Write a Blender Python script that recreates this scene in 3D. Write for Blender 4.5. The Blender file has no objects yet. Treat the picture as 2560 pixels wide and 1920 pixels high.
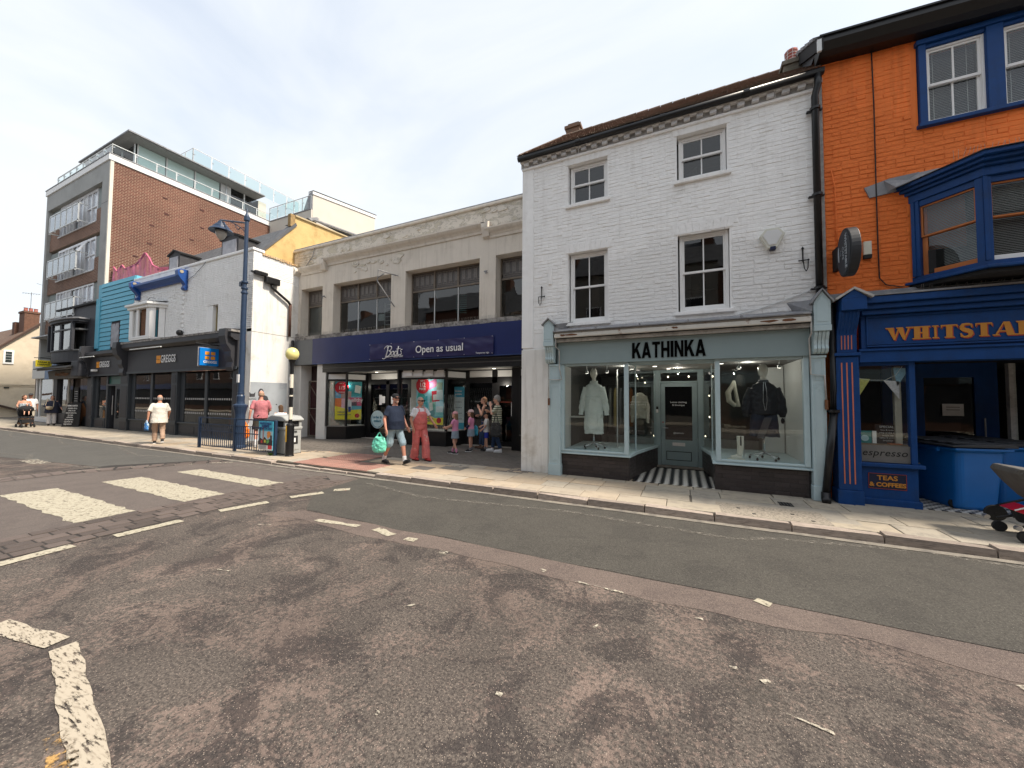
import bpy, math, random
from math import sin, cos, pi, radians, sqrt, atan2, hypot
from mathutils import Vector, Matrix, noise
random.seed(7)
S = bpy.context.scene
COL = S.collection
# ------------------------------------------------------------------ camera
CAMZ = 1.75
cam = bpy.data.cameras.new('camera')
cam.sensor_width = 36.0; cam.sensor_fit = 'HORIZONTAL'
cam.lens = 36.0 * 920.0 / 2560.0
cam.clip_start = 0.05; cam.clip_end = 2000
camo = bpy.data.objects.new('camera', cam); COL.objects.link(camo)
_p, _y, _r = radians(2.22), radians(24.9), radians(-0.38)
_fw = Vector((-sin(_y)*cos(_p), cos(_y)*cos(_p), sin(_p)))
_r0 = Vector((cos(_y), sin(_y), 0)); _u0 = _r0.cross(_fw)
_rt = _r0*cos(_r) - _u0*sin(_r); _up = _rt.cross(_fw)
camo.matrix_world = Matrix(((_rt.x, _up.x, -_fw.x, 0), (_rt.y, _up.y, -_fw.y, 0), (_rt.z, _up.z, -_fw.z, CAMZ), (0, 0, 0, 1)))
S.camera = camo
# ------------------------------------------------------------------ sky
SUN_DIR = Vector((0.60, 0.05, 0.80)).normalized()     # towards the sun
W = bpy.data.worlds.new('World'); S.world = W; W.use_nodes = True
nt = W.node_tree; nt.nodes.clear()
def nn(t, **k):
    n = nt.nodes.new(t)
    for a, b in k.items(): setattr(n, a, b)
    return n
out = nn('ShaderNodeOutputWorld'); bg = nn('ShaderNodeBackground'); bg2 = nn('ShaderNodeBackground'); mixs = nn('ShaderNodeMixShader')
sky = nn('ShaderNodeTexSky', sky_type='NISHITA'); sky.sun_disc = False
sky.sun_elevation = math.asin(SUN_DIR.z); sky.sun_rotation = atan2(SUN_DIR.x, SUN_DIR.y)
sky.dust_density = 2.5; sky.air_density = 1.2; sky.ozone_density = 1.0
nt.links.new(sky.outputs[0], bg.inputs[0]); bg.inputs[1].default_value = 0.13
tc = nn('ShaderNodeTexCoord'); mp = nn('ShaderNodeMapping'); mp.inputs['Scale'].default_value = (1.0, 2.2, 3.2); mp.inputs['Rotation'].default_value = (0.2, 0.35, 0.5)
n1 = nn('ShaderNodeTexNoise'); n1.inputs['Scale'].default_value = 1.15; n1.inputs['Detail'].default_value = 7; n1.inputs['Roughness'].default_value = 0.52; n1.inputs['Distortion'].default_value = 0.5
cr = nn('ShaderNodeValToRGB'); cr.color_ramp.elements[0].position = 0.34; cr.color_ramp.elements[0].color = (0.62, 0.62, 0.62, 1); cr.color_ramp.elements[1].position = 0.62; cr.color_ramp.elements[1].color = (0.97, 0.97, 0.97, 1)
nt.links.new(tc.outputs['Generated'], mp.inputs[0]); nt.links.new(mp.outputs[0], n1.inputs['Vector']); nt.links.new(n1.outputs[0], cr.inputs[0])
bg2.inputs[0].default_value = (0.755, 0.785, 0.81, 1); bg2.inputs[1].default_value = 0.63
nt.links.new(cr.outputs[0], mixs.inputs[0]); nt.links.new(bg.outputs[0], mixs.inputs[1]); nt.links.new(bg2.outputs[0], mixs.inputs[2]); nt.links.new(mixs.outputs[0], out.inputs[0])
sl = bpy.data.lights.new('sun', 'SUN'); sl.energy = 3.0; sl.angle = radians(7); sl.color = (1.0, 0.90, 0.77)
so = bpy.data.objects.new('sun', sl); COL.objects.link(so)
so.rotation_euler = SUN_DIR.to_track_quat('Z', 'Y').to_euler(); so.location = (20, 0, 40)
vs = S.view_settings; vs.view_transform = 'Standard'; vs.look = 'None'; vs.gamma = 1; vs.use_curve_mapping = False
vs.exposure = 1.08
S.cycles.transparent_max_bounces = 40
# ------------------------------------------------------------------ materials
MATS = {}
def M(name, rgb=(.5, .5, .5), rough=.7, var=.12, vs_=6.0, bump=0.0, bs=60.0, metal=0.0, rnd=0.0, dirt=None, ds=1.5, dt=(.5, .7), spec=.4, hue=None, emit=0, coat=0, streak=0):
    """one procedural paint / stone / cloth: colour, broad variation, fine relief, dirt patches, per-piece variation"""
    if name in MATS: return MATS[name]
    m = bpy.data.materials.new(name); m.use_nodes = True; t = m.node_tree; N = t.nodes; L = t.links
    b = N['Principled BSDF']
    b.inputs['Roughness'].default_value = rough; b.inputs['Metallic'].default_value = metal
    b.inputs['Specular IOR Level'].default_value = spec
    if coat: b.inputs['Coat Weight'].default_value = coat
    c = N.new('ShaderNodeTexCoord')
    n = N.new('ShaderNodeTexNoise'); n.inputs['Scale'].default_value = vs_; n.inputs['Detail'].default_value = 5; n.inputs['Roughness'].default_value = .6
    L.new(c.outputs['Object'], n.inputs['Vector'])
    mr = N.new('ShaderNodeMapRange'); mr.inputs[1].default_value = .25; mr.inputs[2].default_value = .75; mr.inputs[3].default_value = 1-var; mr.inputs[4].default_value = 1+var
    L.new(n.outputs[0], mr.inputs[0])
    cm = N.new('ShaderNodeVectorMath'); cm.operation = 'SCALE'; cm.inputs[0].default_value = rgb
    L.new(mr.outputs[0], cm.inputs['Scale']); col = cm.outputs[0]
    if rnd:
        oi = N.new('ShaderNodeObjectInfo'); r2 = N.new('ShaderNodeMapRange'); r2.inputs[3].default_value = 1-rnd; r2.inputs[4].default_value = 1+rnd
        L.new(oi.outputs['Random'], r2.inputs[0])
        c2 = N.new('ShaderNodeVectorMath'); c2.operation = 'SCALE'; L.new(col, c2.inputs[0]); L.new(r2.outputs[0], c2.inputs['Scale']); col = c2.outputs[0]
        if hue:
            mx = N.new('ShaderNodeMix'); mx.data_type = 'RGBA'; mx.inputs[7].default_value = (*hue, 1)
            w = N.new('ShaderNodeTexWhiteNoise'); w.noise_dimensions = '1D'; L.new(oi.outputs['Random'], w.inputs['W'])
            L.new(w.outputs[0], mx.inputs[0]); L.new(col, mx.inputs[6]); col = mx.outputs[2]
    if dirt:
        d = N.new('ShaderNodeTexNoise'); d.inputs['Scale'].default_value = ds; d.inputs['Detail'].default_value = 8; d.inputs['Roughness'].default_value = .72
        L.new(c.outputs['Object'], d.inputs['Vector'])
        dm = N.new('ShaderNodeMapRange'); dm.inputs[1].default_value = dt[0]; dm.inputs[2].default_value = dt[1]; L.new(d.outputs[0], dm.inputs[0])
        mx = N.new('ShaderNodeMix'); mx.data_type = 'RGBA'; mx.inputs[7].default_value = (*dirt, 1)
        L.new(dm.outputs[0], mx.inputs[0]); L.new(col, mx.inputs[6]); col = mx.outputs[2]
    if streak:
        mpn = N.new('ShaderNodeMapping'); mpn.inputs['Scale'].default_value = (5, 5, .35); L.new(c.outputs['Object'], mpn.inputs[0]); sn = N.new('ShaderNodeTexNoise'); sn.inputs['Scale'].default_value = 1.6; sn.inputs['Detail'].default_value = 7; sn.inputs['Roughness'].default_value = .65; L.new(mpn.outputs[0], sn.inputs['Vector'])
        sm = N.new('ShaderNodeMapRange'); sm.inputs[1].default_value = .50; sm.inputs[2].default_value = .72; sm.inputs[4].default_value = streak; L.new(sn.outputs[0], sm.inputs[0])
        mx = N.new('ShaderNodeMix'); mx.data_type = 'RGBA'; mx.inputs[7].default_value = (rgb[0]*.45, rgb[1]*.42, rgb[2]*.38, 1); L.new(sm.outputs[0], mx.inputs[0]); L.new(col, mx.inputs[6]); col = mx.outputs[2]
    L.new(col, b.inputs['Base Color'])
    if bump:
        bn = N.new('ShaderNodeTexNoise'); bn.inputs['Scale'].default_value = bs; bn.inputs['Detail'].default_value = 4
        L.new(c.outputs['Object'], bn.inputs['Vector'])
        bp = N.new('ShaderNodeBump'); bp.inputs['Strength'].default_value = bump; bp.inputs['Distance'].default_value = .01
        L.new(bn.outputs[0], bp.inputs['Height']); L.new(bp.outputs[0], b.inputs['Normal'])
    if emit:
        b.inputs['Emission Color'].default_value = (*rgb, 1); b.inputs['Emission Strength'].default_value = emit
    MATS[name] = m; return m
def glass_mat(name, tint=(.86, .9, .9), refl=1.0, base=.04):
    base *= .25
    if name in MATS: return MATS[name]
    m = bpy.data.materials.new(name); m.use_nodes = True; t = m.node_tree; N = t.nodes; L = t.links; N.clear()
    o = N.new('ShaderNodeOutputMaterial'); tr = N.new('ShaderNodeBsdfTransparent'); tr.inputs[0].default_value = (*tint, 1)
    g = N.new('ShaderNodeBsdfGlossy'); g.inputs['Roughness'].default_value = .015; g.inputs[0].default_value = (refl, refl, refl, 1)
    lw = N.new('ShaderNodeFresnel'); lw.inputs[0].default_value = 1.5
    mt = N.new('ShaderNodeMath'); mt.operation = 'MULTIPLY_ADD'; mt.inputs[1].default_value = 1.3; mt.inputs[2].default_value = base; mt.use_clamp = True
    c = N.new('ShaderNodeTexCoord'); n = N.new('ShaderNodeTexNoise'); n.inputs['Scale'].default_value = .9
    bp = N.new('ShaderNodeBump'); bp.inputs['Strength'].default_value = .06; bp.inputs['Distance'].default_value = .05
    L.new(c.outputs['Object'], n.inputs['Vector']); L.new(n.outputs[0], bp.inputs['Height']); L.new(bp.outputs[0], g.inputs['Normal'])
    gm = N.new('ShaderNodeNewGeometry'); ib = N.new('ShaderNodeMath'); ib.operation = 'SUBTRACT'; ib.inputs[0].default_value = 1; L.new(gm.outputs['Backfacing'], ib.inputs[1]); m3 = N.new('ShaderNodeMath'); m3.operation = 'MULTIPLY'; L.new(mt.outputs[0], m3.inputs[0]); L.new(ib.outputs[0], m3.inputs[1])
    L.new(lw.outputs[0], mt.inputs[0]); mx = N.new('ShaderNodeMixShader'); L.new(m3.outputs[0], mx.inputs[0]); L.new(tr.outputs[0], mx.inputs[1]); L.new(g.outputs[0], mx.inputs[2]); L.new(mx.outputs[0], o.inputs[0])
    MATS[name] = m; return m
# ------------------------------------------------------------------ mesh building
def org(o):
    v = Vector((0, 0, 0))
    while o is not None: v = v + o.location; o = o.parent
    return v
class MB:
    def __init__(s): s.v = []; s.f = []
    def add(s, vs_, fs):
        n = len(s.v); s.v += [tuple(v) for v in vs_]; s.f += [tuple(i+n for i in f) for f in fs]; return s
    def box(s, x0, x1, y0, y1, z0, z1):
        return s.add([(x0,y0,z0),(x1,y0,z0),(x1,y1,z0),(x0,y1,z0),(x0,y0,z1),(x1,y0,z1),(x1,y1,z1),(x0,y1,z1)],
                     [(0,3,2,1),(4,5,6,7),(0,1,5,4),(1,2,6,5),(2,3,7,6),(3,0,4,7)])
    def obox(s, c, ax, ay, az):        # box from a centre and three half-axis vectors
        c, ax, ay, az = map(Vector, (c, ax, ay, az))
        return s.add([c+ax*i+ay*j+az*k for k in (-1,1) for i, j in ((-1,-1),(1,-1),(1,1),(-1,1))],
                     [(0,3,2,1),(4,5,6,7),(0,1,5,4),(1,2,6,5),(2,3,7,6),(3,0,4,7)])
    def prism(s, poly, d, n=None):     # polygon in 3D pushed along d
        p = [Vector(q) for q in poly]; d = Vector(d); k = len(p)
        return s.add(p + [q+d for q in p], [tuple(range(k))[::-1], tuple(range(k, 2*k))] + [(i, (i+1) % k, (i+1) % k + k, i+k) for i in range(k)])
    def px(s, poly, x0, x1): return s.prism([(x0, a, b) for a, b in poly], (x1-x0, 0, 0))
    def py(s, poly, y0, y1): return s.prism([(a, y0, b) for a, b in poly], (0, y1-y0, 0))
    def pz(s, poly, z0, z1): return s.prism([(a, b, z0) for a, b in poly], (0, 0, z1-z0))
    def tube(s, pts, r, n=8, closed=False, r2=None, caps=True):
        pts = [Vector(p) for p in pts]; m = len(pts); base = len(s.v); ref = None
        for i, p in enumerate(pts):
            if closed: d = pts[(i+1) % m]-pts[i-1]
            else: d = pts[min(i+1, m-1)]-pts[max(i-1, 0)]
            d.normalize()
            if ref is None: ref = Vector((0, 0, 1)) if abs(d.z) < .9 else Vector((1, 0, 0))
            a = d.cross(ref).normalized(); b = d.cross(a).normalized(); ref = b.cross(d) if False else ref
            if a.length < .1: a = Vector((1, 0, 0))
            rr = r[i] if isinstance(r, (list, tuple)) else r
            rb = rr if r2 is None else (r2[i] if isinstance(r2, (list, tuple)) else r2)
            for k in range(n):
                t = 2*pi*(k+.5)/n; s.v.append(tuple(p+a*rr*cos(t)+b*rb*sin(t)))
        for i in range(m if closed else m-1):
            for k in range(n):
                a0 = base+i*n+k; a1 = base+i*n+(k+1) % n; b0 = base+((i+1) % m)*n+k; b1 = base+((i+1) % m)*n+(k+1) % n
                s.f.append((a0, a1, b1, b0))
        if not closed and caps:
            s.f.append(tuple(base+k for k in range(n))[::-1]); s.f.append(tuple(base+(m-1)*n+k for k in range(n)))
        return s
    def lathe(s, prof, c=(0, 0, 0), n=20, a0=0, a1=2*pi):
        base = len(s.v); full = abs(a1-a0-2*pi) < 1e-6; m = n if full else n+1
        for r, z in prof:
            for k in range(m):
                t = a0+(a1-a0)*k/n; s.v.append((c[0]+r*cos(t), c[1]+r*sin(t), c[2]+z))
        for i in range(len(prof)-1):
            for k in range(n):
                a = base+i*m+k; b = base+i*m+(k+1) % m; s.f.append((a, b, b+m, a+m))
        s.f.append(tuple(base+k for k in range(m))[::-1]); s.f.append(tuple(base+(len(prof)-1)*m+k for k in range(m)))
        return s
    def ell(s, c, r, n=14, m=9):
        base = len(s.v); s.v.append((c[0], c[1], c[2]-r[2]))
        for i in range(1, m):
            ph = -pi/2+pi*i/m
            for k in range(n):
                t = 2*pi*k/n; s.v.append((c[0]+r[0]*cos(ph)*cos(t), c[1]+r[1]*cos(ph)*sin(t), c[2]+r[2]*sin(ph)))
        s.v.append((c[0], c[1], c[2]+r[2])); top = len(s.v)-1
        for k in range(n): s.f.append((base, base+1+(k+1) % n, base+1+k)); s.f.append((top, top-n+k, top-n+(k+1) % n))
        for i in range(m-2):
            for k in range(n):
                a = base+1+i*n+k; b = base+1+i*n+(k+1) % n; s.f.append((a, b, b+n, a+n))
        return s
    def loft(s, secs, n=18):            # closed loft of ellipses (x, y, z, rx, ry)
        base = len(s.v)
        for (x, y, z, rx, ry) in secs:
            for k in range(n):
                t = 2*pi*k/n; s.v.append((x+rx*cos(t), y+ry*sin(t), z))
        for i in range(len(secs)-1):
            for k in range(n):
                a = base+i*n+k; b = base+i*n+(k+1) % n; s.f.append((a, b, b+n, a+n))
        s.f.append(tuple(base+k for k in range(n))[::-1]); s.f.append(tuple(base+(len(secs)-1)*n+k for k in range(n)))
        return s
    def cap(s, p0, p1, r0, r1, n=12, flat=False):   # tapered limb between two joints
        p0, p1 = Vector(p0), Vector(p1); d = (p1-p0); L_ = d.length or 1e-6; u = d/L_
        if flat: P = [(0, r0), (1, r1)]
        else: P = [(-.9*r0/L_, r0*.4), (-.5*r0/L_, r0*.85), (0, r0), (.33, r0+(r1-r0)*.33), (.66, r0+(r1-r0)*.66), (1, r1), (1+.5*r1/L_, r1*.85), (1+.9*r1/L_, r1*.4)]
        s.tube([p0+d*t for t, r in P], [r for t, r in P], n)
        return s
    def build(s, name, mat, parent=None, local=False, smooth=False, bevel=0, label=None):
        if not s.v: return None
        me = bpy.data.meshes.new(name)
        vsx = s.v
        if parent is not None and not local:
            o0 = org(parent); vsx = [(a-o0.x, b-o0.y, c-o0.z) for a, b, c in s.v]
        me.from_pydata(vsx, [], s.f); me.update()
        if isinstance(mat, (list, tuple)):
            for q in mat: me.materials.append(q)
        else: me.materials.append(mat)
        if smooth: me.polygons.foreach_set('use_smooth', [True]*len(me.polygons))
        o = bpy.data.objects.new(name, me); COL.objects.link(o)
        if parent is not None: o.parent = parent
        if bevel:
            bv = o.modifiers.new('bevel', 'BEVEL'); bv.width = bevel; bv.segments = 2; bv.limit_method = 'ANGLE'; bv.angle_limit = radians(40)
        if label: o['label'] = label
        return o
def box(name, mat, parent, x0, x1, y0, y1, z0, z1, bevel=0, local=False, label=None):
    return MB().box(x0, x1, y0, y1, z0, z1).build(name, mat, parent, bevel=bevel, local=local, label=label)
def tag(o, label=None, cat=None, group=None, kind=None):
    if label: o['label'] = label
    if cat: o['category'] = cat
    if group: o['group'] = group
    if kind: o['kind'] = kind
    return o
def thing(name, label, cat, loc=(0, 0, 0), rz=0, group=None):
    o = bpy.data.objects.new(name, None); COL.objects.link(o); o.location = loc; o.rotation_euler = (0, 0, rz); o.empty_display_size = .2
    return tag(o, label, cat, group)
def child(name, me, parent, loc, scale=None, rot=None):       # piece sharing mesh data; loc in world axes relative to world origin of an unrotated parent
    o = bpy.data.objects.new(name, me); COL.objects.link(o); o.parent = parent; o.location = Vector(loc)-org(parent)
    if scale: o.scale = scale
    if rot: o.rotation_euler = rot
    return o
def copy_tree(o, parent=None):
    c = o.copy(); COL.objects.link(c); c.parent = parent
    for ch in list(o.children): copy_tree(ch, c)
    return c
TEXTS = []
def text(s, size, loc, face, mat, parent, name='lettering', ext=.006, xs=1.0, bold=0.0, shear=0.0, align='CENTER', sp=1.0, roll=0, local=False):
    cu = bpy.data.curves.new(name, 'FONT'); cu.body = s; cu.size = size; cu.extrude = ext; cu.offset = bold; cu.shear = shear; cu.align_x = align; cu.align_y = 'CENTER'; cu.space_character = sp; cu.resolution_u = 3
    cu.materials.append(mat)
    o = bpy.data.objects.new(name, cu); COL.objects.link(o); o.parent = parent
    o.location = Vector(loc) if local else Vector(loc)-org(parent)
    rz = {'-y': 0, '+x': pi/2, '-x': -pi/2, '+y': pi}[face] if isinstance(face, str) else face
    o.rotation_euler = (Matrix.Rotation(rz, 3, 'Z') @ Matrix.Rotation(pi/2, 3, 'X') @ Matrix.Rotation(roll, 3, 'Z')).to_euler()
    o.scale = (xs, 1, 1); TEXTS.append(o); return o
def wall(mb, x0, x1, z0, z1, y, d, holes=(), side=None):
    """wall slab front at y, depth d (towards +y), with real openings; side='x': plane along Y at x=y"""
    xs_ = sorted({x0, x1, *[min(max(h[i], x0), x1) for h in holes for i in (0, 1)]}); zs = sorted({z0, z1, *[min(max(h[i], z0), z1) for h in holes for i in (2, 3)]})
    def inh(a, b): return any(h[0] < a < h[1] and h[2] < b < h[3] for h in holes)
    T = (lambda a, b, c: (a, b, c)) if side is None else (lambda a, b, c: (b, a, c))
    for i in range(len(xs_)-1):
        j = 0
        while j < len(zs)-1:
            if inh((xs_[i]+xs_[i+1])/2, (zs[j]+zs[j+1])/2): j += 1; continue
            k = j
            while k < len(zs)-1 and not inh((xs_[i]+xs_[i+1])/2, (zs[k]+zs[k+1])/2): k += 1
            a, b, c, e = xs_[i], xs_[i+1], zs[j], zs[k]
            q = [T(a, y, c), T(b, y, c), T(b, y, e), T(a, y, e), T(a, y+d, c), T(b, y+d, c), T(b, y+d, e), T(a, y+d, e)]
            mb.add(q, [(0, 1, 2, 3), (5, 4, 7, 6)])
            j = k
    for h in holes:
        a, b, c, e = h; q = [T(a, y, c), T(b, y, c), T(b, y, e), T(a, y, e), T(a, y+d, c), T(b, y+d, c), T(b, y+d, e), T(a, y+d, e)]
        mb.add(q, [(0, 4, 5, 1), (1, 5, 6, 2), (2, 6, 7, 3), (3, 7, 4, 0)])
    a, b, c, e = x0, x1, z0, z1
    q = [T(a, y, c), T(b, y, c), T(b, y, e), T(a, y, e), T(a, y+d, c), T(b, y+d, c), T(b, y+d, e), T(a, y+d, e)]
    mb.add(q, [(0, 4, 5, 1), (1, 5, 6, 2), (2, 6, 7, 3), (3, 7, 4, 0)])
    return mb
def pieces(parent, name, rects, mesh_list, mat, rest_shape, nmax=290, scale_of=None):
    """rects: list of (x,y,z,sx,sy,sz[,rz]) boxes; the nearest nmax become objects that share meshes, the others one joined 'stuff' part"""
    rects.sort(key=lambda r: (r[0]**2+r[1]**2+(r[2]-CAMZ)**2))
    for i, r in enumerate(rects[:nmax]):
        o = child(name, random.choice(mesh_list), parent, (r[0], r[1], r[2]), (r[3], r[4], r[5]), (0, 0, r[6]) if len(r) > 6 else None)
    if len(rects) > nmax:
        mb = MB()
        for r in rects[nmax:]: rest_shape(mb, r)
        o = mb.build(name+'_field', mat, parent); o['kind'] = 'stuff'
def unit_brick(name, mat, jit=.04, ch=.12, chz=None, seed=0):
    """front-facing (-y) unit block: 1x1x1 centred in x,z; back at y=0, face at y=-1, edges worn"""
    rr = random.Random(seed); j = lambda a: rr.uniform(-a, a); chz = chz or ch
    v = []
    for (a, b) in ((-.5, -.5), (.5, -.5), (.5, .5), (-.5, .5)): v.append((a, 0, b))
    for (a, b) in ((-.5, -.5), (.5, -.5), (.5, .5), (-.5, .5)): v.append((a+j(jit*.4), -.45+j(.15), b+j(jit)))
    for (a, b) in ((-.5, -.5), (.5, -.5), (.5, .5), (-.5, .5)): v.append((a*(1-ch)+j(jit*.5), -1+j(.25), b*(1-chz*2)+j(jit)))
    f = [(8, 9, 10, 11)] + [(i, (i+1) % 4, (i+1) % 4+4, i+4) for i in range(4)] + [(i+4, (i+1) % 4+4, (i+1) % 4+8, i+8) for i in range(4)]
    me = bpy.data.meshes.new(name); me.from_pydata(v, [], f); me.materials.append(mat); me.update(); return me, v, f
def brick_face(parent, name, mat, x0, x1, z0, z1, y, holes, L=.225, Hh=.075, joint=.008, proud=.011, nmax=290, jit=.05, ztop=None, seed=3):
    rr = random.Random(seed); var = [unit_brick(name, mat, jit, .05, .14, seed+i) for i in range(8)]
    R = []; rows = int(round((z1-z0)/Hh))
    for r in range(rows):
        za = z0+r*Hh; zc = za+Hh/2
        if ztop and za+Hh > z1: continue
        hs = [h for h in holes if h[2] < zc < h[3]]
        x = x0-(L/2 if r % 2 else 0); wob = 0
        while x < x1-.02:
            w = L if rr.random() > .22 else L*.5
            a, b = max(x, x0), min(x+w, x1); x += w
            segs = [(a, b)]
            for h in hs:
                ns = []
                for (p, q) in segs:
                    if q <= h[0] or p >= h[1]: ns.append((p, q))
                    else:
                        if p < h[0]: ns.append((p, h[0]))
                        if q > h[1]: ns.append((h[1], q))
                segs = ns
            for (p, q) in segs:
                if q-p > .03: R.append(((p+q)/2, y, zc+rr.uniform(-.004, .004), q-p-joint, proud*rr.uniform(.55, 1.5), Hh-joint*rr.uniform(.9, 1.5)))
    def shp(mb, r):
        me, v, f = rr.choice(var); mb.add([(r[0]+a*r[3], r[1]+b*r[4], r[2]+c*r[5]) for a, b, c in v], f)
    pieces(parent, name, R, [q[0] for q in var], mat, shp, nmax)
# ------------------------------------------------------------------ palette
WHITE = M('white_masonry_paint', (.875, .875, .865), .75, .04, 3, 1.1, 9, dirt=(.60, .59, .56), ds=2.2, dt=(.56, .8), streak=.18)
WHITE_OLD = M('old_white_render', (.76, .75, .72), .8, .07, 2.5, .3, 25, dirt=(.48, .43, .36), ds=1.1, dt=(.54, .78), streak=.4)
WOODW = M('white_gloss_wood', (.80, .80, .79), .45, .04, 8)
ORANGE = M('orange_masonry_paint', (.86, .205, .040), .75, .10, 3, 1.0, 9, dirt=(.62, .14, .03), ds=2.6, dt=(.52, .78), streak=.35)
BLUE = M('royal_blue_gloss', (.006, .050, .19), .5, .10, 5, .1, 20, dirt=(.012, .040, .12), ds=3, dt=(.5, .75), spec=.25, streak=.3)
DUCK = M('duck_egg_paint', (.44, .555, .585), .5, .06, 4, .12, 18, dirt=(.26, .36, .38), ds=4, dt=(.58, .8))
DUCKD = M('grey_teal_fascia', (.24, .31, .32), .55, .05, 2, .05, 10)
BLACK = M('black_gloss_paint', (.010, .010, .011), .35, .2, 6)
BLACKM = M('matt_black', (.018, .018, .019), .8, .2, 6)
LEAD = M('lead_flashing', (.22, .225, .24), .6, .2, 6, .3, 14, dirt=(.38, .38, .38), ds=5, dt=(.5, .7))
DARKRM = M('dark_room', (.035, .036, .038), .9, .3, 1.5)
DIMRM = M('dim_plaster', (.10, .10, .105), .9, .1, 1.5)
ROOMW = M('shop_white_plaster', (.62, .63, .62), .8, .04, 2)
GREY = M('charcoal_shopfront', (.040, .047, .055), .45, .08, 4, .05, 12)
GREYD = M('dark_fascia', (.034, .034, .040), .5, .08, 3)
BLKSH = M('black_grey_render', (.032, .034, .042), .6, .2, 4, .9, 16)
CREAM = M('cream_parapet_render', (.66, .605, .53), .8, .06, 2, .25, 18, dirt=(.48, .43, .36), ds=1.3, dt=(.56, .8), streak=.35)
NAVY = M('navy_fascia', (.010, .020, .105), .35, .12, 1.2, .04, 3)
GLASS = glass_mat('shop_glass', (.93, .95, .94), 1, .03)
GLASSU = glass_mat('sash_glass', (.55, .57, .58), 1, .05)
GLASSG = glass_mat('pale_green_glass', (.87, .94, .93), 1, .10)
STEEL = M('brushed_steel', (.55, .56, .57), .35, .1, 9, metal=.9)
LAMPB = M('navy_lamp_paint', (.022, .042, .085), .4, .15, 9, .1, 30)
PALEB = M('pale_grey_metal', (.62, .64, .64), .4, .06, 6)
SLATE = M('slate_grey', (.085, .088, .095), .6, .25, 3, .3, 20)
# ------------------------------------------------------------------ road surfaces
def asphalt(name, c0, c1, chip, worn=None, ws=.8, wt=(.5, .62), scale=170, chipamt=.25, stain=.25, edge=None):
    m = bpy.data.materials.new(name); m.use_nodes = True; t = m.node_tree; N = t.nodes; L = t.links; b = N['Principled BSDF']
    b.inputs['Roughness'].default_value = .88; b.inputs['Specular IOR Level'].default_value = .3
    c = N.new('ShaderNodeTexCoord')
    def noi(s, d=4, r=.6, dist=0):
        n = N.new('ShaderNodeTexNoise'); n.inputs['Scale'].default_value = s; n.inputs['Detail'].default_value = d; n.inputs['Roughness'].default_value = r; n.inputs['Distortion'].default_value = dist
        L.new(c.outputs['Object'], n.inputs['Vector']); return n.outputs[0]
    def rng(src, a, b_, c_=0., d=1.):
        n = N.new('ShaderNodeMapRange'); n.inputs[1].default_value = a; n.inputs[2].default_value = b_; n.inputs[3].default_value = c_; n.inputs[4].default_value = d; L.new(src, n.inputs[0]); return n.outputs[0]
    def mix(f, a, b_, mode='MIX'):
        n = N.new('ShaderNodeMix'); n.data_type = 'RGBA'; n.blend_type = mode
        if isinstance(f, float): n.inputs[0].default_value = f
        else: L.new(f, n.inputs[0])
        for k, q in ((6, a), (7, b_)):
            if isinstance(q, tuple): n.inputs[k].default_value = (*q, 1)
            else: L.new(q, n.inputs[k])
        return n.outputs[2]
    v = N.new('ShaderNodeTexVoronoi'); v.inputs['Scale'].default_value = scale; L.new(c.outputs['Object'], v.inputs['Vector'])
    grain = noi(scale*.45, 3, .7)
    col = mix(rng(grain, .38, .62), c0, c1)
    if worn:
        w1 = noi(ws, 7, .68, .5); w2 = noi(ws*30, 4, .75)
        s = N.new('ShaderNodeMath'); s.operation = 'MULTIPLY_ADD'; L.new(w2, s.inputs[0]); s.inputs[1].default_value = .85; L.new(w1, s.inputs[2])
        col = mix(rng(s.outputs[0], wt[0]+.40, wt[1]+.40), col, worn)
    col = mix(rng(noi(.9, 5, .6), .40, .68, 0., stain), col, (c0[0]*.55, c0[1]*.55, c0[2]*.58))
    s3 = N.new('ShaderNodeMath'); s3.operation = 'MULTIPLY_ADD'; L.new(noi(34, 4, .75), s3.inputs[0]); s3.inputs[1].default_value = .5; L.new(noi(1.9, 7, .7, .8), s3.inputs[2])
    col = mix(rng(s3.outputs[0], .765, .815, 0., min(stain*1.35, .75)), col, (c0[0]*.62, c0[1]*.62, c0[2]*.68))
    sep = N.new('ShaderNodeSeparateColor'); L.new(v.outputs['Color'], sep.inputs[0])
    chipm = rng(sep.outputs[0], 1-chipamt, 1-chipamt*.4)
    mm = N.new('ShaderNodeMath'); mm.operation = 'MULTIPLY'; L.new(chipm, mm.inputs[0]); L.new(rng(v.outputs['Distance'], .42, .25), mm.inputs[1])
    col = mix(mm.outputs[0], col, chip)
    dk = rng(sep.outputs[1], .78, 1.05, 0, .6); col = mix(dk, col, (c0[0]*.35, c0[1]*.35, c0[2]*.35))
    L.new(col, b.inputs['Base Color'])
    bp = N.new('ShaderNodeBump'); bp.inputs['Strength'].default_value = .8; bp.inputs['Distance'].default_value = .004
    ad = N.new('ShaderNodeMath'); ad.operation = 'ADD'; L.new(v.outputs['Distance'], ad.inputs[0]); L.new(grain, ad.inputs[1])
    L.new(ad.outputs[0], bp.inputs['Height']); bp.invert = True; L.new(bp.outputs[0], b.inputs['Normal'])
    MATS[name] = m; return m
OLD = asphalt('worn_brown_asphalt', (.052, .044, .040), (.142, .120, .103), (.32, .26, .215), worn=(.190, .144, .122), ws=.9, wt=(.54, .61), scale=125, chipamt=.20, stain=.5)
PINK = asphalt('pink_worn_asphalt', (.115, .090, .080), (.185, .145, .125), (.34, .28, .23), scale=170, chipamt=.28, stain=.25)
NEWA = asphalt('grey_patch_asphalt', (.054, .050, .044), (.102, .095, .082), (.29, .27, .23), scale=150, chipamt=.05, stain=.2)
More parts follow.
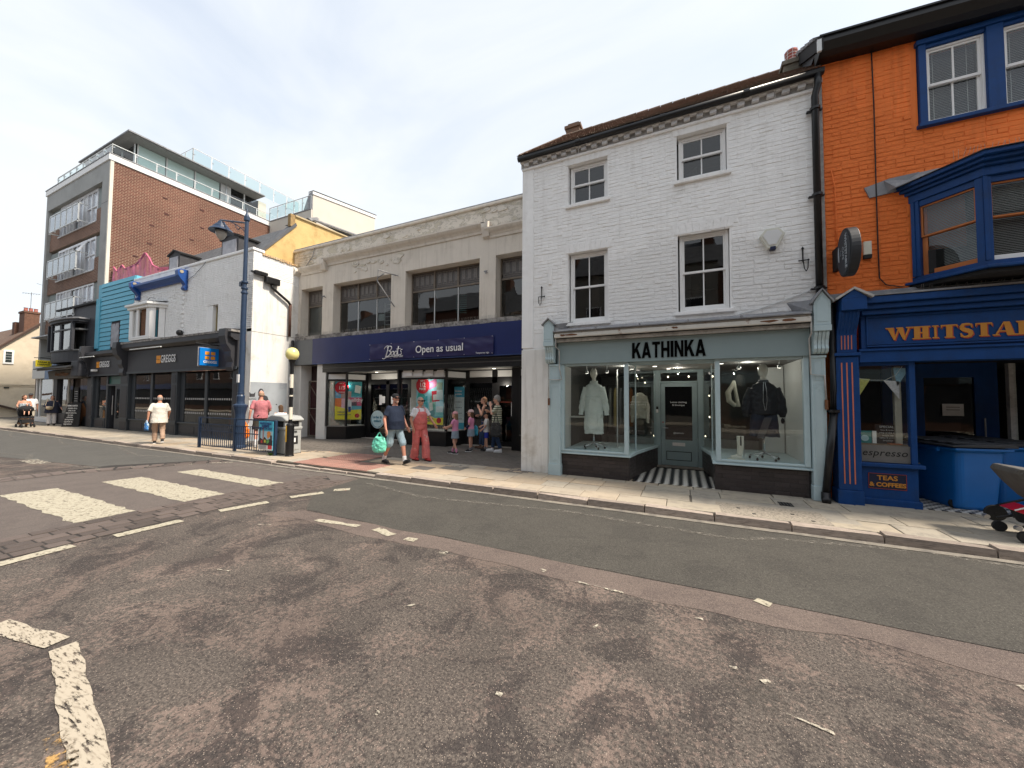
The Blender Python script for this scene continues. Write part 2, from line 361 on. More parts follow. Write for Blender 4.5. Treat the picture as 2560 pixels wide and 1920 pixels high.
CROSSA = asphalt('crossing_asphalt', (.105, .088, .080), (.160, .134, .120), (.30, .26, .22), scale=170, chipamt=.14, stain=.2)
FARA = asphalt('far_asphalt', (.076, .073, .067), (.115, .110, .100), (.3, .3, .28), scale=120, chipamt=.05, stain=.15)
def paint_mat(name, col, lo=.40, hi=.50, sc=9, stretch=(1, 1, 1), shift=0.):
    """thermoplastic road paint worn through to the tarmac"""
    m = bpy.data.materials.new(name); m.use_nodes = True; t = m.node_tree; N = t.nodes; L = t.links; b = N['Principled BSDF']; b.inputs['Roughness'].default_value = .75
    c = N.new('ShaderNodeTexCoord'); mpn = N.new('ShaderNodeMapping'); mpn.inputs['Scale'].default_value = stretch; mpn.inputs['Location'].default_value = (shift, 0, 0); L.new(c.outputs['Object'], mpn.inputs[0])
    n = N.new('ShaderNodeTexNoise'); n.inputs['Scale'].default_value = sc; n.inputs['Detail'].default_value = 9; n.inputs['Roughness'].default_value = .78; L.new(mpn.outputs[0], n.inputs['Vector'])
    r = N.new('ShaderNodeMapRange'); r.inputs[1].default_value = lo; r.inputs[2].default_value = hi; L.new(n.outputs[0], r.inputs[0])
    n2 = N.new('ShaderNodeTexNoise'); n2.inputs['Scale'].default_value = 30; n2.inputs['Detail'].default_value = 6; L.new(mpn.outputs[0], n2.inputs['Vector'])
    cr = N.new('ShaderNodeValToRGB'); cr.color_ramp.elements[0].position = .36; cr.color_ramp.elements[0].color = (col[0]*.72, col[1]*.70, col[2]*.68, 1); cr.color_ramp.elements[1].position = .52; cr.color_ramp.elements[1].color = (*col, 1)
    L.new(n2.outputs[0], cr.inputs[0]); L.new(cr.outputs[0], b.inputs['Base Color'])
    tr = N.new('ShaderNodeBsdfTransparent'); mx = N.new('ShaderNodeMixShader'); L.new(r.outputs[0], mx.inputs[0]); L.new(tr.outputs[0], mx.inputs[1]); L.new(b.outputs[0], mx.inputs[2])
    L.new(mx.outputs[0], N['Material Output'].inputs[0]); MATS[name] = m; return m
PAINT = paint_mat('cream_road_paint', (.405, .37, .285), .385, .45, 16)
PAINTW = paint_mat('worn_road_paint', (.46, .42, .34), .46, .56, 16)
PAINTG = paint_mat('ghost_road_paint', (.24, .22, .19), .46, .66, 16)
PAINTB = paint_mat('broken_road_paint', (.40, .35, .275), .405, .47, 15, (.6, 2.6, 1))
PAINTY = paint_mat('yellow_road_paint', (.48, .29, .10), .50, .58, 10)

ground = MB().box(-220, 160, -120, 220, -.40, -.012).build('ground', M('bare_ground', (.16, .15, .13), .9), None); tag(ground, kind='structure')
def sheet(name, mat, poly, z, parent=None, label=None):
    mb = MB(); mb.add([(x, y, z) for x, y in poly], [tuple(range(len(poly)))]); return mb.build(name, mat, parent, label=label)
road = sheet('road', OLD, [(-140, -6.5), (60, -6.5), (60, 6.06), (-140, 6.06)], 0.0); tag(road, kind='structure')
def wobble(x0, x1, y, a, n=60, seed=1):
    return [(x0+(x1-x0)*i/n, y+noise.noise(Vector(((x0+(x1-x0)*i/n)*1.3, seed*7.1, 0)))*a) for i in range(n+1)]
sheet('asphalt_patch', NEWA, [(-6.35, 6.05), (-6.1, 4.6)] + wobble(-5.3, 40, 3.88, .05, 200) + [(40, 6.05)], .004, road, 'newer grey asphalt lane beside the kerb')
sheet('worn_strip', PINK, wobble(-5.8, 40, 3.52, .16, 300, 2) + wobble(-5.3, 40, 3.872, .03, 60, 4)[::-1], .0025, road, 'pinkish strip where the centre line has worn away')
sheet('crossing_surface', CROSSA, [(-13.0, -6.4), (-6.75, -6.4), (-6.45, 5.9), (-11.3, 6.05), (-12.7, 4.1)], .003, road, 'pinkish asphalt of the zebra crossing')
sheet('far_asphalt', FARA, [(-140, -6.4), (-20, -6.4), (-17.5, 3.4), (-13.0, 4.0), (-11.8, 5.2), (-10.6, 6.05), (-140, 6.05)], .0035, road)
# setts: two bands beside the zebra crossing
SETT = M('sett_stone', (.100, .078, .068), .7, .25, 12, .6, 60, rnd=.30)
SETTJ = M('dark_joint', (.030, .027, .025), .95, .2, 20)
def flat_block(name, mat, seed=0, ch=.05, jit=.03, top=.5):
    rr = random.Random(seed); j = lambda a: rr.uniform(-a, a); v = []
    for a, b in ((-.5, -.5), (.5, -.5), (.5, .5), (-.5, .5)): v.append((a, b, -1.))
    for a, b in ((-.5, -.5), (.5, -.5), (.5, .5), (-.5, .5)): v.append((a, b, -.30))
    for a, b in ((-.5, -.5), (.5, -.5), (.5, .5), (-.5, .5)): v.append((a*(1-2*ch)+j(jit), b*(1-2*ch)+j(jit), j(.12)))
    f = [(8, 9, 10, 11)] + [(i, (i+1) % 4, (i+1) % 4+4, i+4) for i in range(4)] + [(i+4, (i+1) % 4+4, (i+1) % 4+8, i+8) for i in range(4)]
    me = bpy.data.meshes.new(name); me.from_pydata(v, [], f); me.materials.append(mat); me.update(); return me, v, f
def blocks(parent, name, mat, R, nmax, seed=0, ch=.05, jit=.03, nv=6):
    var = [flat_block(name, mat, seed+i, ch, jit) for i in range(nv)]
    def shp(mb, r):
        me, v, f = random.choice(var); ca, sa = cos(r[6] if len(r) > 6 else 0), sin(r[6] if len(r) > 6 else 0)
        mb.add([(r[0]+a*r[3]*ca-b*r[4]*sa, r[1]+a*r[3]*sa+b*r[4]*ca, r[2]+c*r[5]) for a, b, c in v], f)
    pieces(parent, name, R, [q[0] for q in var], mat, shp, nmax)
sheet('sett_bed', SETTJ, [(-7.62, -6.3), (-6.66, -6.3), (-6.5, 5.35), (-7.2, 5.75)], .0045, road)
sheet('sett_bed', SETTJ, [(-13.0, -6.3), (-12.45, -6.3), (-12.4, 3.4), (-11.0, 5.95), (-11.5, 6.02), (-13.0, 4.2)], .0048, road)
R = []; rr = random.Random(5)
for c in range(5):
    y = -6.0+rr.random()*.2
    while y < 5.55-c*.03:
        l = rr.uniform(.19, .30); off = (y+6)*.013+max(0, y-4)*.06
        R.append((-7.52+c*.19+off+.0, y+l/2, .011+rr.uniform(-.003, .003), .19-rr.uniform(.008, .022), l-rr.uniform(.010, .026), .012, rr.uniform(-.03, .03))); y += l
blocks(road, 'sett', SETT, R, 150, 20, .06, .03)
R = []
for c in range(3):
    y = -5
    while y < 5.75:
        l = rr.uniform(.2, .3); off = max(0, y-3.2)*.55
        R.append((-12.9+c*.19+off, y+l/2, .010, .175, l-.016, .010, -.45 if y > 3.2 else 0)); y += l
blocks(road, 'far_sett', SETT, R, 80, 40, .06, .03)
# painted markings
def ragged(poly, a=.035, step=.12, seed=0):
    out_ = []; k = len(poly)
    for i in range(k):
        p, q = Vector((*poly[i], 0)), Vector((*poly[(i+1) % k], 0)); n = max(1, int((q-p).length/step)); d = (q-p).normalized(); nrm = Vector((-d.y, d.x, 0))
        for s in range(n):
            w = p.lerp(q, s/n); w += nrm*noise.noise(Vector((w.x*6+seed, w.y*6, seed)))*a; out_.append((w.x, w.y))
    return out_
for i, (y0, y1) in enumerate(((-2.75, -2.15), (-1.5, -.95), (-.35, .3), (.85, 1.5), (2.12, 2.72), (3.32, 3.88), (4.5, 4.89), (5.52, 5.76))):
    sheet('crossing_stripe', PAINTG if i == 7 else PAINT, ragged([(-11.12+i*.09, y0), (-7.95+i*.10, y0-.02), (-7.95+i*.10, y1), (-11.05+i*.09, y1+.03)], .05, .10, i), .008, road)
def dash(name, mat, a, b, w, z=.0085, seed=0, rag=.02):
    a, b = Vector((*a, 0)), Vector((*b, 0)); d = (b-a).normalized(); n = Vector((-d.y, d.x, 0))*w/2
    return sheet(name, mat, ragged([tuple((a-n)[:2]), tuple((b-n)[:2]), tuple((b+n)[:2]), tuple((a+n)[:2])], rag, .1, seed), z, road)
for i, (a, b) in enumerate((((-6.40, 1.18), (-6.45, 1.80)), ((-6.42, 2.14), (-6.40, 2.80)), ((-6.42, 3.28), (-6.25, 3.90)), ((-6.2, 4.25), (-5.98, 4.72)), ((-5.95, 4.92), (-5.75, 5.12)), ((-6.45, .1), (-6.45, .7)), ((-6.45, -1), (-6.45, -.4)))):
    dash('give_way_dash', PAINT, a, b, .165, seed=i)
for i, (a, b) in enumerate((((-12.72, 2.45), (-12.72, 2.9)), ((-12.75, 3.3), (-12.55, 3.95)), ((-12.3, 4.27), (-11.95, 4.68)), ((-11.8, 4.84), (-11.42, 5.21)), ((-11.2, 5.5), (-10.85, 5.82)))):
    dash('give_way_dash', PAINTW, a, b, .13, seed=i+20)
for i, (a, b, m) in enumerate((((-4.75, .955), (-4.02, 1.075), PAINTB), ((-3.92, 1.075), (-2.45, .78), PAINTB))):
    dash('centre_line', m, a, b, .13, seed=i+40, rag=.025)
dash('yellow_smear', PAINTY, (-2.95, .80), (-2.6, .74), .10, seed=50)
for i, (a, b, w) in enumerate((((-4.75, 3.64), (-4.0, 3.72), .09), ((-3.72, 3.74), (-3.35, 3.655), .11), ((-3.14, 3.645), (-2.98, 3.655), .10), ((-2.52, 3.5), (-2.42, 3.52), .1), ((.55, 3.88), (.66, 3.83), .09), ((-.95, 3.52), (-.5, 3.50), .03), ((-1.35, 3.60), (-1.28, 3.58), .05))):
    dash('line_remnant', PAINT if i in (0, 1, 2, 4) else PAINTW, a, b, w, seed=i+60, rag=.04)
for i, (x, y, l, w, r) in enumerate(((.60, 2.545, .20, .018, -.2), (.28, 2.85, .05, .03, .3), (.45, 2.80, .05, .03, .5), (.1, 3.35, .05, .03, .1), (-.62, 2.9, .05, .02, 1), (-4.2, 2.2, .16, .02, .2), (-1.0, 2.0, .04, .03, 0), (-2.1, 2.5, .10, .014, .7), (1.9, 3.42, .10, .05, .3), (-1.55, 1.6, .03, .03, 0), (-3.2, .93, .12, .012, .9), (-5.2, 3.2, .2, .03, .3))):
    d = Vector((cos(r), sin(r)))*l/2; dash('paint_spill', PAINTW, (x-d.x, y-d.y), (x+d.x, y+d.y), w, seed=i+80, rag=.03)
zz = [(-5.85, 5.62), (-4.2, 5.28), (-1.6, 5.60), (.6, 5.42), (.95, 5.64), (2.5, 5.95), (4.4, 5.62)]
for i in range(len(zz)-1): dash('zigzag_line', PAINTG, zz[i], zz[i+1], .09, seed=i+100)
zz = [(-12.0, 5.75), (-14.6, 5.25), (-17.2, 5.75), (-20, 5.25), (-22.6, 5.75), (-25.4, 5.2), (-28, 5.7)]
for i in range(len(zz)-1): dash('zigzag_line', PAINTG, zz[i], zz[i+1], .09, seed=i+120)
zz = [(-12.7, 3.92), (-14.83, 3.55), (-16.0, 3.57), (-17.28, 3.9), (-19.5, 3.3), (-22, 3.9)]
for i in range(len(zz)-1): dash('zigzag_line', PAINTW if i == 1 else PAINTG, zz[i], zz[i+1], .11 if i != 1 else .3, seed=i+140)
STAIN = paint_mat('oil_stain', (.075, .067, .060), .46, .70, 22)
sheet('oil_stain', STAIN, ragged([(.38+.17*cos(t*pi/10), 2.68+.13*sin(t*pi/10)) for t in range(20)], .05, .04, 3), .0022, road)
# ------------------------------------------------------------------ pavement
pave = MB().box(-140, 60, 6.17, 13.2, -.3, .082).build('pavement', M('sandy_joint', (.13, .115, .095), .95, .2, 20), None); tag(pave, kind='structure')
SAND = M('sandy_slab', (.42, .325, .225), .85, .12, 5, .3, 60, rnd=.16, hue=(.37, .33, .27), dirt=(.22, .18, .145), ds=2.3, dt=(.52, .78))
BUFF = M('buff_slab', (.40, .345, .265), .85, .12, 5, .35, 90, rnd=.14, hue=(.33, .30, .25), dirt=(.17, .155, .14), ds=2.0, dt=(.50, .75))
KERB = M('kerb_granite', (.36, .30, .255), .8, .22, 9, .6, 70, rnd=.2, dirt=(.12, .10, .09), ds=6, dt=(.5, .7))
RED = M('red_tactile_slab', (.33, .175, .14), .85, .12, 5, .2, 40, rnd=.16, dirt=(.22, .15, .12), ds=2.2, dt=(.45, .7))
BLK = M('brown_paving_block', (.150, .130, .112), .85, .2, 8, .3, 50, rnd=.2, dirt=(.09, .08, .07), ds=1.5, dt=(.45, .7))
ZP = .1
def tact(x, y): return (-8.98 < x < -6.5 and y < 6.98) or (-8.86 < x < -7.6 and y < 7.95)
R = []; R2 = []
x = -60.0; rr = random.Random(11); 
rows = [(6.21, .46), (6.67, .46), (7.13, .46), (7.59, .46)]
def cover(x0, x1, y): return False
for ri, (y0, h) in enumerate(rows):
    x = -62+rr.random()*.3
    while x < 12:
        w = rr.choice((.46, .61, .61, .76)); a, b = x, x+w; x = b; cx = (a+b)/2
        if tact(cx, y0+h/2): continue
        if -8.98 < b and a < -6.5 and tact(min(max(cx, -8.9), -6.6), y0+h/2): 
            if a < -8.98: b = -8.98
            elif b > -6.5 and a < -6.5: a = -6.5
            cx = (a+b)/2
            if b-a < .1: continue
        if ri < 2 and .43 < cx < 1.83: continue
        if ri == 3 and (cx < -3.4 and cx > -14.4): h2 = .30
        else: h2 = h
        dst = R2 if (cx > -.6 or cx < -18) else R
        dst.append((cx, y0+h2/2, ZP+rr.uniform(-.0035, .0035), b-a-rr.uniform(.007, .016), h2-rr.uniform(.007, .016), .016, rr.uniform(-.004, .004)))
# in front of the bakery the slabs reach the wall; recess floors are built with the shops
for y0 in (8.05,):
    x = -62
    while x < -14.7:
        w = rr.choice((.46, .61)); R2.append((x+w/2, y0+.12, ZP, w-.01, .23, .016)); x += w
blocks(pave, 'sandy_slab', SAND, R, 170, 60, .015, .006)
blocks(pave, 'buff_slab', BUFF, R2, 120, 70, .015, .006)
box('cover_surround', MATS['buff_slab'], pave, .12, 2.15, 6.212, 7.12, .083, .0965)
box('inspection_cover', M('concrete_infill_cover', (.33, .29, .235), .9, .2, 12, .8, 110, dirt=(.14, .12, .10), ds=30, dt=(.5, .6)), pave, .46, 1.14, 6.24, 6.86, .084, .099)
box('inspection_cover', MATS['concrete_infill_cover'], pave, 1.15, 1.80, 6.24, 6.86, .084, .099)
for x, y in ((.75, 6.62), (.92, 6.38), (1.42, 6.60), (1.60, 6.36)): box('lifting_key_hole', BLACKM, pave, x-.022, x+.022, y-.022, y+.022, .0985, .102)
box('grating', BLACKM, pave, 1.37, 1.55, 7.08, 7.3, .09, .1045)
for i in range(4): box('grating_bar', M('worn_iron', (.10, .095, .09), .5, .2, 30, metal=.5), pave, 1.385+i*.042, 1.40+i*.042, 7.095, 7.285, .10, .108)
R = []
for i in range(7):
    for j in range(2): R.append((-8.80+i*.36, 6.38+j*.395, ZP+.001, .344, .379, .016))
for i in range(3):
    for j in range(3): R.append((-8.64+i*.41, 7.17+j*.33, ZP+.001, .394, .314, .016))
blocks(pave, 'tactile_slab', RED, R, 60, 80, .012, .003)
mb = MB()
for r in R:
    nx = 6
    for i in range(nx):
        for j in range(5 if r[4] < .35 else 6):
            cx = r[0]-r[3]/2+(i+.5)*r[3]/nx; ny = 5 if r[4] < .35 else 6; cy = r[1]-r[4]/2+(j+.5)*r[4]/ny
            mb.lathe([(.018, .1), (.014, .107), (.004, .109)], (cx, cy, 0), 6)
o = mb.build('tactile_blister', RED, pave); o['kind'] = 'stuff'
# metal covers in the slabs
for (x, y, w, h) in ((-5.55, 7.02, .5, .36), (-9.3, 9.3, .75, .5), (-4.9, 7.30, .6, .28)): box('metal_cover', M('cover_plate', (.16, .15, .135), .6, .2, 30, .4, 120, metal=.2), pave, x-w/2, x+w/2, y-h/2, y+h/2, .09, .1065)
# forecourt blocks in front of the chemist
R = []; y = 7.5; r_ = 0
while y < 11.3:
    x = -15.0+(r_ % 2)*.1
    while x < -3.2:
        if not (y < 7.98 and x < -7.5 and x > -9.0) and not (y < 7.9 and x < -14): R.append((x+.1, y+.05, ZP-.002+rr.uniform(-.0015, .0015), .192, .094, .012))
        x += .2
    y += .1; r_ += 1
blocks(pave, 'paving_block', BLK, R, 180, 90, .04, .02)
# kerb stones
R = []; x = -60.0
while x < 14:
    w = rr.uniform(.8, 1.0) if x > -8 else .9
    if x > -45: R.append((x+w/2, 6.125, .104+rr.uniform(-.004, .004)-(.055 if -9.4 < x+w/2 < -6.4 else 0), w-.014, .165, .16))
    x += w
blocks(pave, 'kerb_stone', KERB, R, 80, 100, .010, .006)
gut = sheet('gutter_strip', M('gutter_grit', (.24, .215, .18), .95, .2, 8, .5, 120, dirt=(.12, .11, .10), ds=3, dt=(.45, .65)), wobble(-60, 40, 5.93, .03, 300, 6) + [(40, 6.05), (-60, 6.05)], .0105, road)
# ------------------------------------------------------------------ sash windows (shared by several buildings)
def sash(parent, x0, x1, z0, z1, y, frame=WOODW, cols=2, glass=GLASSU, fw=.055, bar=.022, name='window', meet=.5, lowfr=None, room=True, blind=False):
    """box-sash: frame, two sashes each with bars, separate panes"""
    mb = MB(); d = .09
    mb.box(x0, x0+fw, y, y+d, z0, z1).box(x1-fw, x1, y, y+d, z0, z1).box(x0+fw, x1-fw, y, y+d, z1-fw, z1).box(x0+fw, x1-fw, y-.012, y+d, z0, z0+fw*1.2)
    w = mb.build(name, frame, parent, bevel=.004)
    zm = z0+(z1-z0)*meet; xi0, xi1 = x0+fw, x1-fw
    for k, (a, b, yy) in enumerate(((zm, z1-fw, y+.022), (z0+fw*1.2, zm+.035, y+.055))):
        f = lowfr if (lowfr and k == 1) else frame; sb = .032
        m2 = MB().box(xi0, xi0+sb, yy, yy+.03, a, b).box(xi1-sb, xi1, yy, yy+.03, a, b).box(xi0+sb, xi1-sb, yy, yy+.03, b-sb, b).box(xi0+sb, xi1-sb, yy-.003, yy+.032, a, a+sb*1.25)
        for c in range(1, cols):
            xc = xi0+(xi1-xi0)*c/cols; m2.box(xc-bar/2, xc+bar/2, yy+.002, yy+.028, a+sb*1.25, b-sb)
        s_ = m2.build('sash', f, w)
        for c in range(cols):
            xa = xi0+sb+(xi1-xi0-2*sb)*c/cols+(bar/2 if c else 0); xb = xi0+sb+(xi1-xi0-2*sb)*(c+1)/cols-(bar/2 if c < cols-1 else 0)
            box('pane', glass, s_, xa, xb, yy+.014, yy+.018, a+sb*1.25, b-sb)
    if blind:
        bl = MB(); n = int((z1-z0-2*fw)/.026)
        for i in range(n):
            zz_ = z0+fw+.02+i*.026; bl.add([(xi0+.02, y+.12, zz_), (xi1-.02, y+.12, zz_), (xi1-.02, y+.138, zz_+.019), (xi0+.02, y+.138, zz_+.019)], [(0, 1, 2, 3)])
        o = bl.build('blind_slats', M('grey_blind', (.42, .42, .41), .6, .05, 8), w); o['kind'] = 'stuff'
        mb = MB()
        for xx in (xi0+.18*(xi1-xi0), xi0+.82*(xi1-xi0)): mb.box(xx-.004, xx+.004, y+.112, y+.116, z0+fw, z1-fw)
        mb.build('blind_cord', M('pale_cord', (.6, .6, .58), .8), w)
    return w
def room(parent, x0, x1, y0, y1, z0, z1, mat=DARKRM, name='room_interior'):
    """inward facing box, open to the window wall"""
    mb = MB(); mb.add([(x0,y0,z0),(x1,y0,z0),(x1,y1,z0),(x0,y1,z0),(x0,y0,z1),(x1,y0,z1),(x1,y1,z1),(x0,y1,z1)], [(0,1,2,3),(4,7,6,5),(1,5,6,2),(2,6,7,3),(3,7,4,0)])
    return mb.build(name, mat, parent)
def downpipe(parent, pts, r, mat, name='downpipe', collars=()):
    p = MB().tube(pts, r, 12).build(name, mat, parent, smooth=True)
    for c in collars:
        MB().lathe([(r*1.25, -.05), (r*1.45, -.045), (r*1.45, -.005), (r*1.25, 0)], c, 12).build('pipe_collar', mat, p, smooth=False)
        box('pipe_bracket', mat, p, c[0]-r*2.1, c[0]+r*2.1, c[1]+r*.4, c[1]+r*1.2+.01, c[2]-.04, c[2]-.015)
    return p
# ================================================================== WHITE BRICK SHOP
wb = thing('white_brick_shop', 'white painted brick house with brown tiled roof above the pale blue KATHINKA shopfront', 'building', (-.7, 7.8, .1))
YK = 7.80
KW = [(-2.27, -1.41, 6.03, 6.94), (-.06, .80, 6.04, 6.95), (-2.27, -1.41, 3.40, 4.95), (-.06, .82, 3.44, 4.97)]
mb = MB(); wall(mb, -3.35, 2.16, 3.18, 7.36, YK, .32, KW)
mb.box(-3.35, -2.60, YK, YK+.32, .06, 3.18)                     # pier left of the shopfront
mb.box(-3.35, -3.20, YK+.32, YK+5, .06, 7.36).box(2.02, 2.16, YK+.32, YK+5, .06, 7.36).box(-3.2, 2.02, YK+4.85, YK+5, .06, 7.36)
core = mb.build('wall', WHITE, wb)
box('corner_strip', WHITE, wb, -3.37, -3.09, YK-.022, YK, 2.9, 7.10, bevel=.004)
box('pier_render', WHITE_OLD, wb, -3.37, -2.72, YK-.024, YK, .10, 2.86, bevel=.006)
brick_face(wb, 'brick', WHITE, -3.085, 2.13, 3.22, 7.15, YK, [(a-.02, b+.02, c-.11, d+.0) for a, b, c, d in KW]+[(-2.8, -2.45, 0, 3.35), (1.95, 2.16, 0, 3.4)], nmax=290, proud=.0065, joint=.006, jit=.12)
# flat brick arches above the openings
for (a, b, c, d) in KW:
    for i in range(9):
        xa = a-.06+i*(b-a+.12)/9; t = (i-4)*.012
        MB().py([(xa+.006, d+.004), (xa+(b-a+.12)/9-.006, d+.004), (xa+(b-a+.12)/9-.006+t+.004, d+.20), (xa+.006+t-.004, d+.20)], YK-.016, YK-.001).build('arch_brick', WHITE, wb)
for i, (a, b, c, d) in enumerate(KW):
    w = sash(wb, a+.03, b-.01, c+.02, d-.01, YK+.10)
    box('window_sill', WHITE, wb, a-.06, b+.06, YK-.06, YK+.1, c-.07, c-.004, bevel=.006)
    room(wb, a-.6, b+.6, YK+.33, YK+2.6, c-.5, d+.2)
    box('lining', M('window_lining', (.2, .2, .2), .9), wb, a-.02, a+.05, YK+.26, YK+.5, c, d)
# pale things seen through the panes
for (x0, x1, z0, z1, y) in ((.0, .8, 6.6, 6.72, 8.5), (-2.2, -1.4, 6.58, 6.68, 8.5), (-.02, .02, 3.6, 4.9, 9.0)): box('ceiling_beam', DIMRM, wb, x0, x1, y, y+.06, z0, z1)
mb = MB(); mb.add([(.05, 8.2, 6.10), (.34, 8.25, 6.12), (.30, 8.22, 6.5), (.12, 8.24, 6.38)], [(0, 1, 2, 3)]); mb.build('curtain', M('net_curtain', (.25, .24, .23), .9), wb)
mb = MB(); mb.box(-1.85, -1.70, 8.3, 8.34, 3.42, 4.9); mb.build('curtain', M('brown_curtain', (.10, .06, .04), .9), wb)
box('shelf', BLACKM, wb, .12, .62, 8.6, 8.75, 4.06, 4.09); box('poster_board', M('dim_panel', (.12, .12, .12), .9), wb, -.1, .18, 8.6, 8.62, 3.5, 4.4)
# dentilled cornice
box('cornice', WHITE, wb, -3.38, 2.16, YK-.05, YK, 7.085, 7.14, bevel=.012)
mb = MB().box(-3.40, 2.16, YK-.035, YK, 7.14, 7.36); mb.build('frieze', M('grey_soffit_paint', (.42, .42, .42), .8, .1, 5, dirt=(.2, .2, .2), ds=4), wb)
me = MB().box(-.055, .055, -.075, 0, -.04, .04); dm = bpy.data.meshes.new('dentil'); dm.from_pydata(me.v, [], me.f); dm.materials.append(M('dentil_paint', (.56, .56, .56), .8, .1, 5, .3, 30, rnd=.15))
for i in range(25): child('dentil', dm, wb, (-3.25+i*.225, YK-.034, 7.20+random.uniform(-.006, .006)))
box('cornice_upper', WHITE, wb, -3.40, 2.16, YK-.11, YK-.002, 7.245, 7.30)
# gutter and roof
g = MB().tube([(-3.42, YK-.17, 7.30), (2.21, YK-.17, 7.305)], .062, 12).build('gutter', BLACK, wb, smooth=True)
for x in (-2.0, -.3, 1.1): MB().tube([(x-.05, YK-.17, 7.302), (x+.05, YK-.17, 7.302)], .068, 12).build('gutter_joint', BLACK, g)
box('fascia_board', BLACKM, wb, -3.42, 2.2, YK-.115, YK-.005, 7.301, 7.36)
for x in (-2.98, -2.02, -.72, .62, 1.55): MB().tube([(x, YK-.12, 7.30), (x+.005, YK-.10, 7.22), (x-.004, YK-.03, 7.12)], .007, 5).build('loose_wire', PALEB, wb)
TILE = M('brown_clay_tile', (.145, .085, .062), .9, .3, 10, .6, 40, rnd=.38, hue=(.13, .10, .075), dirt=(.26, .22, .17), ds=20, dt=(.62, .72))
e0 = Vector((0, YK-.20, 7.35)); e1 = Vector((0, YK+2.25, 9.34)); dv = e1-e0; Ls = dv.length; dvn = dv.normalized(); nrm = Vector((0, -dvn.z, dvn.y))
mb = MB(); mb.add([(-3.38, e0.y, e0.z-.03), (2.2, e0.y, e0.z-.03), (2.2, e1.y, e1.z-.03), (-3.12, e1.y, e1.z-.03), (2.2, e1.y+2.6, e0.z), (-3.2, e1.y+2.6, e0.z)], [(0, 1, 2, 3), (3, 2, 4, 5), (0, 3, 5), (1, 4, 2)])
rf = mb.build('roof', M('roof_underlay', (.06, .045, .04), .9), wb)
def tile_mesh(seed):
    rr = random.Random(seed); q = []; hw = .078
    for s, t_, h in ((-hw, 0, 0), (hw, 0, 0), (hw, .155, -.012), (-hw, .155, -.012)): q.append(Vector((s, 0, 0))+dvn*t_+nrm*h)
    q2 = [a+nrm*(.017+rr.uniform(-.004, .006)) for a in q]
    me = bpy.data.meshes.new('roof_tile'); me.from_pydata([tuple(a) for a in q+q2], [], [(4, 5, 6, 7), (0, 1, 5, 4), (1, 2, 6, 5), (3, 7, 4, 0)]); me.materials.append(TILE); me.update(); return me
tm = [tile_mesh(i) for i in range(8)]; R = []
nr = int(Ls/.112)
for r_ in range(nr):
    x = -3.36+.26*(r_/nr)+(r_ % 2)*.08
    while x < 2.16:
        p = e0+dvn*(r_*.112)+nrm*(.012+random.uniform(-.004, .004)+.02*noise.noise(Vector((x*.7, r_*.08, 2)))); R.append((x, p.y, p.z, 1, 1, 1)); x += .163
def shp(mb, r):
    me = random.choice(tm); mb.add([(r[0]+v.co.x, r[1]+v.co.y, r[2]+v.co.z) for v in me.vertices], [tuple(p.vertices) for p in me.polygons])
pieces(rf, 'roof_tile', R, tm, TILE, shp, 260)
for i in range(18): MB().tube([(-3.1+i*.295, e1.y, e1.z-.02), (-3.1+(i+1)*.295-.01, e1.y, e1.z-.01)], .07, 10).build('ridge_tile', TILE, rf, smooth=False)
mb = MB()
for i in range(20):
    p = e0+dvn*(Ls*i/20); q = e0+dvn*(Ls*(i+1)/20-.01); mb.tube([(-3.38+.26*i/20, p.y, p.z+.01), (-3.38+.26*(i+1)/20, q.y, q.z+.01)], .035, 6)
mb.build('verge', TILE, rf)
BRK = M('old_stock_brick', (.22, .13, .09), .9, .25, 12, .6, 60, dirt=(.10, .09, .07), ds=3)
ch = MB().box(-3.02, -2.62, 10.15, 10.6, 9.0, 9.62).box(-3.06, -2.58, 10.11, 10.64, 9.62, 9.70).box(-2.98, -2.66, 10.2, 10.55, 9.70, 9.80).build('chimney', BRK, rf)
# downpipe on the seam with the orange house
dp = downpipe(wb, [(2.13, YK-.17, 7.27), (2.13, YK-.16, 7.10), (2.10, YK-.10, 6.95), (2.10, YK-.10, 3.56)], .052, BLACK, collars=((2.10, YK-.10, 6.75), (2.10, YK-.10, 5.25), (2.10, YK-.10, 3.66)))
box('pipe_backing', M('bare_render_strip', (.30, .29, .28), .9, .3, 12, .8, 40), wb, 2.16, 2.225, YK-.005, YK+.05, 3.3, 7.4)
dp2 = downpipe(wb, [(2.10, YK-.10, 3.60), (2.18, YK-.12, 3.48), (2.235, YK-.13, 3.30), (2.235, YK-.13, 1.55)], .052, BLACK, collars=((2.235, YK-.13, 1.60),))
MB().tube([(2.235, YK-.13, 1.55), (2.16, YK-.16, .9), (2.085, YK-.19, .22)], .052, 12).build('downpipe', BLACK, wb, smooth=True)
MB().tube([(2.085, YK-.19, .26), (2.08, YK-.2, .16), (2.07, YK-.28, .13)], .06, 12).build('pipe_shoe', BLACK, wb, smooth=True)
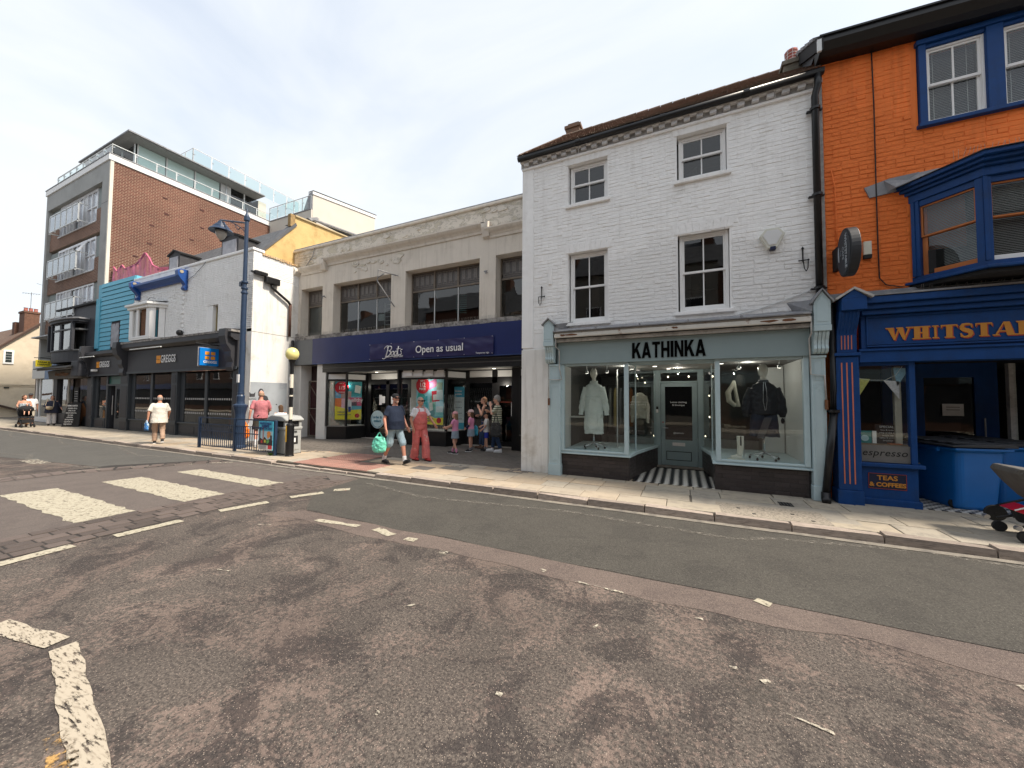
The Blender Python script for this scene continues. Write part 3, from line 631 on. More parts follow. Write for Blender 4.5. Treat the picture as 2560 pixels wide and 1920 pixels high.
# burglar alarm, plaque, iron brackets, cable
al = MB().py([(1.27, 4.66), (1.36, 4.78), (1.56, 4.78), (1.65, 4.66), (1.53, 4.42), (1.39, 4.42)], YK-.10, YK-.002).build('alarm_box', M('alarm_plastic', (.62, .62, .55), .5, .05), wb, bevel=.012)
MB().py([(1.32, 4.655), (1.38, 4.735), (1.54, 4.735), (1.60, 4.655), (1.51, 4.48), (1.41, 4.48)], YK-.112, YK-.10).build('alarm_cover', M('alarm_face', (.66, .67, .67), .4, .04), al)
box('alarm_lamp', M('navy_lens', (.01, .015, .05), .2), al, 1.42, 1.51, YK-.105, YK-.02, 4.39, 4.455, bevel=.01)
box('plaque', WHITE, wb, -2.72, -2.65, YK-.035, YK-.004, 4.32, 4.68)
for bx, bz, f in ((-2.88, 4.05, -1), (1.90, 4.15, 1)):
    b = MB().tube([(bx, YK-.03, bz+.20), (bx, YK-.03, bz-.02)], .011, 6).tube([(bx-.07, YK-.05, bz), (bx+.07, YK-.05, bz)], .010, 6).tube([(bx+(0 if f > 0 else -.07), YK-.05, bz), (bx+(0.01 if f > 0 else -.06), YK-.06, bz-.14), (bx+(.035 if f > 0 else -.03), YK-.06, bz-.20), (bx+(.06 if f > 0 else 0), YK-.06, bz-.14), (bx+(.07 if f > 0 else 0), YK-.05, bz)], .008, 6)
    b.lathe([(.004, .19), (.024, .21), (.004, .245)], (bx, YK-.03, bz), 6); b.ell((bx+.07, YK-.05, bz), (.018, .018, .018), 8, 5); b.build('iron_bracket', BLACKM, wb)
MB().tube([(.95, YK-.03, 3.31), (1.2, YK-.03, 3.36), (1.6, YK-.03, 3.48), (2.1, YK-.03, 3.66)], .009, 5).build('cable', PALEB, wb)
# ---------------- shopfront
XL, XR = -2.40, 1.93
sf = box('shop_fascia', DUCKD, wb, -2.48, 1.95, YK-.10, YK+.30, 2.50, 2.965, bevel=.004)
# KATHINKA in bold condensed capitals
def letters(spec, x, z, h, y, mat, parent, name='letter', dep=.012, tilt=0.):
    for ch_, w in spec:
        mb = MB(); s = w*.27
        def P(*pl): mb.py([(x+a*w+tilt*b*h*.0, z+b*h) for a, b in pl], y-dep+len(mb.v)*1e-5, y)
        t = .30
        if ch_ == 'K': P((0, 0), (t, 0), (t, 1), (0, 1)); P((t*.6, .42), (t*1.1, .32), (1.0, 1), (.66, 1)); P((.40, .52), (.62, .66), (1.04, 0), (.70, 0))
        elif ch_ == 'A': P((0, 0), (.28, 0), (.62, 1), (.36, 1)); P((.72, 0), (1.0, 0), (.64, 1), (.38, 1)); P((.24, .17), (.76, .17), (.70, .36), (.30, .36))
        elif ch_ == 'T': P((.35, 0), (.65, 0), (.65, .9), (.35, .9)); P((.02, .82), (.98, .82), (.98, 1), (.02, 1))
        elif ch_ == 'H': P((0, 0), (t, 0), (t, 1), (0, 1)); P((1-t, 0), (1, 0), (1, 1), (1-t, 1)); P((t, .40), (1-t, .40), (1-t, .59), (t, .59))
        elif ch_ == 'I': P((0, 0), (1, 0), (1, 1), (0, 1))
        elif ch_ == 'N': P((0, 0), (.27, 0), (.27, 1), (0, 1)); P((.73, 0), (1, 0), (1, 1), (.73, 1)); P((.02, 1), (.30, 1), (.98, 0), (.70, 0))
        if name: mb.build(name, mat, parent)
        x += w+.018
letters([('K', .165), ('A', .175), ('T', .148), ('H', .150), ('I', .052), ('N', .155), ('K', .165), ('A', .175)], -.915, 2.565, .312, YK-.102, M('black_vinyl', (.002, .002, .002), .9, spec=.05), sf)
# shutter box / old blind box with rust
RUST = M('rusty_white_metal', (.62, .60, .55), .6, .08, 5, .3, 20, dirt=(.20, .085, .03), ds=3.2, dt=(.60, .68))
WEATH = M('weathered_white_wood', (.50, .49, .47), .8, .15, 7, .4, 25, dirt=(.22, .21, .20), ds=4, dt=(.45, .7))
box('blind_box', RUST, wb, -2.50, 1.93, YK-.30, YK, 3.045, 3.135, bevel=.015)
box('blind_box_lip', RUST, wb, -2.50, 1.93, YK-.265, YK, 3.14, 3.17, bevel=.008)
for cx_, w_ in ((-2.12, .17), (-2.3, .07), (-.12, .06), (1.35, .12), (1.62, .10)):
    MB().py([(cx_+w_*cos(k*pi/6)*random.uniform(.6, 1.2), 3.095+.026*sin(k*pi/6)*random.uniform(.5, 1.1)) for k in range(12)], YK-.3035, YK-.3005).build('rust_patch', M('rust_brown', (.16, .07, .035), .9, .4, 30, .6, 60), wb)
box('blind_rail', WEATH, wb, -2.49, 1.94, YK-.20, YK-.10, 2.97, 3.035, bevel=.006)
box('blind_gap', BLACKM, wb, -2.49, 1.94, YK-.255, YK-.02, 3.0355, 3.0445)
mb = MB().px([(YK-.33, 3.172), (YK-.33, 3.19), (YK-.02, 3.29), (YK, 3.29), (YK, 3.172)], -2.52, 1.93); mb.build('lead_flashing', LEAD, wb)
for x in (-1.6, -.75, .1, .95): box('lead_roll', LEAD, wb, x-.015, x+.015, YK-.335, YK, 3.192, 3.225)
def console(px, w, parent, mat, mat2, z0=2.52, zt=3.42, hood=LEAD, yf=.30, seam=0):
    """console bracket with pointed panel and fluted scroll below"""
    c = MB().prism([(px, YK-yf, 2.98), (px+w, YK-yf, 2.98), (px+w, YK-yf, 3.36), (px+w/2, YK-yf, zt+.03), (px, YK-yf, 3.36)], (0, yf, 0)).build('console_bracket', mat, parent)
    MB().prism([(px+.03, YK-yf-.006, 3.03), (px+w-.03, YK-yf-.006, 3.03), (px+w-.03, YK-yf-.006, 3.345), (px+w/2, YK-yf-.006, zt-.045), (px+.03, YK-yf-.006, 3.345)], (0, .006, 0)).build('raised_panel', mat2, c, bevel=.004)
    box('console_block', mat, c, px-.006, px+w+.006, YK-yf-.012, YK, 2.88, 2.975, bevel=.004)
    n = 4
    for i in range(n):
        xa = px+.008+i*(w-.016)/n; xb = xa+(w-.016)/n-.006
        prof = [(YK-.02, 2.88), (YK-yf+.02, 2.88), (YK-yf+.03, 2.82), (YK-yf+.075, 2.74), (YK-yf+.085, 2.66), (YK-yf+.07, 2.60), (YK-yf+.10, 2.545), (YK-.16, z0), (YK-.02, z0)]
        MB().px(prof, xa, xb).build('flute', mat2, c, bevel=.007)
    MB().px([(YK-.02, 2.88), (YK-yf+.06, 2.88), (YK-yf+.13, 2.66), (YK-yf+.13, 2.55), (YK-.02, z0)], px+.004, px+w-.004).build('scroll_back', mat, c)
    h = MB()
    h.prism([(px-.035, YK-yf-.04, 3.33), (px+w/2, YK-yf-.04, zt+.05), (px+w/2, YK-yf-.04, zt+.075), (px-.05, YK-yf-.04, 3.345)], (0, yf+.04, 0))
    h.prism([(px+w+.035, YK-yf-.04, 3.33), (px+w/2, YK-yf-.0401, zt+.0505), (px+w/2, YK-yf-.0401, zt+.0755), (px+w+.05, YK-yf-.04, 3.345)], (0, yf+.04, 0)); h.build('hood', hood, c)
    return c
def pilaster(px, w, parent, mat, mat2):
    p = box('pilaster', mat, parent, px, px+w, YK-.12, YK+.1, .34, 2.50, bevel=.004)
    for z0, z1 in ((.42, 2.02), (2.08, 2.42)):
        m2 = MB(); a, b = px+.035, px+w-.035
        m2.box(a, a+.012, YK-.128, YK-.12, z0, z1).box(b-.012, b, YK-.128, YK-.12, z0, z1).box(a+.012, b-.012, YK-.128, YK-.12, z0, z0+.012).box(a+.012, b-.012, YK-.128, YK-.12, z1-.012, z1); m2.build('panel_moulding', mat2, p)
    box('plinth_block', mat, p, px-.012, px+w+.012, YK-.14, YK+.1, .10, .338, bevel=.006)
    box('capital', mat2, p, px-.01, px+w+.01, YK-.14, YK+.02, 2.455, 2.498, bevel=.008)
pilaster(-2.66, .25, wb, DUCK, DUCK); pilaster(1.955, .19, wb, DUCK, DUCK)
console(-2.73, .21, wb, DUCK, DUCK); console(1.965, .215, wb, DUCK, DUCK, zt=3.50)
MB().add([(-2.58, YK-.22, 3.36), (-2.15, YK-.01, 3.42), (-2.35, YK-.03, 3.20), (-2.5, YK-.24, 3.24)], [(0, 1, 2, 3)]).build('side_flashing', LEAD, wb)
MB().add([(1.97, YK-.24, 3.42), (1.66, YK-.01, 3.44), (1.78, YK-.03, 3.20), (1.95, YK-.26, 3.22)], [(3, 2, 1, 0)]).build('side_flashing', LEAD, wb)
for pts in ([(-2.47, YK-.26, 3.12), (-2.47, YK-.26, 2.86), (-2.42, YK-.17, 2.80), (-2.42, YK-.15, 2.40), (-2.37, YK-.14, 2.16), (-2.66, YK-.16, 2.16), (-2.66, YK-.16, 1.75)], [(1.935, YK-.26, 3.14), (1.935, YK-.26, 2.86), (1.93, YK-.15, 2.78), (1.94, YK-.15, 2.18), (2.12, YK-.15, 2.16), (2.135, YK-.15, 1.72)]):
    MB().tube(pts, .013, 6).build('blind_crank_rod', WEATH, wb, smooth=True)
for x in (-2.66, 2.135): box('crank_gear', M('rust_brown', (.16, .07, .035), .9, .4, 30, .6, 60), wb, x-.02, x+.02, YK-.17, YK-.13, 1.60, 1.76, bevel=.006)
# stall risers of dark glazed brick, each brick its own piece
P1, P2, P3 = (-1.00, YK), (-.93, 8.35), (-.575, 9.78)
Q1, Q2, Q3 = (.53, YK), (.56, 8.85), (.405, 9.80)
DKB = M('dark_glazed_brick', (.042, .034, .034), .38, .2, 9, .15, 30, rnd=.25, dirt=(.08, .07, .065), ds=14, dt=(.55, .66))
JNT = M('black_mortar', (.026, .022, .022), .9)
ris = MB().pz([(-2.42, YK), P1, P2, P3, (-2.42, P3[1])], .10, .565).build('stall_riser', JNT, wb)
ris2 = MB().pz([Q1, (1.94, YK), (1.94, Q3[1]), Q3, Q2], .10, .565).build('stall_riser', JNT, wb)
vb = [unit_brick('riser_brick', DKB, .012, .025, .05, i)[0] for i in range(4)]
def riser_run(par, a, b, z0, z1):
    a, b = Vector((*a, 0)), Vector((*b, 0)); L_ = (b-a).length; d = (b-a)/L_; ang = atan2(d.y, d.x); r_ = 0; z = z0
    while z+.07 < z1+.01:
        s = -(.1125 if r_ % 2 else 0)
        while s < L_-.02:
            p, q = max(s, 0), min(s+.225, L_); s += .225
            if q-p > .03:
                c = a+d*((p+q)/2); child('riser_brick', random.choice(vb), par, (c.x, c.y, z+.0355), (q-p-.004, .005, .0705), (0, 0, ang))
        z += .075; r_ += 1
riser_run(ris, (-2.40, YK), P1, .10, .56); riser_run(ris, P1, P2, .10, .56); riser_run(ris, P2, P3, .10, .56)
riser_run(ris2, Q1, (1.92, YK), .10, .56); riser_run(ris2, Q2, Q1, .10, .56); riser_run(ris2, Q3, Q2, .10, .56)
for par, pl in ((ris, [(-2.43, YK-.065), (-.965, YK-.065), (-.88, 8.33), (-.545, 9.78), (-.6, 9.80), (-2.43, 9.80)]), (ris2, [(.485, YK-.065), (1.96, YK-.065), (1.96, 9.8), (.40, 9.8), (.375, 9.8), (.515, 8.82)])):
    MB().pz(pl, .567, .60).build('shop_sill', DUCK, par, bevel=.008); MB().pz([(a*1.0, b+.03) for a, b in pl], .601, .625).build('sill_moulding', DUCK, par, bevel=.006)
ZS = .626
for par, (a, b) in ((wb, (-2.36, -2.40)),):
    pass
fr = MB().box(-2.42, -2.345, YK-.06, YK+.04, ZS, 2.50).box(-1.085, -1.0, YK-.045, YK+.045, ZS, 2.50).box(-2.345, -1.085, YK-.04, YK+.04, 2.455, 2.50).box(-2.345, -1.085, YK-.05, YK+.03, ZS, ZS+.035).build('window_frame', DUCK, wb, bevel=.006)
box('shop_window', GLASS, fr, -2.345, -1.085, YK-.004, YK+.004, ZS+.035, 2.455)
fr2 = MB().box(.545, .625, YK-.045, YK+.045, ZS, 2.50).box(1.86, 1.94, YK-.06, YK+.04, ZS, 2.50).box(.625, 1.86, YK-.04, YK+.04, 2.455, 2.50).box(.625, 1.86, YK-.05, YK+.03, ZS, ZS+.035).build('window_frame', DUCK, wb, bevel=.006)
box('shop_window', GLASS, fr2, .625, 1.86, YK-.004, YK+.004, ZS+.035, 2.455)
def pane_between(par, a, b, z0, z1, mat=GLASS, name='side_window', th=.008):
    a, b = Vector((*a, 0)), Vector((*b, 0)); n = Vector((-(b-a).y, (b-a).x, 0)).normalized()*th/2
    return MB().pz([tuple((a-n)[:2]), tuple((b-n)[:2]), tuple((b+n)[:2]), tuple((a+n)[:2])], z0, z1).build(name, mat, par)
pane_between(fr, (-1.0, YK+.05), (-.93, 8.33), ZS, 2.47); pane_between(fr, (-.925, 8.37), (-.60, 9.74), ZS, 2.47)
pane_between(fr2, (.55, YK+.05), (.56, 8.83), ZS, 2.47); pane_between(fr2, (.56, 8.87), (.41, 9.74), ZS, 2.47)
MB().tube([(-.93, 8.35, ZS), (-.93, 8.35, 2.5)], .016, 8).build('corner_post', DUCK, fr); MB().tube([(.56, 8.85, ZS), (.56, 8.85, 2.5)], .016, 8).build('corner_post', DUCK, fr2)
# door wall
YD = 9.86
dw = MB().box(-.66, -.50, YD-.05, YD+.08, .14, 2.47).box(.32, .44, YD-.05, YD+.08, .14, 2.47).box(-.50, .32, YD-.05, YD+.08, 2.40, 2.47).box(-.50, .32, YD-.05, YD+.08, 2.155, 2.195).build('door_frame', DUCKD, wb, bevel=.005)
box('fanlight', GLASS, dw, -.50, .32, YD, YD+.006, 2.195, 2.40)
do = MB().box(-.495, -.40, YD-.02, YD+.03, .145, 2.15).box(.20, .315, YD-.02, YD+.03, .145, 2.15).box(-.40, .20, YD-.02, YD+.03, 2.06, 2.15).box(-.40, .20, YD-.02, YD+.03, .145, .76).build('door', DUCKD, wb, bevel=.004)
box('door_glass', glass_mat('door_glass', (.35, .36, .37), 1, .04), do, -.40, .20, YD, YD+.006, .76, 2.06)
box('letter_plate', STEEL, do, -.24, .04, YD-.028, YD-.02, .62, .70, bevel=.003)
mb = MB(); mb.box(-.38, .18, YD-.026, YD-.02, .27, .285).box(-.38, .18, YD-.026, YD-.02, .475, .49).box(-.38, -.365, YD-.026, YD-.02, .285, .475).box(.165, .18, YD-.026, YD-.02, .285, .475); mb.build('door_moulding', BLACK, do)
MB().tube([(-.45, YD-.02, 1.05), (-.45, YD-.06, 1.05), (-.33, YD-.06, 1.05)], .011, 8).build('door_handle', STEEL, do, smooth=True)
box('lock', M('red_lock', (.3, .03, .02), .5), do, -.465, -.435, YD-.024, YD-.02, 1.17, 1.20)
text('Lorem ipsum', .001, (0, YD, 1), '-y', BLACK, do) if False else None
text('Loose clothing', .062, (-.10, YD-.004, 1.68), '-y', M('white_vinyl', (.7, .7, .7), .5), do, ext=.0008)
text('& boutique', .062, (-.10, YD-.004, 1.61), '-y', MATS['white_vinyl'], do, ext=.0008)
text('@kathinka', .055, (-.10, YD-.004, .93), '-y', MATS['white_vinyl'], do, ext=.0008)
text('Thursday & Friday 11 - 5', .050, (-.93, 9.58, .80), '-y', MATS['white_vinyl'], wb, ext=.0008)
text('Saturday 11 - 4', .050, (-.88, 9.58, .72), '-y', MATS['white_vinyl'], wb, ext=.0008)
box('doorbell', M('white_plastic', (.6, .6, .6), .4), dw, -.60, -.555, YD-.07, YD-.05, 1.42, 1.50); box('doorbell_camera', BLACK, dw, -.60, -.555, YD-.07, YD-.05, 1.50, 1.57)
for (x0, x1) in ((-1.60, -.66), (.44, 1.3)): box('side_light', GLASS, wb, x0, x1, YD, YD+.006, .50, 2.47); box('side_light_sill', DUCKD, wb, x0, x1, YD-.05, YD+.05, .45, .50); box('low_panel', BLACK, wb, x0, x1, YD-.01, YD+.05, .1, .448)
# black and white checker tiles, door step
en = box('entrance_floor', JNT, wb, -1.0, .55, YK+.0, YD-.05, .06, .094)
tb = [flat_block('floor_tile', M('black_tile', (.025, .025, .027), .35, .2, 20), 1, .01, .003)[0]]; tw = [flat_block('floor_tile', M('white_tile', (.60, .58, .54), .35, .1, 20), 2, .01, .003)[0]]
ts = .072; R = []; mbs = {0: MB(), 1: MB()}
for j in range(21):
    for i in range(40):
        cx = -1.0+i*.042; cy = YK+.04+j*.084+(i % 2)*.042; k = (i//2) % 2
        if cx < -.95+.36*max(0, (cy-8.35)/1.4) or cx > .53-.12*max(0, (cy-8.85)): continue
        if len(R) < 290: R.append(1); child('floor_tile', (tb if k else tw)[0], en, (cx, cy, .106), (.056, .056, .01), (0, 0, pi/4))
        else: mbs[k].obox((cx, cy, .101), (.02, .02, 0), (-.02, .02, 0), (0, 0, .005))
for k, n_ in ((0, 'white_tile'), (1, 'black_tile')):
    o = mbs[k].build('floor_tile_field', MATS[n_], en)
    if o: o['kind'] = 'stuff'
box('door_step', M('stone_step', (.25, .22, .19), .8, .2, 12), wb, -.66, .46, YD-.17, YD-.05, .10, .145, bevel=.01)
box('soffit', M('soffit_cream', (.42, .41, .38), .8, .05, 3), wb, -1.0, .55, YK+.3, YD+.1, 2.47, 2.50); box('soffit_lip', DUCK, wb, -1.0, .55, YK+.05, YK+.3, 2.455, 2.499)
# shop interior
it = MB(); it.add([(-3.1, YK+.01, .58), (2.0, YK+.01, .58), (2.0, 12.6, .58), (-3.1, 12.6, .58), (-3.1, YK+.01, 2.51), (2.0, YK+.01, 2.51), (2.0, 12.6, 2.51), (-3.1, 12.6, 2.51)], [(4, 7, 6, 5), (2, 6, 7, 3)]); it.build('shop_ceiling', M('dim_shop_plaster', (.18, .18, .175), .9), wb)
box('side_wall_panel', ROOMW, wb, -2.50, -2.46, YK+.05, 8.7, .6, 2.5); box('shop_wall', M('shop_wall_dark', (.09, .092, .09), .9), wb, -2.56, -2.5, YK+.05, 12.6, .1, 2.5)
box('side_wall_panel', ROOMW, wb, 1.96, 2.0, YK+.05, 12.6, .1, 2.5); MB().pz([(1.94, 9.5), (1.55, 9.5), (1.55, 9.54), (1.94, 9.54)], .63, 2.45).build('display_back_panel', ROOMW, wb)
box('panel_edge', BLACKM, wb, 1.55, 1.562, 9.47, 9.5, .63, 2.4); box('shop_floor', M('shop_floor_wood', (.10, .07, .05), .5, .2, 6), wb, -2.5, 1.96, YD+.1, 12.6, .10, .15)
box('shelf', ROOMW, wb, -2.46, -2.05, 8.6, 8.95, 1.30, 1.33); box('shelf_upright', DIMRM, wb, -2.2, -2.1, 8.9, 8.95, 1.33, 1.75)
for x0, x1 in ((-1.40, -1.385),): MB().tube([(x0, 8.9, .63), (x0, 8.9, 2.45)], .012, 8).build('display_pole', PALEB, wb)
LAMP = M('lit_bulb', (1.0, .86, .62), .4, 0, emit=3)
SPOT = M('spot_face', (1.0, .93, .82), .4, 0, emit=1.6)
for i, (x, y, z) in enumerate(((-1.93, 8.1, 2.33), (-1.50, 8.15, 2.34), (.98, 8.2, 2.36), (1.62, 8.2, 2.36))):
    sp = MB().tube([(x, y, 2.5), (x, y, z+.03)], .008, 6).lathe([(.012, .05), (.03, .03), (.036, -.02)], (x, y, z), 10).build('spotlight', STEEL, wb); MB().lathe([(.028, -.021), (.005, -.026)], (x, y, z), 10).build('spot_lens', SPOT, sp)
for (x, y, z) in ((-.34, 10.3, 2.33), (.14, 10.3, 2.33), (.46, 10.6, 2.33), (-.93, 10.6, 2.20), (-.93, 10.8, 1.35), (.62, 10.8, 1.85), (.62, 10.8, 1.30), (-.75, 11.2, .72), (.55, 11.4, .75)):
    b = MB().tube([(x, y, z+.09), (x, y, z+.03)], .012, 6).build('pendant_cap', BLACKM, wb); MB().ell((x, y, z), (.017, .017, .022), 8, 6).build('pendant_bulb', LAMP, b)
for (x, y) in ((-.55, 8.6), (-.3, 9.4), (.7, 8.4), (-.05, 9.1), (-1.1, 9.2)): MB().lathe([(.045, 2.468), (.04, 2.462), (.005, 2.4615)], (x, y, 0), 12).build('downlight', SPOT, wb)
for x in (-1.2, 1.2, -.1):
    l = bpy.data.lights.new('shop_lamp', 'POINT'); l.energy = 4.0 if x != -.1 else 2.0; l.shadow_soft_size = .02; l.color = (1, .93, .82); lo = bpy.data.objects.new('shop_lamp', l); COL.objects.link(lo); lo.location = (x, 8.75 if x != -.1 else 9.2, 2.42); lo.parent = wb; lo.location = Vector(lo.location)-org(wb)
# ================================================================== ORANGE CAFE HOUSE
oc = thing('orange_cafe', 'bright orange painted brick house with royal blue bay window and blue cafe shopfront', 'building', (4.2, 7.85, .1))
YO = 7.82
OW = [(3.42, 7.6, 6.07, 7.38)]
mb = MB(); wall(mb, 2.22, 8.2, 3.3, 7.74, YO, .3, OW+[(3.9, 6.4, 3.75, 5.0)]); mb.box(2.22, 2.36, YO+.3, YO+6, .06, 7.74).box(8.0, 8.2, YO+.3, YO+6, .06, 7.74).box(2.36, 8.0, YO+5.9, YO+6, .06, 7.74); mb.build('wall', ORANGE, oc)
brick_face(oc, 'brick', ORANGE, 2.235, 8.1, 3.45, 7.62, YO, [(3.34, 7.7, 6.0, 7.45), (3.27, 7.0, 3.4, 5.02)], nmax=290, proud=.0075, joint=.006, jit=.12, seed=31)
# ogee gutter box, deep and black
mb = MB().prism([(2.14, YO-.34, 7.77), (2.14, YO-.34, 7.69), (2.14, YO-.27, 7.58), (2.14, YO-.18, 7.54), (2.14, YO-.001, 7.54), (2.14, YO-.001, 7.77)], (6.1, .0, -.30)); mb.build('gutter', BLACK, oc)
mb = MB().prism([(2.12, YO-.37, 7.772), (2.12, YO-.37, 7.80), (2.12, YO-.30, 7.80), (2.12, YO-.30, 7.772)], (6.1, 0, -.30)); mb.build('gutter_lip', BLACK, oc)
mb = MB().add([(2.15, YO-.30, 7.76), (8.2, YO-.30, 7.48), (8.2, YO+2.6, 9.3), (2.15, YO+2.6, 9.5), (2.15, YO+5.6, 7.8), (8.2, YO+5.6, 7.8)], [(0, 1, 2, 3), (3, 2, 5, 4), (0, 3, 4), (1, 5, 2)]); mb.build('roof', SLATE, oc)
bb = MB().prism([(2.10, YO-.36, 7.55), (2.10, YO-.36, 7.78), (2.10, YO+2.5, 9.53), (2.10, YO+2.5, 9.30)], (.07, 0, 0)).build('barge_board', BLACKM, oc)
box('barge_end', PALEB, bb, 2.085, 2.14, YO-.38, YO-.34, 7.52, 7.72)
for i in range(6): MB().obox((2.12, YO-.1+i*.25, 7.96+i*.155), (.05, 0, 0), (0, .10, .07), (0, -.012, .02)).build('verge_stone', LEAD, bb)
stk = MB().box(1.86, 2.15, 8.55, 8.9, 7.9, 8.30).box(1.83, 2.17, 8.52, 8.93, 8.30, 8.38).build('chimney', M('mossy_stone', (.17, .15, .12), .95, .3, 9, .9, 20, dirt=(.10, .11, .06), ds=4), oc)
pot = MB().lathe([(.10, 0), (.105, .03), (.088, .05), (.088, .20), (.105, .22), (.108, .27), (.09, .28)], (2.02, 8.7, 8.38), 18).build('chimney_pot', M('red_clay_pot', (.36, .10, .075), .8, .2, 10, dirt=(.45, .35, .32), ds=12), stk, smooth=True)
mb = MB()
for k in range(3): mb.tube([(2.02+.105*cos(t*pi/8), 8.7+.105*sin(t*pi/8), 8.45+k*.06) for t in range(16)], .004, 4, closed=True)
for k in range(8): mb.tube([(2.02+.105*cos(k*pi/4), 8.7+.105*sin(k*pi/4), 8.39), (2.02+.112*cos(k*pi/4), 8.7+.112*sin(k*pi/4), 8.66)], .0035, 4)
mb.build('pot_band', PALEB, pot)
# cables on the wall
MB().tube([(2.88, YO-.03, 7.58), (2.89, YO-.03, 6.6), (2.885, YO-.03, 5.2), (2.885, YO-.03, 4.2), (2.89, YO-.03, 3.72), (2.97, YO-.03, 3.60), (3.15, YO-.03, 3.55), (3.3, YO-.04, 3.57)], .009, 6).build('black_cable', BLACKM, oc, smooth=True)
MB().tube([(2.32, YO-.03, 5.65), (2.36, YO-.03, 5.35), (2.37, YO-.03, 4.6), (2.38, YO-.03, 4.3)], .008, 6).build('painted_cable', ORANGE, oc, smooth=True)
# top window: blue frame, white sashes
ZT0, ZT1 = 6.09, 7.36
tf = MB().box(3.43, 3.52, YO-.05, YO+.12, ZT0, ZT1).box(4.17, 4.35, YO-.05, YO+.12, ZT0, ZT1).box(5.0, 5.18, YO-.05, YO+.12, ZT0, ZT1).box(5.83, 5.92, YO-.05, YO+.12, ZT0, ZT1).box(3.40, 5.95, YO-.075, YO+.12, ZT1, ZT1+.075).box(3.40, 5.95, YO-.085, YO+.12, ZT0-.06, ZT0).box(3.52, 4.17, YO-.03, YO+.1, ZT1-.06, ZT1-.001).box(4.35, 5.0, YO-.03, YO+.1, ZT1-.06, ZT1-.001).box(5.18, 5.83, YO-.03, YO+.1, ZT1-.06, ZT1-.001).build('window_surround', BLUE, oc, bevel=.008)
for a, b in ((3.52, 4.17), (4.35, 5.0), (5.18, 5.83)): sash(tf, a, b, ZT0+.002, ZT1-.062, YO-.0, blind=True, fw=.03, glass=glass_mat('blind_glass', (.80, .82, .82), 1, .03))
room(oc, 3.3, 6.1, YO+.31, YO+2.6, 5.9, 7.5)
# canted bay window
def bay_prism(mb, off, z0, z1): 
    k = off*.41
    return mb.pz([(3.29-off, YO+.001), (3.80-k, YO-.58-off), (5.9+k, YO-.58-off), (6.5+off, YO+.001)], z0, z1)
by = bay_prism(MB(), .0, 3.60, 3.68).build('bay_window', BLUE, oc)
for off, z0, z1, m in ((.10, 3.56, 3.60, BLUE), (.04, 3.50, 3.559, BLACKM), (.02, 4.86, 4.98, BLUE), (.07, 4.981, 5.03, BLUE), (.13, 5.031, 5.08, BLUE), (.19, 5.081, 5.14, BLUE)): bay_prism(MB(), off, z0, z1).build('bay_moulding' if m is BLUE else 'bay_underside', m, by, bevel=.008)
mb = MB(); mb.add([(3.08, YO-.02, 5.141), (3.70, YO-.80, 5.141), (6.0, YO-.80, 5.141), (6.7, YO-.02, 5.141), (3.35, YO-.005, 5.34), (6.4, YO-.005, 5.34), (3.95, YO-.3, 5.24), (5.75, YO-.3, 5.24)], [(0, 1, 6, 4), (1, 2, 7, 6), (2, 3, 5, 7), (4, 6, 7, 5)]); mb.build('bay_lead_roof', LEAD, by)
MB().py([(2.74, 5.24), (3.05, 5.32), (3.40, 5.34), (3.40, 5.12), (2.80, 5.06)], YO-.03, YO-.004).build('step_flashing', LEAD, by)
MB().add([(2.98, YO-.03, 5.30), (3.22, YO-.20, 5.16), (3.06, YO-.18, 5.10), (3.02, YO-.03, 5.10)], [(0, 1, 2, 3)]).build('flashing_fold', LEAD, by)
def facet(ax, ay, bx, by_, z0, z1, post=.075, mid=4.28, ofr=None, side=False):
    """one face of the bay with its posts, sashes, panes and blind"""
    a, b = Vector((ax, ay, 0)), Vector((bx, by_, 0)); d = (b-a); L_ = d.length; d.normalize(); n = Vector((d.y, -d.x, 0))
    def bar(name, s0, s1, za, zb, o0, o1, m, par=by, bev=.004):
        q = [a+d*s0+n*o0, a+d*s1+n*o0, a+d*s1+n*o1, a+d*s0+n*o1]; mm = MB().pz([(p.x, p.y) for p in q], za, zb); return mm.build(name, m, par, bevel=bev)
    bar('bay_post', 0, post, z0, z1, -.08, .012, BLUE); bar('bay_post', L_-post, L_, z0, z1, -.08, .012, BLUE)
    bar('bay_post', -.012, .03, z0, z1, .012, .03, BLUE)
    bar('bay_head', post, L_-post, z1-.09, z1, -.07, -.005, BLUE)
    OR2 = M('burnt_orange_frame', (.46, .145, .035), .5, .1, 6); f = .025
    for k, (za, zb, o) in enumerate(((mid, z1-.09, -.03), (z0, mid+.02, -.055))):
        w_ = f if k == 0 else (.06 if side else .03); mt = OR2
        bar('sash', post, post+w_, za, zb, o-.03, o, mt); bar('sash', L_-post-f, L_-post, za, zb, o-.03, o, mt); bar('sash', post, L_-post, zb-f, zb, o-.031, o+.001, mt); bar('sash', post, L_-post, za, za+(f if k == 0 else .08), o-.031, o+.001, mt if (k == 0 or side) else WOODW)
        bar('pane', post+w_, L_-post-f, za, zb, o-.018, o-.014, glass_mat('blind_glass'), bev=0)
    mb = MB(); nsl = int((z1-z0-.15)/.024)
    for i in range(nsl):
        z = z0+.09+i*.024; p0 = a+d*(post+.03)-n*.13; p1 = a+d*(L_-post-.03)-n*.13; p2 = p1-n*.016; p3 = p0-n*.016
        mb.add([(p0.x, p0.y, z), (p1.x, p1.y, z), (p2.x, p2.y, z+.018), (p3.x, p3.y, z+.018)], [(0, 1, 2, 3)])
    o = mb.build('blind_slats', M('grey_blind'), by); o['kind'] = 'stuff'
facet(3.31, YO-.02, 3.80, YO-.56, 3.68, 4.86, side=True); facet(3.80, YO-.56, 5.9, YO-.56, 3.68, 4.86); facet(5.9, YO-.56, 6.48, YO-.02, 3.68, 4.86, side=True)
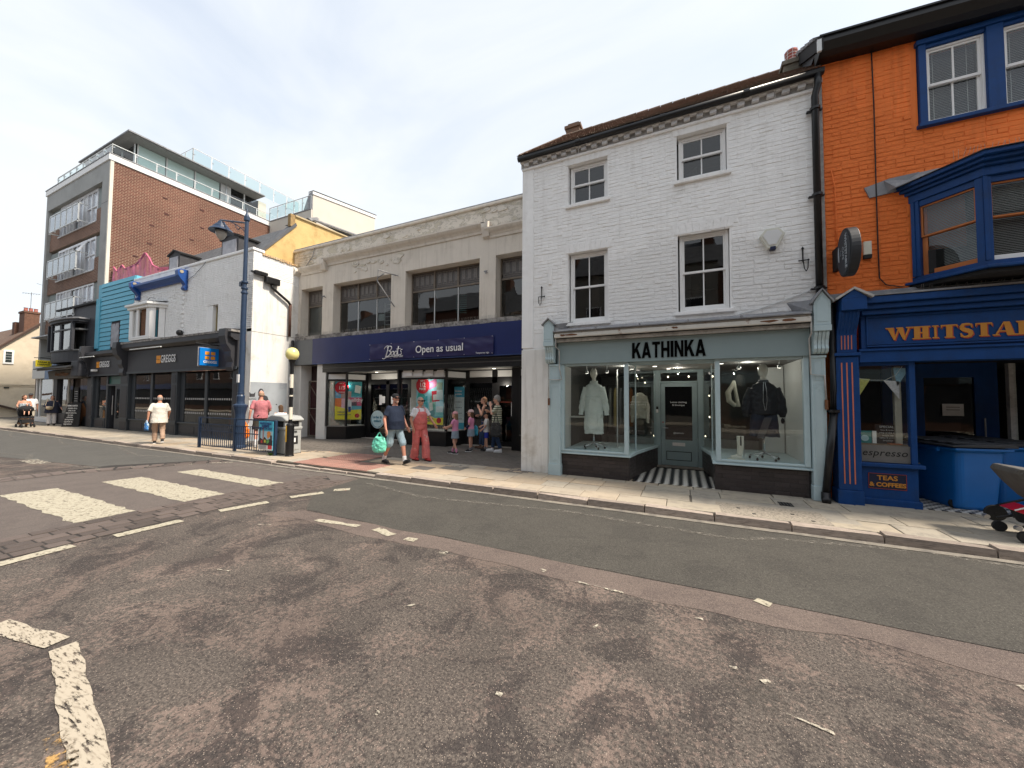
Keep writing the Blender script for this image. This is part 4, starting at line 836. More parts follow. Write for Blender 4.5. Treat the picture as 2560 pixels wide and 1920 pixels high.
room(oc, 3.3, 6.6, YO+.31, YO+3, 3.6, 5.2)
mb = MB(); mb.pz([(3.72+.3*cos(t), YO-.13+.10*sin(t)) for t in [k*pi/10 for k in range(11)]], 3.7, 4.05); mb.build('chair_back_inside', BLACKM, oc)
mb = MB()
for i in range(26):
    x = 3.32+i*.045; mb.tube([(x, YO-.12, 3.40), (x+random.uniform(-.05, .05), YO-.2, 3.52)], .0022, 3)
for i in range(60):
    x = 3.5+i*.045; y = YO-.62; mb.tube([(x, y, 5.15), (x+random.uniform(-.04, .04), y-.04, 5.27)], .002, 3)
o = mb.build('bird_spikes', M('spike_wire', (.35, .33, .30), .5, metal=.4), oc); o['kind'] = 'stuff'
# ---------------- cafe shopfront
box('stone_band', LEAD, oc, 2.24, 8.0, YO-.06, YO, 3.40, 3.52, bevel=.01)
MB().px([(YO-.34, 3.38), (YO-.34, 3.405), (YO-.02, 3.47), (YO-.02, 3.38)], 2.60, 8.0).build('zinc_capping', LEAD, oc)
co = box('shop_cornice', BLUE, oc, 2.60, 8.0, YO-.32, YO, 3.27, 3.375, bevel=.012); box('cornice_step', BLUE, co, 2.60, 8.0, YO-.26, YO, 3.19, 3.265, bevel=.01); box('cornice_step', BLUE, co, 2.60, 8.0, YO-.20, YO, 3.11, 3.185, bevel=.01)
fb = box('shop_fascia', BLUE, oc, 2.62, 8.0, YO-.10, YO, 2.58, 3.105); 
for z, d, h in ((3.07, .03, .03), (2.60, .03, .025), (2.635, .02, .012)): box('fascia_moulding', BLUE, fb, 2.68, 8.0, YO-.10-d, YO-.10, z, z+h, bevel=.004)
box('fascia_moulding', BLUE, fb, 2.68, 2.70, YO-.12, YO-.10, 2.65, 3.07)
box('shop_beam', BLUE, oc, 2.58, 8.0, YO-.13, YO+.15, 2.36, 2.575, bevel=.006); box('beam_moulding', BLUE, oc, 2.57, 8.0, YO-.16, YO-.13, 2.54, 2.57)
GOLD = M('gold_letter_paint', (.55, .235, .035), .5, .06, 12); REDL = M('red_letter_shade', (.42, .06, .03), .5)
def serif(spec, x, z, h, y, par):
    for ch_, w in spec:
        for lay, (dx, dz, m, dy) in enumerate(((.012, -.014, REDL, 0), (0, 0, GOLD, .004))):
            mb = MB()
            def P(*pl): mb.py([(x+dx+a*w, z+dz+b*h) for a, b in pl], y-dy-.004-len(mb.v)*1e-5, y-dy)
            def R_(a, b, c, d): P((a, b), (c, b), (c, d), (a, d))
            tk = .066/w if w > .12 else .3; sh = .085
            def stem(a): R_(a, 0, a+tk, 1); s2 = .022/w; R_(a-s2, 0, a+tk+s2, sh); R_(a-s2, 1-sh, a+tk+s2, 1)
            if ch_ == 'W':
                P((.02, 1), (.02+tk*1.1, 1), (.36, 0), (.28, 0)); P((.28, 0), (.34, 0), (.55, 1), (.49, 1)); P((.42, 1), (.42+tk*1.1, 1), (.76, 0), (.68, 0)); P((.68, 0), (.74, 0), (.97, 1), (.91, 1)); R_(-.05, 1-sh, .30, 1); R_(.40, 1-sh, .66, 1); R_(.80, 1-sh, 1.05, 1)
            elif ch_ == 'H': stem(.10); stem(.90-tk); R_(.1+tk, .46, .9-tk, .54)
            elif ch_ == 'I': stem(.5-tk/2)
            elif ch_ == 'T': R_(.5-tk/2, 0, .5+tk/2, 1); R_(.5-tk/2-.10, 0, .5+tk/2+.10, sh); R_(.02, 1-sh, .98, 1); P((.02, 1-sh), (.10, 1-sh), (.02, .70)); P((.98, 1-sh), (.90, 1-sh), (.98, .70))
            elif ch_ == 'S':
                pts = [(.86, .74), (.84, .88), (.70, .975), (.50, .985), (.28, .95), (.17, .80), (.19, .66), (.32, .57), (.55, .49), (.74, .40), (.80, .25), (.70, .09), (.50, .015), (.28, .03), (.14, .14), (.10, .28)]
                lf, rg = [], []
                for k, (a, b) in enumerate(pts):
                    (a0, b0), (a1, b1) = pts[max(k-1, 0)], pts[min(k+1, len(pts)-1)]; dx_, dz_ = (a1-a0)*w, (b1-b0)*h; e = hypot(dx_, dz_); t_ = (.008, .010, .012, .014, .018, .023, .027, .030, .031, .030, .026, .020, .014, .012, .010, .008)[k]
                    lf.append((a-dz_/e*t_/w, b+dx_/e*t_/h)); rg.append((a+dz_/e*t_/w, b-dx_/e*t_/h))
                for k in range(len(pts)-1): P(lf[k], lf[k+1], rg[k+1], rg[k])
                R_(.82, .70, .89, .99); R_(.07, .01, .14, .30)
            elif ch_ == 'A': P((.02, 0), (.12, 0), (.52, 1), (.46, 1)); P((.46, 1), (.46+tk*.9, 1), (.98, 0), (.98-tk*1.15, 0)); R_(.25, .28, .75, .36); R_(-.08, 0, .26, sh); R_(.66, 0, 1.10, sh)
            elif ch_ == 'B': stem(.10); P((.1+tk, .92), (.75, .92), (.85, .84), (.85, .62), (.75, .54), (.1+tk, .54), (.1+tk, .61), (.65, .61), (.65, .84), (.1+tk, .84)); P((.1+tk, .48), (.80, .48), (.95, .38), (.95, .12), (.8, .0), (.1+tk, 0), (.1+tk, .09), (.72, .09), (.72, .40), (.1+tk, .40))
            elif ch_ == 'L': stem(.15); R_(.15, 0, .95, sh); P((.95, 0), (.95, .3), (.86, sh))
            elif ch_ == 'E': stem(.10); R_(.1, 0, .92, sh); R_(.1, 1-sh, .9, 1); R_(.1, .47, .7, .53)
            mb.build('letter' if lay else 'letter_shade', m, par)
        x += w+.014
serif([('W', .28), ('H', .20), ('I', .085), ('T', .185), ('S', .15), ('T', .175), ('A', .205), ('B', .19), ('L', .18), ('E', .18)], 2.925, 2.70, .195, YO-.104, fb)
def bpil(px):
    pw = .29; yb = YO-.16
    p = box('pilaster', BLUE, oc, px, px+pw, yb, YO+.1, .32, 2.46, bevel=.005)
    SAL = M('salmon_line', (.62, .19, .10), .5)
    for i in range(3): MB().tube([(px+.075+i*.065, yb-.001, .42), (px+.075+i*.065, yb-.001, 2.36)], .0085, 6).build('painted_flute', SAL, p)
    box('plinth_block', BLUE, p, px-.02, px+pw+.015, yb-.03, YO+.1, .08, .318, bevel=.006); box('capital', BLUE, p, px-.02, px+pw+.02, yb-.035, YO, 2.47, 2.52, bevel=.006)
    c = MB().px([(YO-.02, 2.525), (yb-.0, 2.525), (yb-.01, 2.80), (yb-.03, 2.88), (yb-.10, 3.0), (yb-.16, 3.14), (yb-.16, 3.17), (YO-.02, 3.17)], px+.02, px+pw-.02).build('console_bracket', BLUE, oc)
    for i in range(4): MB().tube([(px+.08+i*.042, yb-.002, 2.575), (px+.08+i*.042, yb-.010, 2.80)], .007, 6).build('painted_flute', SAL, c)
    for i in range(5): MB().tube([(px+.06+i*.044, yb-.016, 2.83), (px+.06+i*.044, yb-.05, 2.92), (px+.06+i*.044, yb-.11, 3.02), (px+.06+i*.044, yb-.168, 3.15)], .009, 6).build('rib', BLUE, c)
    box('console_box', BLUE, c, px+.03, px+pw+.05, yb-.22, YO, 3.175, 3.36, bevel=.006)
    MB().prism([(px+.03, yb-.22, 3.361), (px+pw+.05, yb-.22, 3.361), (px+pw/2+.04, yb-.22, 3.50)], (0, .3, 0)).build('pediment', BLUE, c)
    for s in (-1, 1): MB().prism([(px+pw/2+.04, yb-.25, 3.50), (px+pw/2+.04, yb-.25, 3.535), (px+pw/2+.04+s*.235, yb-.25, 3.375), (px+pw/2+.04+s*.22, yb-.25, 3.345)], (0, .38, 0)).build('pediment_cap', WEATH, c)
bpil(2.27); bpil(6.9)
# bay with espresso window
sl_ = MB().pz([(2.56, YO-.02), (3.27, YO-.02), (3.55, YO+1.75), (2.56, YO+1.75)], .10, .70).build('stall_riser', BLUE, oc, bevel=.004)
MB().pz([(2.55, YO-.05), (3.30, YO-.05), (3.58, YO+1.75), (2.55, YO+1.75)], .08, .20).build('plinth', BLUE, sl_, bevel=.01)
MB().pz([(2.53, YO-.09), (3.33, YO-.09), (3.60, YO+1.75), (2.53, YO+1.75)], .705, .765).build('sill', BLUE, sl_, bevel=.01)
fw_ = MB().box(2.56, 2.60, YO-.05, YO+.05, .766, 2.36).box(3.19, 3.26, YO-.05, YO+.05, .766, 2.36).box(2.60, 3.19, YO-.05, YO+.05, 2.31, 2.36).build('window_frame', BLUE, oc, bevel=.004)
box('shop_window', GLASS, fw_, 2.60, 3.19, YO-.004, YO+.004, .766, 2.31)
pane_between(fw_, (3.25, YO+.05), (3.52, YO+1.7), .766, 2.36)
box('frosted_strip', M('frosted_film', (.15, .145, .135), .6), fw_, 2.60, 3.19, YO-.012, YO-.005, .775, 1.04)
ty = text('espresso', .145, (2.885, YO-.014, .92), '-y', BLACKM, fw_, ext=.001, shear=.25, bold=.001, xs=.98, sp=1.08)
pb = box('sign_panel', M('navy_panel', (.010, .016, .045), .5), sl_, 2.68, 3.13, YO-.03, YO-.021, .36, .60); 
mb = MB(); mb.box(2.68, 3.13, YO-.033, YO-.03, .595, .60).box(2.68, 3.13, YO-.033, YO-.03, .36, .365).box(2.68, 2.684, YO-.033, YO-.03, .365, .595).box(3.126, 3.13, YO-.033, YO-.03, .365, .595); mb.build('panel_line', REDL, pb)
text('TEAS', .10, (2.905, YO-.034, .530), '-y', GOLD, pb, ext=.002, bold=.002, xs=1.1); text('& COFFEES', .088, (2.905, YO-.034, .425), '-y', GOLD, pb, ext=.002, bold=.003, xs=1.02)
# recessed door with dark glazing, right-hand window
YQ = 9.6
dr = MB().box(3.55, 4.14, YQ, YQ+.08, .12, 2.45).box(4.81, 5.10, YQ, YQ+.08, .12, 2.45).box(4.14, 4.81, YQ, YQ+.08, 2.19, 2.45).box(4.14, 4.81, YQ, YQ+.08, .12, .73).build('cafe_door', BLUE, oc)
box('door_glass', glass_mat('cafe_glass', (.5, .5, .5), 1, .03), dr, 4.14, 4.81, YQ+.03, YQ+.036, .73, 2.19)
MB().tube([(4.90, YQ-.05, 1.08), (4.90, YQ-.05, 1.45)], .012, 6).build('door_handle', STEEL, dr); box('paper_notice', M('paper_white', (.72, .72, .70), .8), dr, 4.38, 4.66, YQ-.004, YQ-.001, 1.48, 1.70)
for z in (1.635, 1.585): box('printed_line', BLACKM, dr, 4.43, 4.61, YQ-.0055, YQ-.004, z, z+.009)
box('white_jamb', WEATH, oc, 5.02, 5.10, 9.2, 9.28, .7, 2.40); pane_between(oc, (5.06, 9.24), (5.5, YO), .75, 2.40); box('shop_window', GLASS, oc, 5.5, 6.7, YO-.004, YO+.004, .75, 2.36); MB().pz([(5.45, YO), (6.9, YO), (6.9, YO+1.7), (5.05, YO+1.7)], .08, .74).build('stall_riser', BLUE, oc)
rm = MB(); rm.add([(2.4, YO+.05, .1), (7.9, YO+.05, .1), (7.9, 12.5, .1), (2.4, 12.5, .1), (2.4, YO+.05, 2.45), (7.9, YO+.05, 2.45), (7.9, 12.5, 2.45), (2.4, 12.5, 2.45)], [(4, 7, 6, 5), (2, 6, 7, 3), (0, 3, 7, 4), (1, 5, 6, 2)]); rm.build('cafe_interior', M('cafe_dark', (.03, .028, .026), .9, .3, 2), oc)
box('pale_jamb_inside', M('cream_jamb', (.42, .39, .33), .7), oc, 3.08, 3.16, YO+.12, YO+.18, 1.04, 2.30)
en2 = box('entrance_floor', JNT, oc, 3.30, 5.3, YO-.02, YQ, .06, .094)
for i in range(24):
    for j in range(12): child('floor_tile', tb[0] if (i+j) % 2 else tw[0], en2, (3.34+i*ts, YO+.03+j*ts, .106), (ts-.004, ts-.004, .01))
for p_, (cx, cz, col) in enumerate(((2.68, 2.02, (.62, .60, .18)), (3.03, 1.98, (.60, .58, .60)), (3.15, 2.18, (.20, .36, .48)))):
    o = MB().py([(cx-.10, cz+.10), (cx+.09, cz+.08), (cx-.055+(.14 if p_ == 1 else 0), cz-.20)], YO+.06, YO+.066).build('bunting_flag', M('bunting_%d' % p_, col, .8, .25, 40), oc)
MB().tube([(2.58, YO+.06, 2.13), (2.75, YO+.06, 2.085), (2.95, YO+.06, 2.08), (3.08, YO+.06, 2.16), (3.16, YO+.06, 2.30)], .004, 4).build('bunting_cord', PALEB, oc)
box('specials_board', BLACKM, oc, 2.85, 3.17, YO+.16, YO+.18, 1.06, 1.36); text('SPECIALS', .05, (3.0, YO+.158, 1.325), '-y', M('chalk', (.5, .5, .5), .9), oc, ext=.0008)
for i in range(5): text(('teas & toasts', 'soup of the day', 'cream tea', 'cakes & scones', 'breakfast')[i], .034, (3.0, YO+.158, 1.275-i*.042), '-y', MATS['chalk'], oc, ext=.0006)
box('menu_book', M('teal_card', (.02, .22, .22), .6), oc, 2.61, 2.78, YO+.10, YO+.115, 1.06, 1.26); MB().py([(2.695+.05*cos(k*pi/6), 1.14+.05*sin(k*pi/6)) for k in range(12)], YO+.095, YO+.10).build('print_disc', M('pale_teal', (.4, .6, .65), .7), oc)
box('leaflet', WOODW, oc, 2.79, 2.84, YO+.10, YO+.11, 1.06, 1.26); box('window_shelf', M('shelf_wood', (.22, .15, .10), .6), oc, 2.60, 3.19, YO+.04, YO+.30, 1.03, 1.055); box('tray', M('orange_tray', (.4, .1, .03), .6), oc, 2.98, 3.13, YO+.05, YO+.14, 1.056, 1.07)
# small junction box
box('junction_box', M('cream_box', (.60, .58, .48), .5), oc, 2.70, 2.80, YO-.06, YO-.005, 4.12, 4.34, bevel=.008); box('junction_box_base', BLACKM, oc, 2.70, 2.80, YO-.06, YO-.005, 4.06, 4.118)
# hanging oval sign
sg = thing('cafe_hanging_sign', 'round black cafe sign projecting from the orange wall beside the black downpipe', 'hanging sign', (2.34, 7.6, 4.0))
SX_ = 2.36; cy, cz, ra, rb = 7.33, 4.06, .29, .375
mb = MB(); n = 40
mb.prism([(SX_-.05, cy+ra*cos(2*pi*k/n), cz+rb*sin(2*pi*k/n)) for k in range(n)], (.12, 0, 0)); dsc = mb.build('sign_disc', M('sign_black', (.022, .024, .028), .5, .1), sg, bevel=.01)
MB().prism([(SX_-.056, cy+(ra-.03)*cos(2*pi*k/n), cz+(rb-.03)*sin(2*pi*k/n)) for k in range(n)], (.004, 0, 0)).build('sign_face', M('sign_face_grey', (.035, .042, .052), .5), dsc)
SGR = M('sign_grey_print', (.38, .42, .46), .6)
text('WHITSTABLE', .105, (SX_-.061, cy-.105, cz), '-x', SGR, dsc, ext=.001, bold=.002, roll=-pi/2, xs=.86)
text('CAFE', .09, (SX_-.061, cy+.005, cz+.0), '-x', SGR, dsc, ext=.001, bold=.0, roll=-pi/2, shear=.15)
MB().prism([(SX_-.061, cy+.17+.035*cos(k*pi/8), cz+.02+.12*sin(k*pi/8)) for k in range(-4, 5)]+[(SX_-.061, cy+.16, cz+.14), (SX_-.061, cy+.16, cz-.10)], (.003, 0, 0)).build('cup_emblem', SGR, dsc)
MB().tube([(SX_-.061, cy+.10, cz-.02), (SX_-.061, cy+.08, cz+.01), (SX_-.061, cy+.10, cz+.03), (SX_-.061, cy+.08, cz+.06)], .006, 4).build('steam_emblem', SGR, dsc)
box('wall_plate', BLACKM, sg, 2.31, 2.37, YO-.22, YO-.001, 3.90, 4.26)
# ================================================================== CHEMIST
bt = thing('chemist_shop', 'cream parapet building with peeling render and navy fascia carrying the Open as usual banner', 'building', (-9, 10.1, .1))
YB = 10.10
def peel_mat():
    m = M('peeling_render', (.66, .61, .535), .8, .05, 2, .3, 20); m = m.copy(); m.name = 'peeling_cream_render'; t = m.node_tree; N = t.nodes; L = t.links; b = N['Principled BSDF']
    src = b.inputs['Base Color'].links[0].from_socket
    c = N.new('ShaderNodeTexCoord'); n = N.new('ShaderNodeTexNoise'); n.inputs['Scale'].default_value = 2.4; n.inputs['Detail'].default_value = 9; n.inputs['Roughness'].default_value = .75; n.inputs['Distortion'].default_value = .6
    mpn = N.new('ShaderNodeMapping'); mpn.inputs['Scale'].default_value = (1, 1, 1.9); L.new(c.outputs['Object'], mpn.inputs[0]); L.new(mpn.outputs[0], n.inputs[0])
    r = N.new('ShaderNodeMapRange'); r.inputs[1].default_value = .535; r.inputs[2].default_value = .55; L.new(n.outputs[0], r.inputs[0])
    r2 = N.new('ShaderNodeMapRange'); r2.inputs[1].default_value = .515; r2.inputs[2].default_value = .535; L.new(n.outputs[0], r2.inputs[0])
    m1 = N.new('ShaderNodeMix'); m1.data_type = 'RGBA'; m1.inputs[7].default_value = (.22, .20, .18, 1); L.new(r2.outputs[0], m1.inputs[0]); L.new(src, m1.inputs[6])
    m2 = N.new('ShaderNodeMix'); m2.data_type = 'RGBA'; m2.inputs[7].default_value = (.56, .51, .41, 1); L.new(r.outputs[0], m2.inputs[0]); L.new(m1.outputs[2], m2.inputs[6]); L.new(m2.outputs[2], b.inputs['Base Color']); MATS[m.name] = m; return m
PEEL = peel_mat()
BW = [(-14.42, -13.14, 4.25, 6.23), (-12.52, -9.54, 4.25, 6.23), (-8.88, -5.86, 4.25, 6.23), (-5.28, -3.2, 4.25, 6.23)]
mb = MB(); wall(mb, -15.0, -3.0, 4.08, 7.05, YB, .42, BW); mb.box(-15.0, -14.6, YB+.42, YB+6, .1, 7.9).box(-15.0, -3.0, YB+5.9, YB+6, .1, 7.9); mb.build('wall', CREAM, bt)
box('parapet', PEEL, bt, -15.0, -3.0, YB, YB+.42, 7.05, 7.84)
box('coping', CREAM, bt, -15.08, -3.0, YB-.07, YB+.5, 7.845, 7.93, bevel=.02); box('coping_top', LEAD, bt, -15.08, -3.0, YB-.03, YB+.5, 7.93, 8.0, bevel=.02)
prof = [(YB-.001, 6.80), (YB-.04, 6.80), (YB-.05, 6.87), (YB-.10, 6.93), (YB-.17, 6.98), (YB-.22, 7.04), (YB-.22, 7.08), (YB-.10, 7.12), (YB-.001, 7.14)]
def up(p, d): return [(a, b+d) for a, b in p]
MB().px(up(prof, -.0), -14.4, -12.99).build('cornice', CREAM, bt); MB().px(up(prof, .20), -12.99, -5.58).build('cornice', CREAM, bt); MB().px(up(prof, .0), -5.58, -3.2).build('cornice', CREAM, bt)
MB().px([(a, b) for a, b in [(YB-.001, 6.80), (YB-.12, 6.84), (YB-.18, 7.0), (YB-.22, 7.10), (YB-.22, 7.27), (YB-.001, 7.34)]], -13.12, -12.87).build('cornice_step', CREAM, bt)
MB().px([(YB-.001, 6.80), (YB-.12, 6.84), (YB-.18, 7.0), (YB-.22, 7.10), (YB-.22, 7.27), (YB-.001, 7.34)], -5.70, -5.46).build('cornice_step', CREAM, bt)
mb = MB().tube([(-14.66, YB-.25, 6.95), (-14.66, YB+.02, 6.95)], .17, 16); mb.build('round_boss', CREAM, bt)
mb = MB()
for i in range(130):
    x = -12.8+i*.072
    if x > -3.6: break
    if noise.noise(Vector((x*.8, 3, 1))) > -.25: mb.box(x, x+.045, YB-.02, YB, 7.375 if x < -5.6 else 7.18, 7.44+random.uniform(-.03, .06) if x < -5.6 else 7.27)
o = mb.build('dentil_strip', PEEL, bt); o['kind'] = 'stuff'
mb = MB()
for k in range(6):
    x0 = -14.75+k*.03; mb.px([(YB-.03, 7.14+k*.105), (YB-.035, 7.16+k*.105), (YB, 7.19+k*.105), (YB, 7.12+k*.105)], x0, x0+1.1-.08*(k % 3))
mb.build('cracked_joint', PEEL, bt)
pr = random.Random(4)
for i in range(26):      # loose plates of render standing off the wall
    cx = pr.uniform(-11.4, -8.9) if i < 18 else pr.uniform(-13.5, -4.0); cz = pr.uniform(6.55, 6.86) if i < 18 else pr.uniform(7.5, 7.75); s = pr.uniform(.06, .2)
    pl = [(cx+s*cos(a*pi/4)*pr.uniform(.7, 1.3), cz+s*.55*sin(a*pi/4)*pr.uniform(.7, 1.3)) for a in range(8)]
    MB().py(pl, YB-.02-i*.0004, YB-.001).build('render_flake', PEEL, bt)
STG = M('leaded_glass', (.085, .078, .075), .35, .4, 14, .2, 30); LEADL = M('lead_came', (.22, .20, .185), .7, .2, 20); BRZ = M('bronze_frame', (.16, .135, .11), .6, .25, 9, dirt=(.25, .17, .08), ds=6, dt=(.55, .7))
for wi, (a, b, c, d) in enumerate(BW):
    n = (1, 3, 3, 2)[wi]; yf = YB+.34
    f = MB().box(a, a+.04, yf, yf+.06, c, d).box(b-.04, b, yf, yf+.06, c, d).box(a+.04, b-.04, yf, yf+.06, d-.04, d).box(a+.04, b-.04, yf-.01, yf+.06, c, c+.05).box(a+.04, b-.04, yf-.02, yf+.06, 5.52, 5.58).build('window', BRZ, bt)
    for k in range(n):
        xa = a+.04+(b-a-.08)*k/n; xb = a+.04+(b-a-.08)*(k+1)/n
        if k: box('mullion', BRZ, f, xa-.035, xa+.035, yf-.03, yf+.05, 5.58, d-.04); box('thin_mullion', PALEB, f, xa-.01, xa+.01, yf-.005, yf+.05, c+.05, 5.52)
        box('pane', glass_mat('first_floor_glass', (.62, .66, .66), 1, .08), f, xa+.012, xb-.012, yf+.02, yf+.026, c+.05, 5.52)
        tp = box('leaded_light', STG, f, xa+.036, xb-.036, yf+.02, yf+.03, 5.58, d-.04)
        mb = MB(); m = max(4, int((xb-xa)/.115)); w = (xb-xa-.072)/m
        for i in range(m+1): mb.box(xa+.036+i*w-.006, xa+.036+i*w+.006, yf+.008, yf+.02, 5.70, d-.10)
        for z in (5.64, 5.70, d-.10): mb.box(xa+.04, xb-.04, yf+.006, yf+.018, z-.006, z+.006)
        mb.build('lead_line', LEADL, tp)
        for i in range(m):
            if i % 2: MB().box(xa+.042+i*w, xa+.03+(i+1)*w, yf+.010, yf+.016, 5.76, d-.16).build('obscured_quarry', M('grey_quarry', (.16, .15, .145), .5, .3, 20), tp)
    if wi == 0: box('blind', M('roller_blind_grey', (.30, .29, .275), .8, .04), bt, a+.03, b-.03, yf+.09, yf+.10, c, 5.55)
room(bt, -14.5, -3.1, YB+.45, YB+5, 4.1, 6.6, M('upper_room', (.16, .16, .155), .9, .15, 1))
box('ladder_rack', WOODW, bt, -10.72, -10.68, YB+.9, YB+.94, 4.3, 5.5); box('ladder_rack', WOODW, bt, -10.32, -10.28, YB+.9, YB+.94, 4.3, 5.5)
for i in range(7): box('ladder_rung', WOODW, bt, -10.68, -10.32, YB+.9, YB+.93, 4.45+i*.16, 4.475+i*.16)
mb = MB().ell((-9.95, YB+.9, 4.75), (.17, .12, .35), 12, 8).ell((-10.0, YB+.9, 5.25), (.10, .08, .22), 10, 7); mb.build('red_coat_stand', M('dark_red_cloth', (.22, .02, .02), .9, .2, 9), bt)
box('window_notice', WOODW, bt, -10.72, -10.40, YB+.60, YB+.61, 4.72, 4.98)
mb = MB()
for i in range(9): mb.obox((-7.05, YB+.8, 4.75+i*.075), (.22, 0, -.02), (0, .01, 0), (0, 0, .012))
mb.build('stacked_shelves', M('teal_shelf', (.25, .42, .40), .6), bt)
# sill ledge, weathered, with spikes
LEDGE = M('weathered_ledge', (.34, .32, .30), .95, .25, 7, .9, 18, dirt=(.13, .12, .11), ds=6, dt=(.45, .6))
pr = random.Random(9); top = [(-15.0+i*.1, 0) for i in range(120)]
mb = MB()
for i in range(117):
    x = -15.0+i*.1; h0 = 4.075+noise.noise(Vector((x*1.6, 0, 0)))*.05; h1 = 4.23+noise.noise(Vector((x*1.1, 5, 0)))*.03; d = .10+noise.noise(Vector((x*2, 9, 0)))*.03
    mb.box(x, x+.1, YB-d, YB, h0, h1)
mb.build('ledge', LEDGE, bt, bevel=.0)
mb = MB()
for i in range(420):
    x = -14.9+i*.028; mb.tube([(x, YB-.05, 4.2), (x+pr.uniform(-.04, .04), YB-.08+pr.uniform(-.03, .03), 4.34)], .002, 3)
o = mb.build('bird_spikes', MATS['spike_wire'], bt); o['kind'] = 'stuff'
mb = MB()
for cx in (-4.5, -14.7):
    for i in range(60):
        a = pr.uniform(0, pi); r_ = pr.uniform(.05, .2); p = Vector((cx+pr.uniform(-.18, .18), YB-.05, 4.27+pr.uniform(0, .08))); mb.tube([p, p+Vector((cos(a)*r_, pr.uniform(-.1, .1), sin(a)*r_*.4))], .004, 3)
o = mb.build('nest_twigs', M('dry_twig', (.10, .07, .045), .95), bt); o['kind'] = 'stuff'
# iron brackets on the piers
for x, z in ((-12.95, 5.75), (-5.58, 5.72)): MB().tube([(x, YB, z), (x, YB-.16, z), (x+.04, YB-.16, z-.09)], .018, 6).tube([(x-.06, YB-.10, z+.02), (x+.06, YB-.10, z+.02)], .02, 6).build('iron_bracket', LEAD, bt)
MB().tube([(-9.35, YB, 6.15), (-9.42, YB-.75, 6.12), (-9.45, YB-.75, 5.72), (-9.35, YB-.02, 5.0)], .022, 6).tube([(-9.42, YB-.75, 6.12), (-9.20, YB-.02, 6.10)], .018, 6).tube([(-9.42, YB-.75, 5.85), (-9.15, YB-.75, 5.95)], .015, 5).build('old_sign_bracket', LEAD, bt)
MB().tube([(-13.6, YB-.03, 7.95), (-13.75, YB-.04, 7.5), (-14.1, YB-.04, 7.2), (-14.3, YB-.04, 6.95)], .014, 5).build('loose_cable', LEAD, bt)
# fascia and banner
fa = box('shop_fascia', NAVY, bt, -13.42, -3.2, YB-.17, YB+.1, 3.05, 4.07); box('grey_fascia', M('grey_fascia', (.12, .13, .14), .5, .05), bt, -15.0, -13.425, YB-.17, YB+.1, 3.05, 4.05)
box('fascia_edge', M('blue_edge', (.03, .06, .18), .4), fa, -13.42, -3.2, YB-.175, YB-.17, 3.05, 3.075)
nx, nz = 80, 10; mb = MB(); 
for j in range(nz+1):
    for i in range(nx+1):
        u, v = i/nx, j/nz; x = -10.28+u*5.06; z = 3.10+v*.56+.0; amp = .035*(.3+abs(noise.noise(Vector((u*9, v*2, 3)))))
        mb.v.append((x, YB-.205-amp*abs(sin(v*pi*.8+.3))-.02*noise.noise(Vector((u*16+v*3, v*3, 1))), z+.008*sin(u*20)))
for j in range(nz):
    for i in range(nx): a = j*(nx+1)+i; mb.f.append((a, a+1, a+nx+2, a+nx+1))
ban = mb.build('banner', M('navy_banner', (.020, .018, .085), .42, .1, 4), bt, smooth=True)
WV = M('white_print', (.78, .78, .78), .5, .02)
mb = MB()
for k in range(6):
    for z in (3.12, 3.64): mb.lathe([(.016, -.004), (.014, .004)], (-10.24+k*1.0, YB-.26, z), 8)
mb.build('banner_eyelet', WV, ban)
yb_ = YB-.262
text('Open as usual', .345, (-7.22, yb_, 3.36), '-y', WV, ban, ext=.002, xs=.97, bold=.0025)
text('Since 1849', .095, (-8.92, yb_, 3.17), '-y', WV, ban, ext=.002, shear=.2); text('Temporary sign', .075, (-5.58, yb_, 3.145), '-y', WV, ban, ext=.002)
def stroke(pts, w, par, mat=WV, x=0, z=0, s=1, name='script_letter', y=yb_):
    P = [Vector((x+a*s, y, z+b*s)) for a, b in pts]; mb = MB(); mb.tube(P, w, 8, r2=w); o = mb.build(name, mat, par, smooth=True); return o
X0, Z0, SS = -9.55, 3.16, .31
def arc(cx, cy, rx, ry, a0, a1, n=14, sh=.32): return [(cx+rx*cos(radians(a0+(a1-a0)*k/n))+sh*(cy+ry*sin(radians(a0+(a1-a0)*k/n))), cy+ry*sin(radians(a0+(a1-a0)*k/n))) for k in range(n+1)]
stroke([(.20, .02), (.42, .5), (.62, 1.22)], .017, ban, x=X0, z=Z0, s=SS); stroke(arc(.42, .98, .36, .26, 165, -75)+arc(.38, .42, .40, .32, 85, -120), .016, ban, x=X0, z=Z0, s=SS)
stroke([(.0, .95), (.12, 1.15), (.35, 1.28), (.6, 1.3)], .011, ban, x=X0, z=Z0, s=SS)
stroke(arc(1.08, .42, .19, .24, 0, 360), .015, ban, x=X0, z=Z0, s=SS); stroke(arc(1.56, .42, .19, .24, 0, 360), .015, ban, x=X0, z=Z0, s=SS)
stroke([(2.02, 1.18), (1.90, .6), (1.92, .22), (2.05, .2)], .016, ban, x=X0+.02, z=Z0, s=SS); stroke([(1.72, .86), (2.3, .92)], .011, ban, x=X0+.02, z=Z0, s=SS)
stroke([(2.55, .78), (2.38, .80), (2.30, .66), (2.42, .52), (2.46, .34), (2.32, .20), (2.15, .24)], .014, ban, x=X0+.02, z=Z0, s=SS)
stroke([(-.25, -.10), (-.05, -.18), (.4, .02), (1.1, .06), (1.75, .13), (2.2, .10)], .012, ban, x=X0, z=Z0, s=SS)
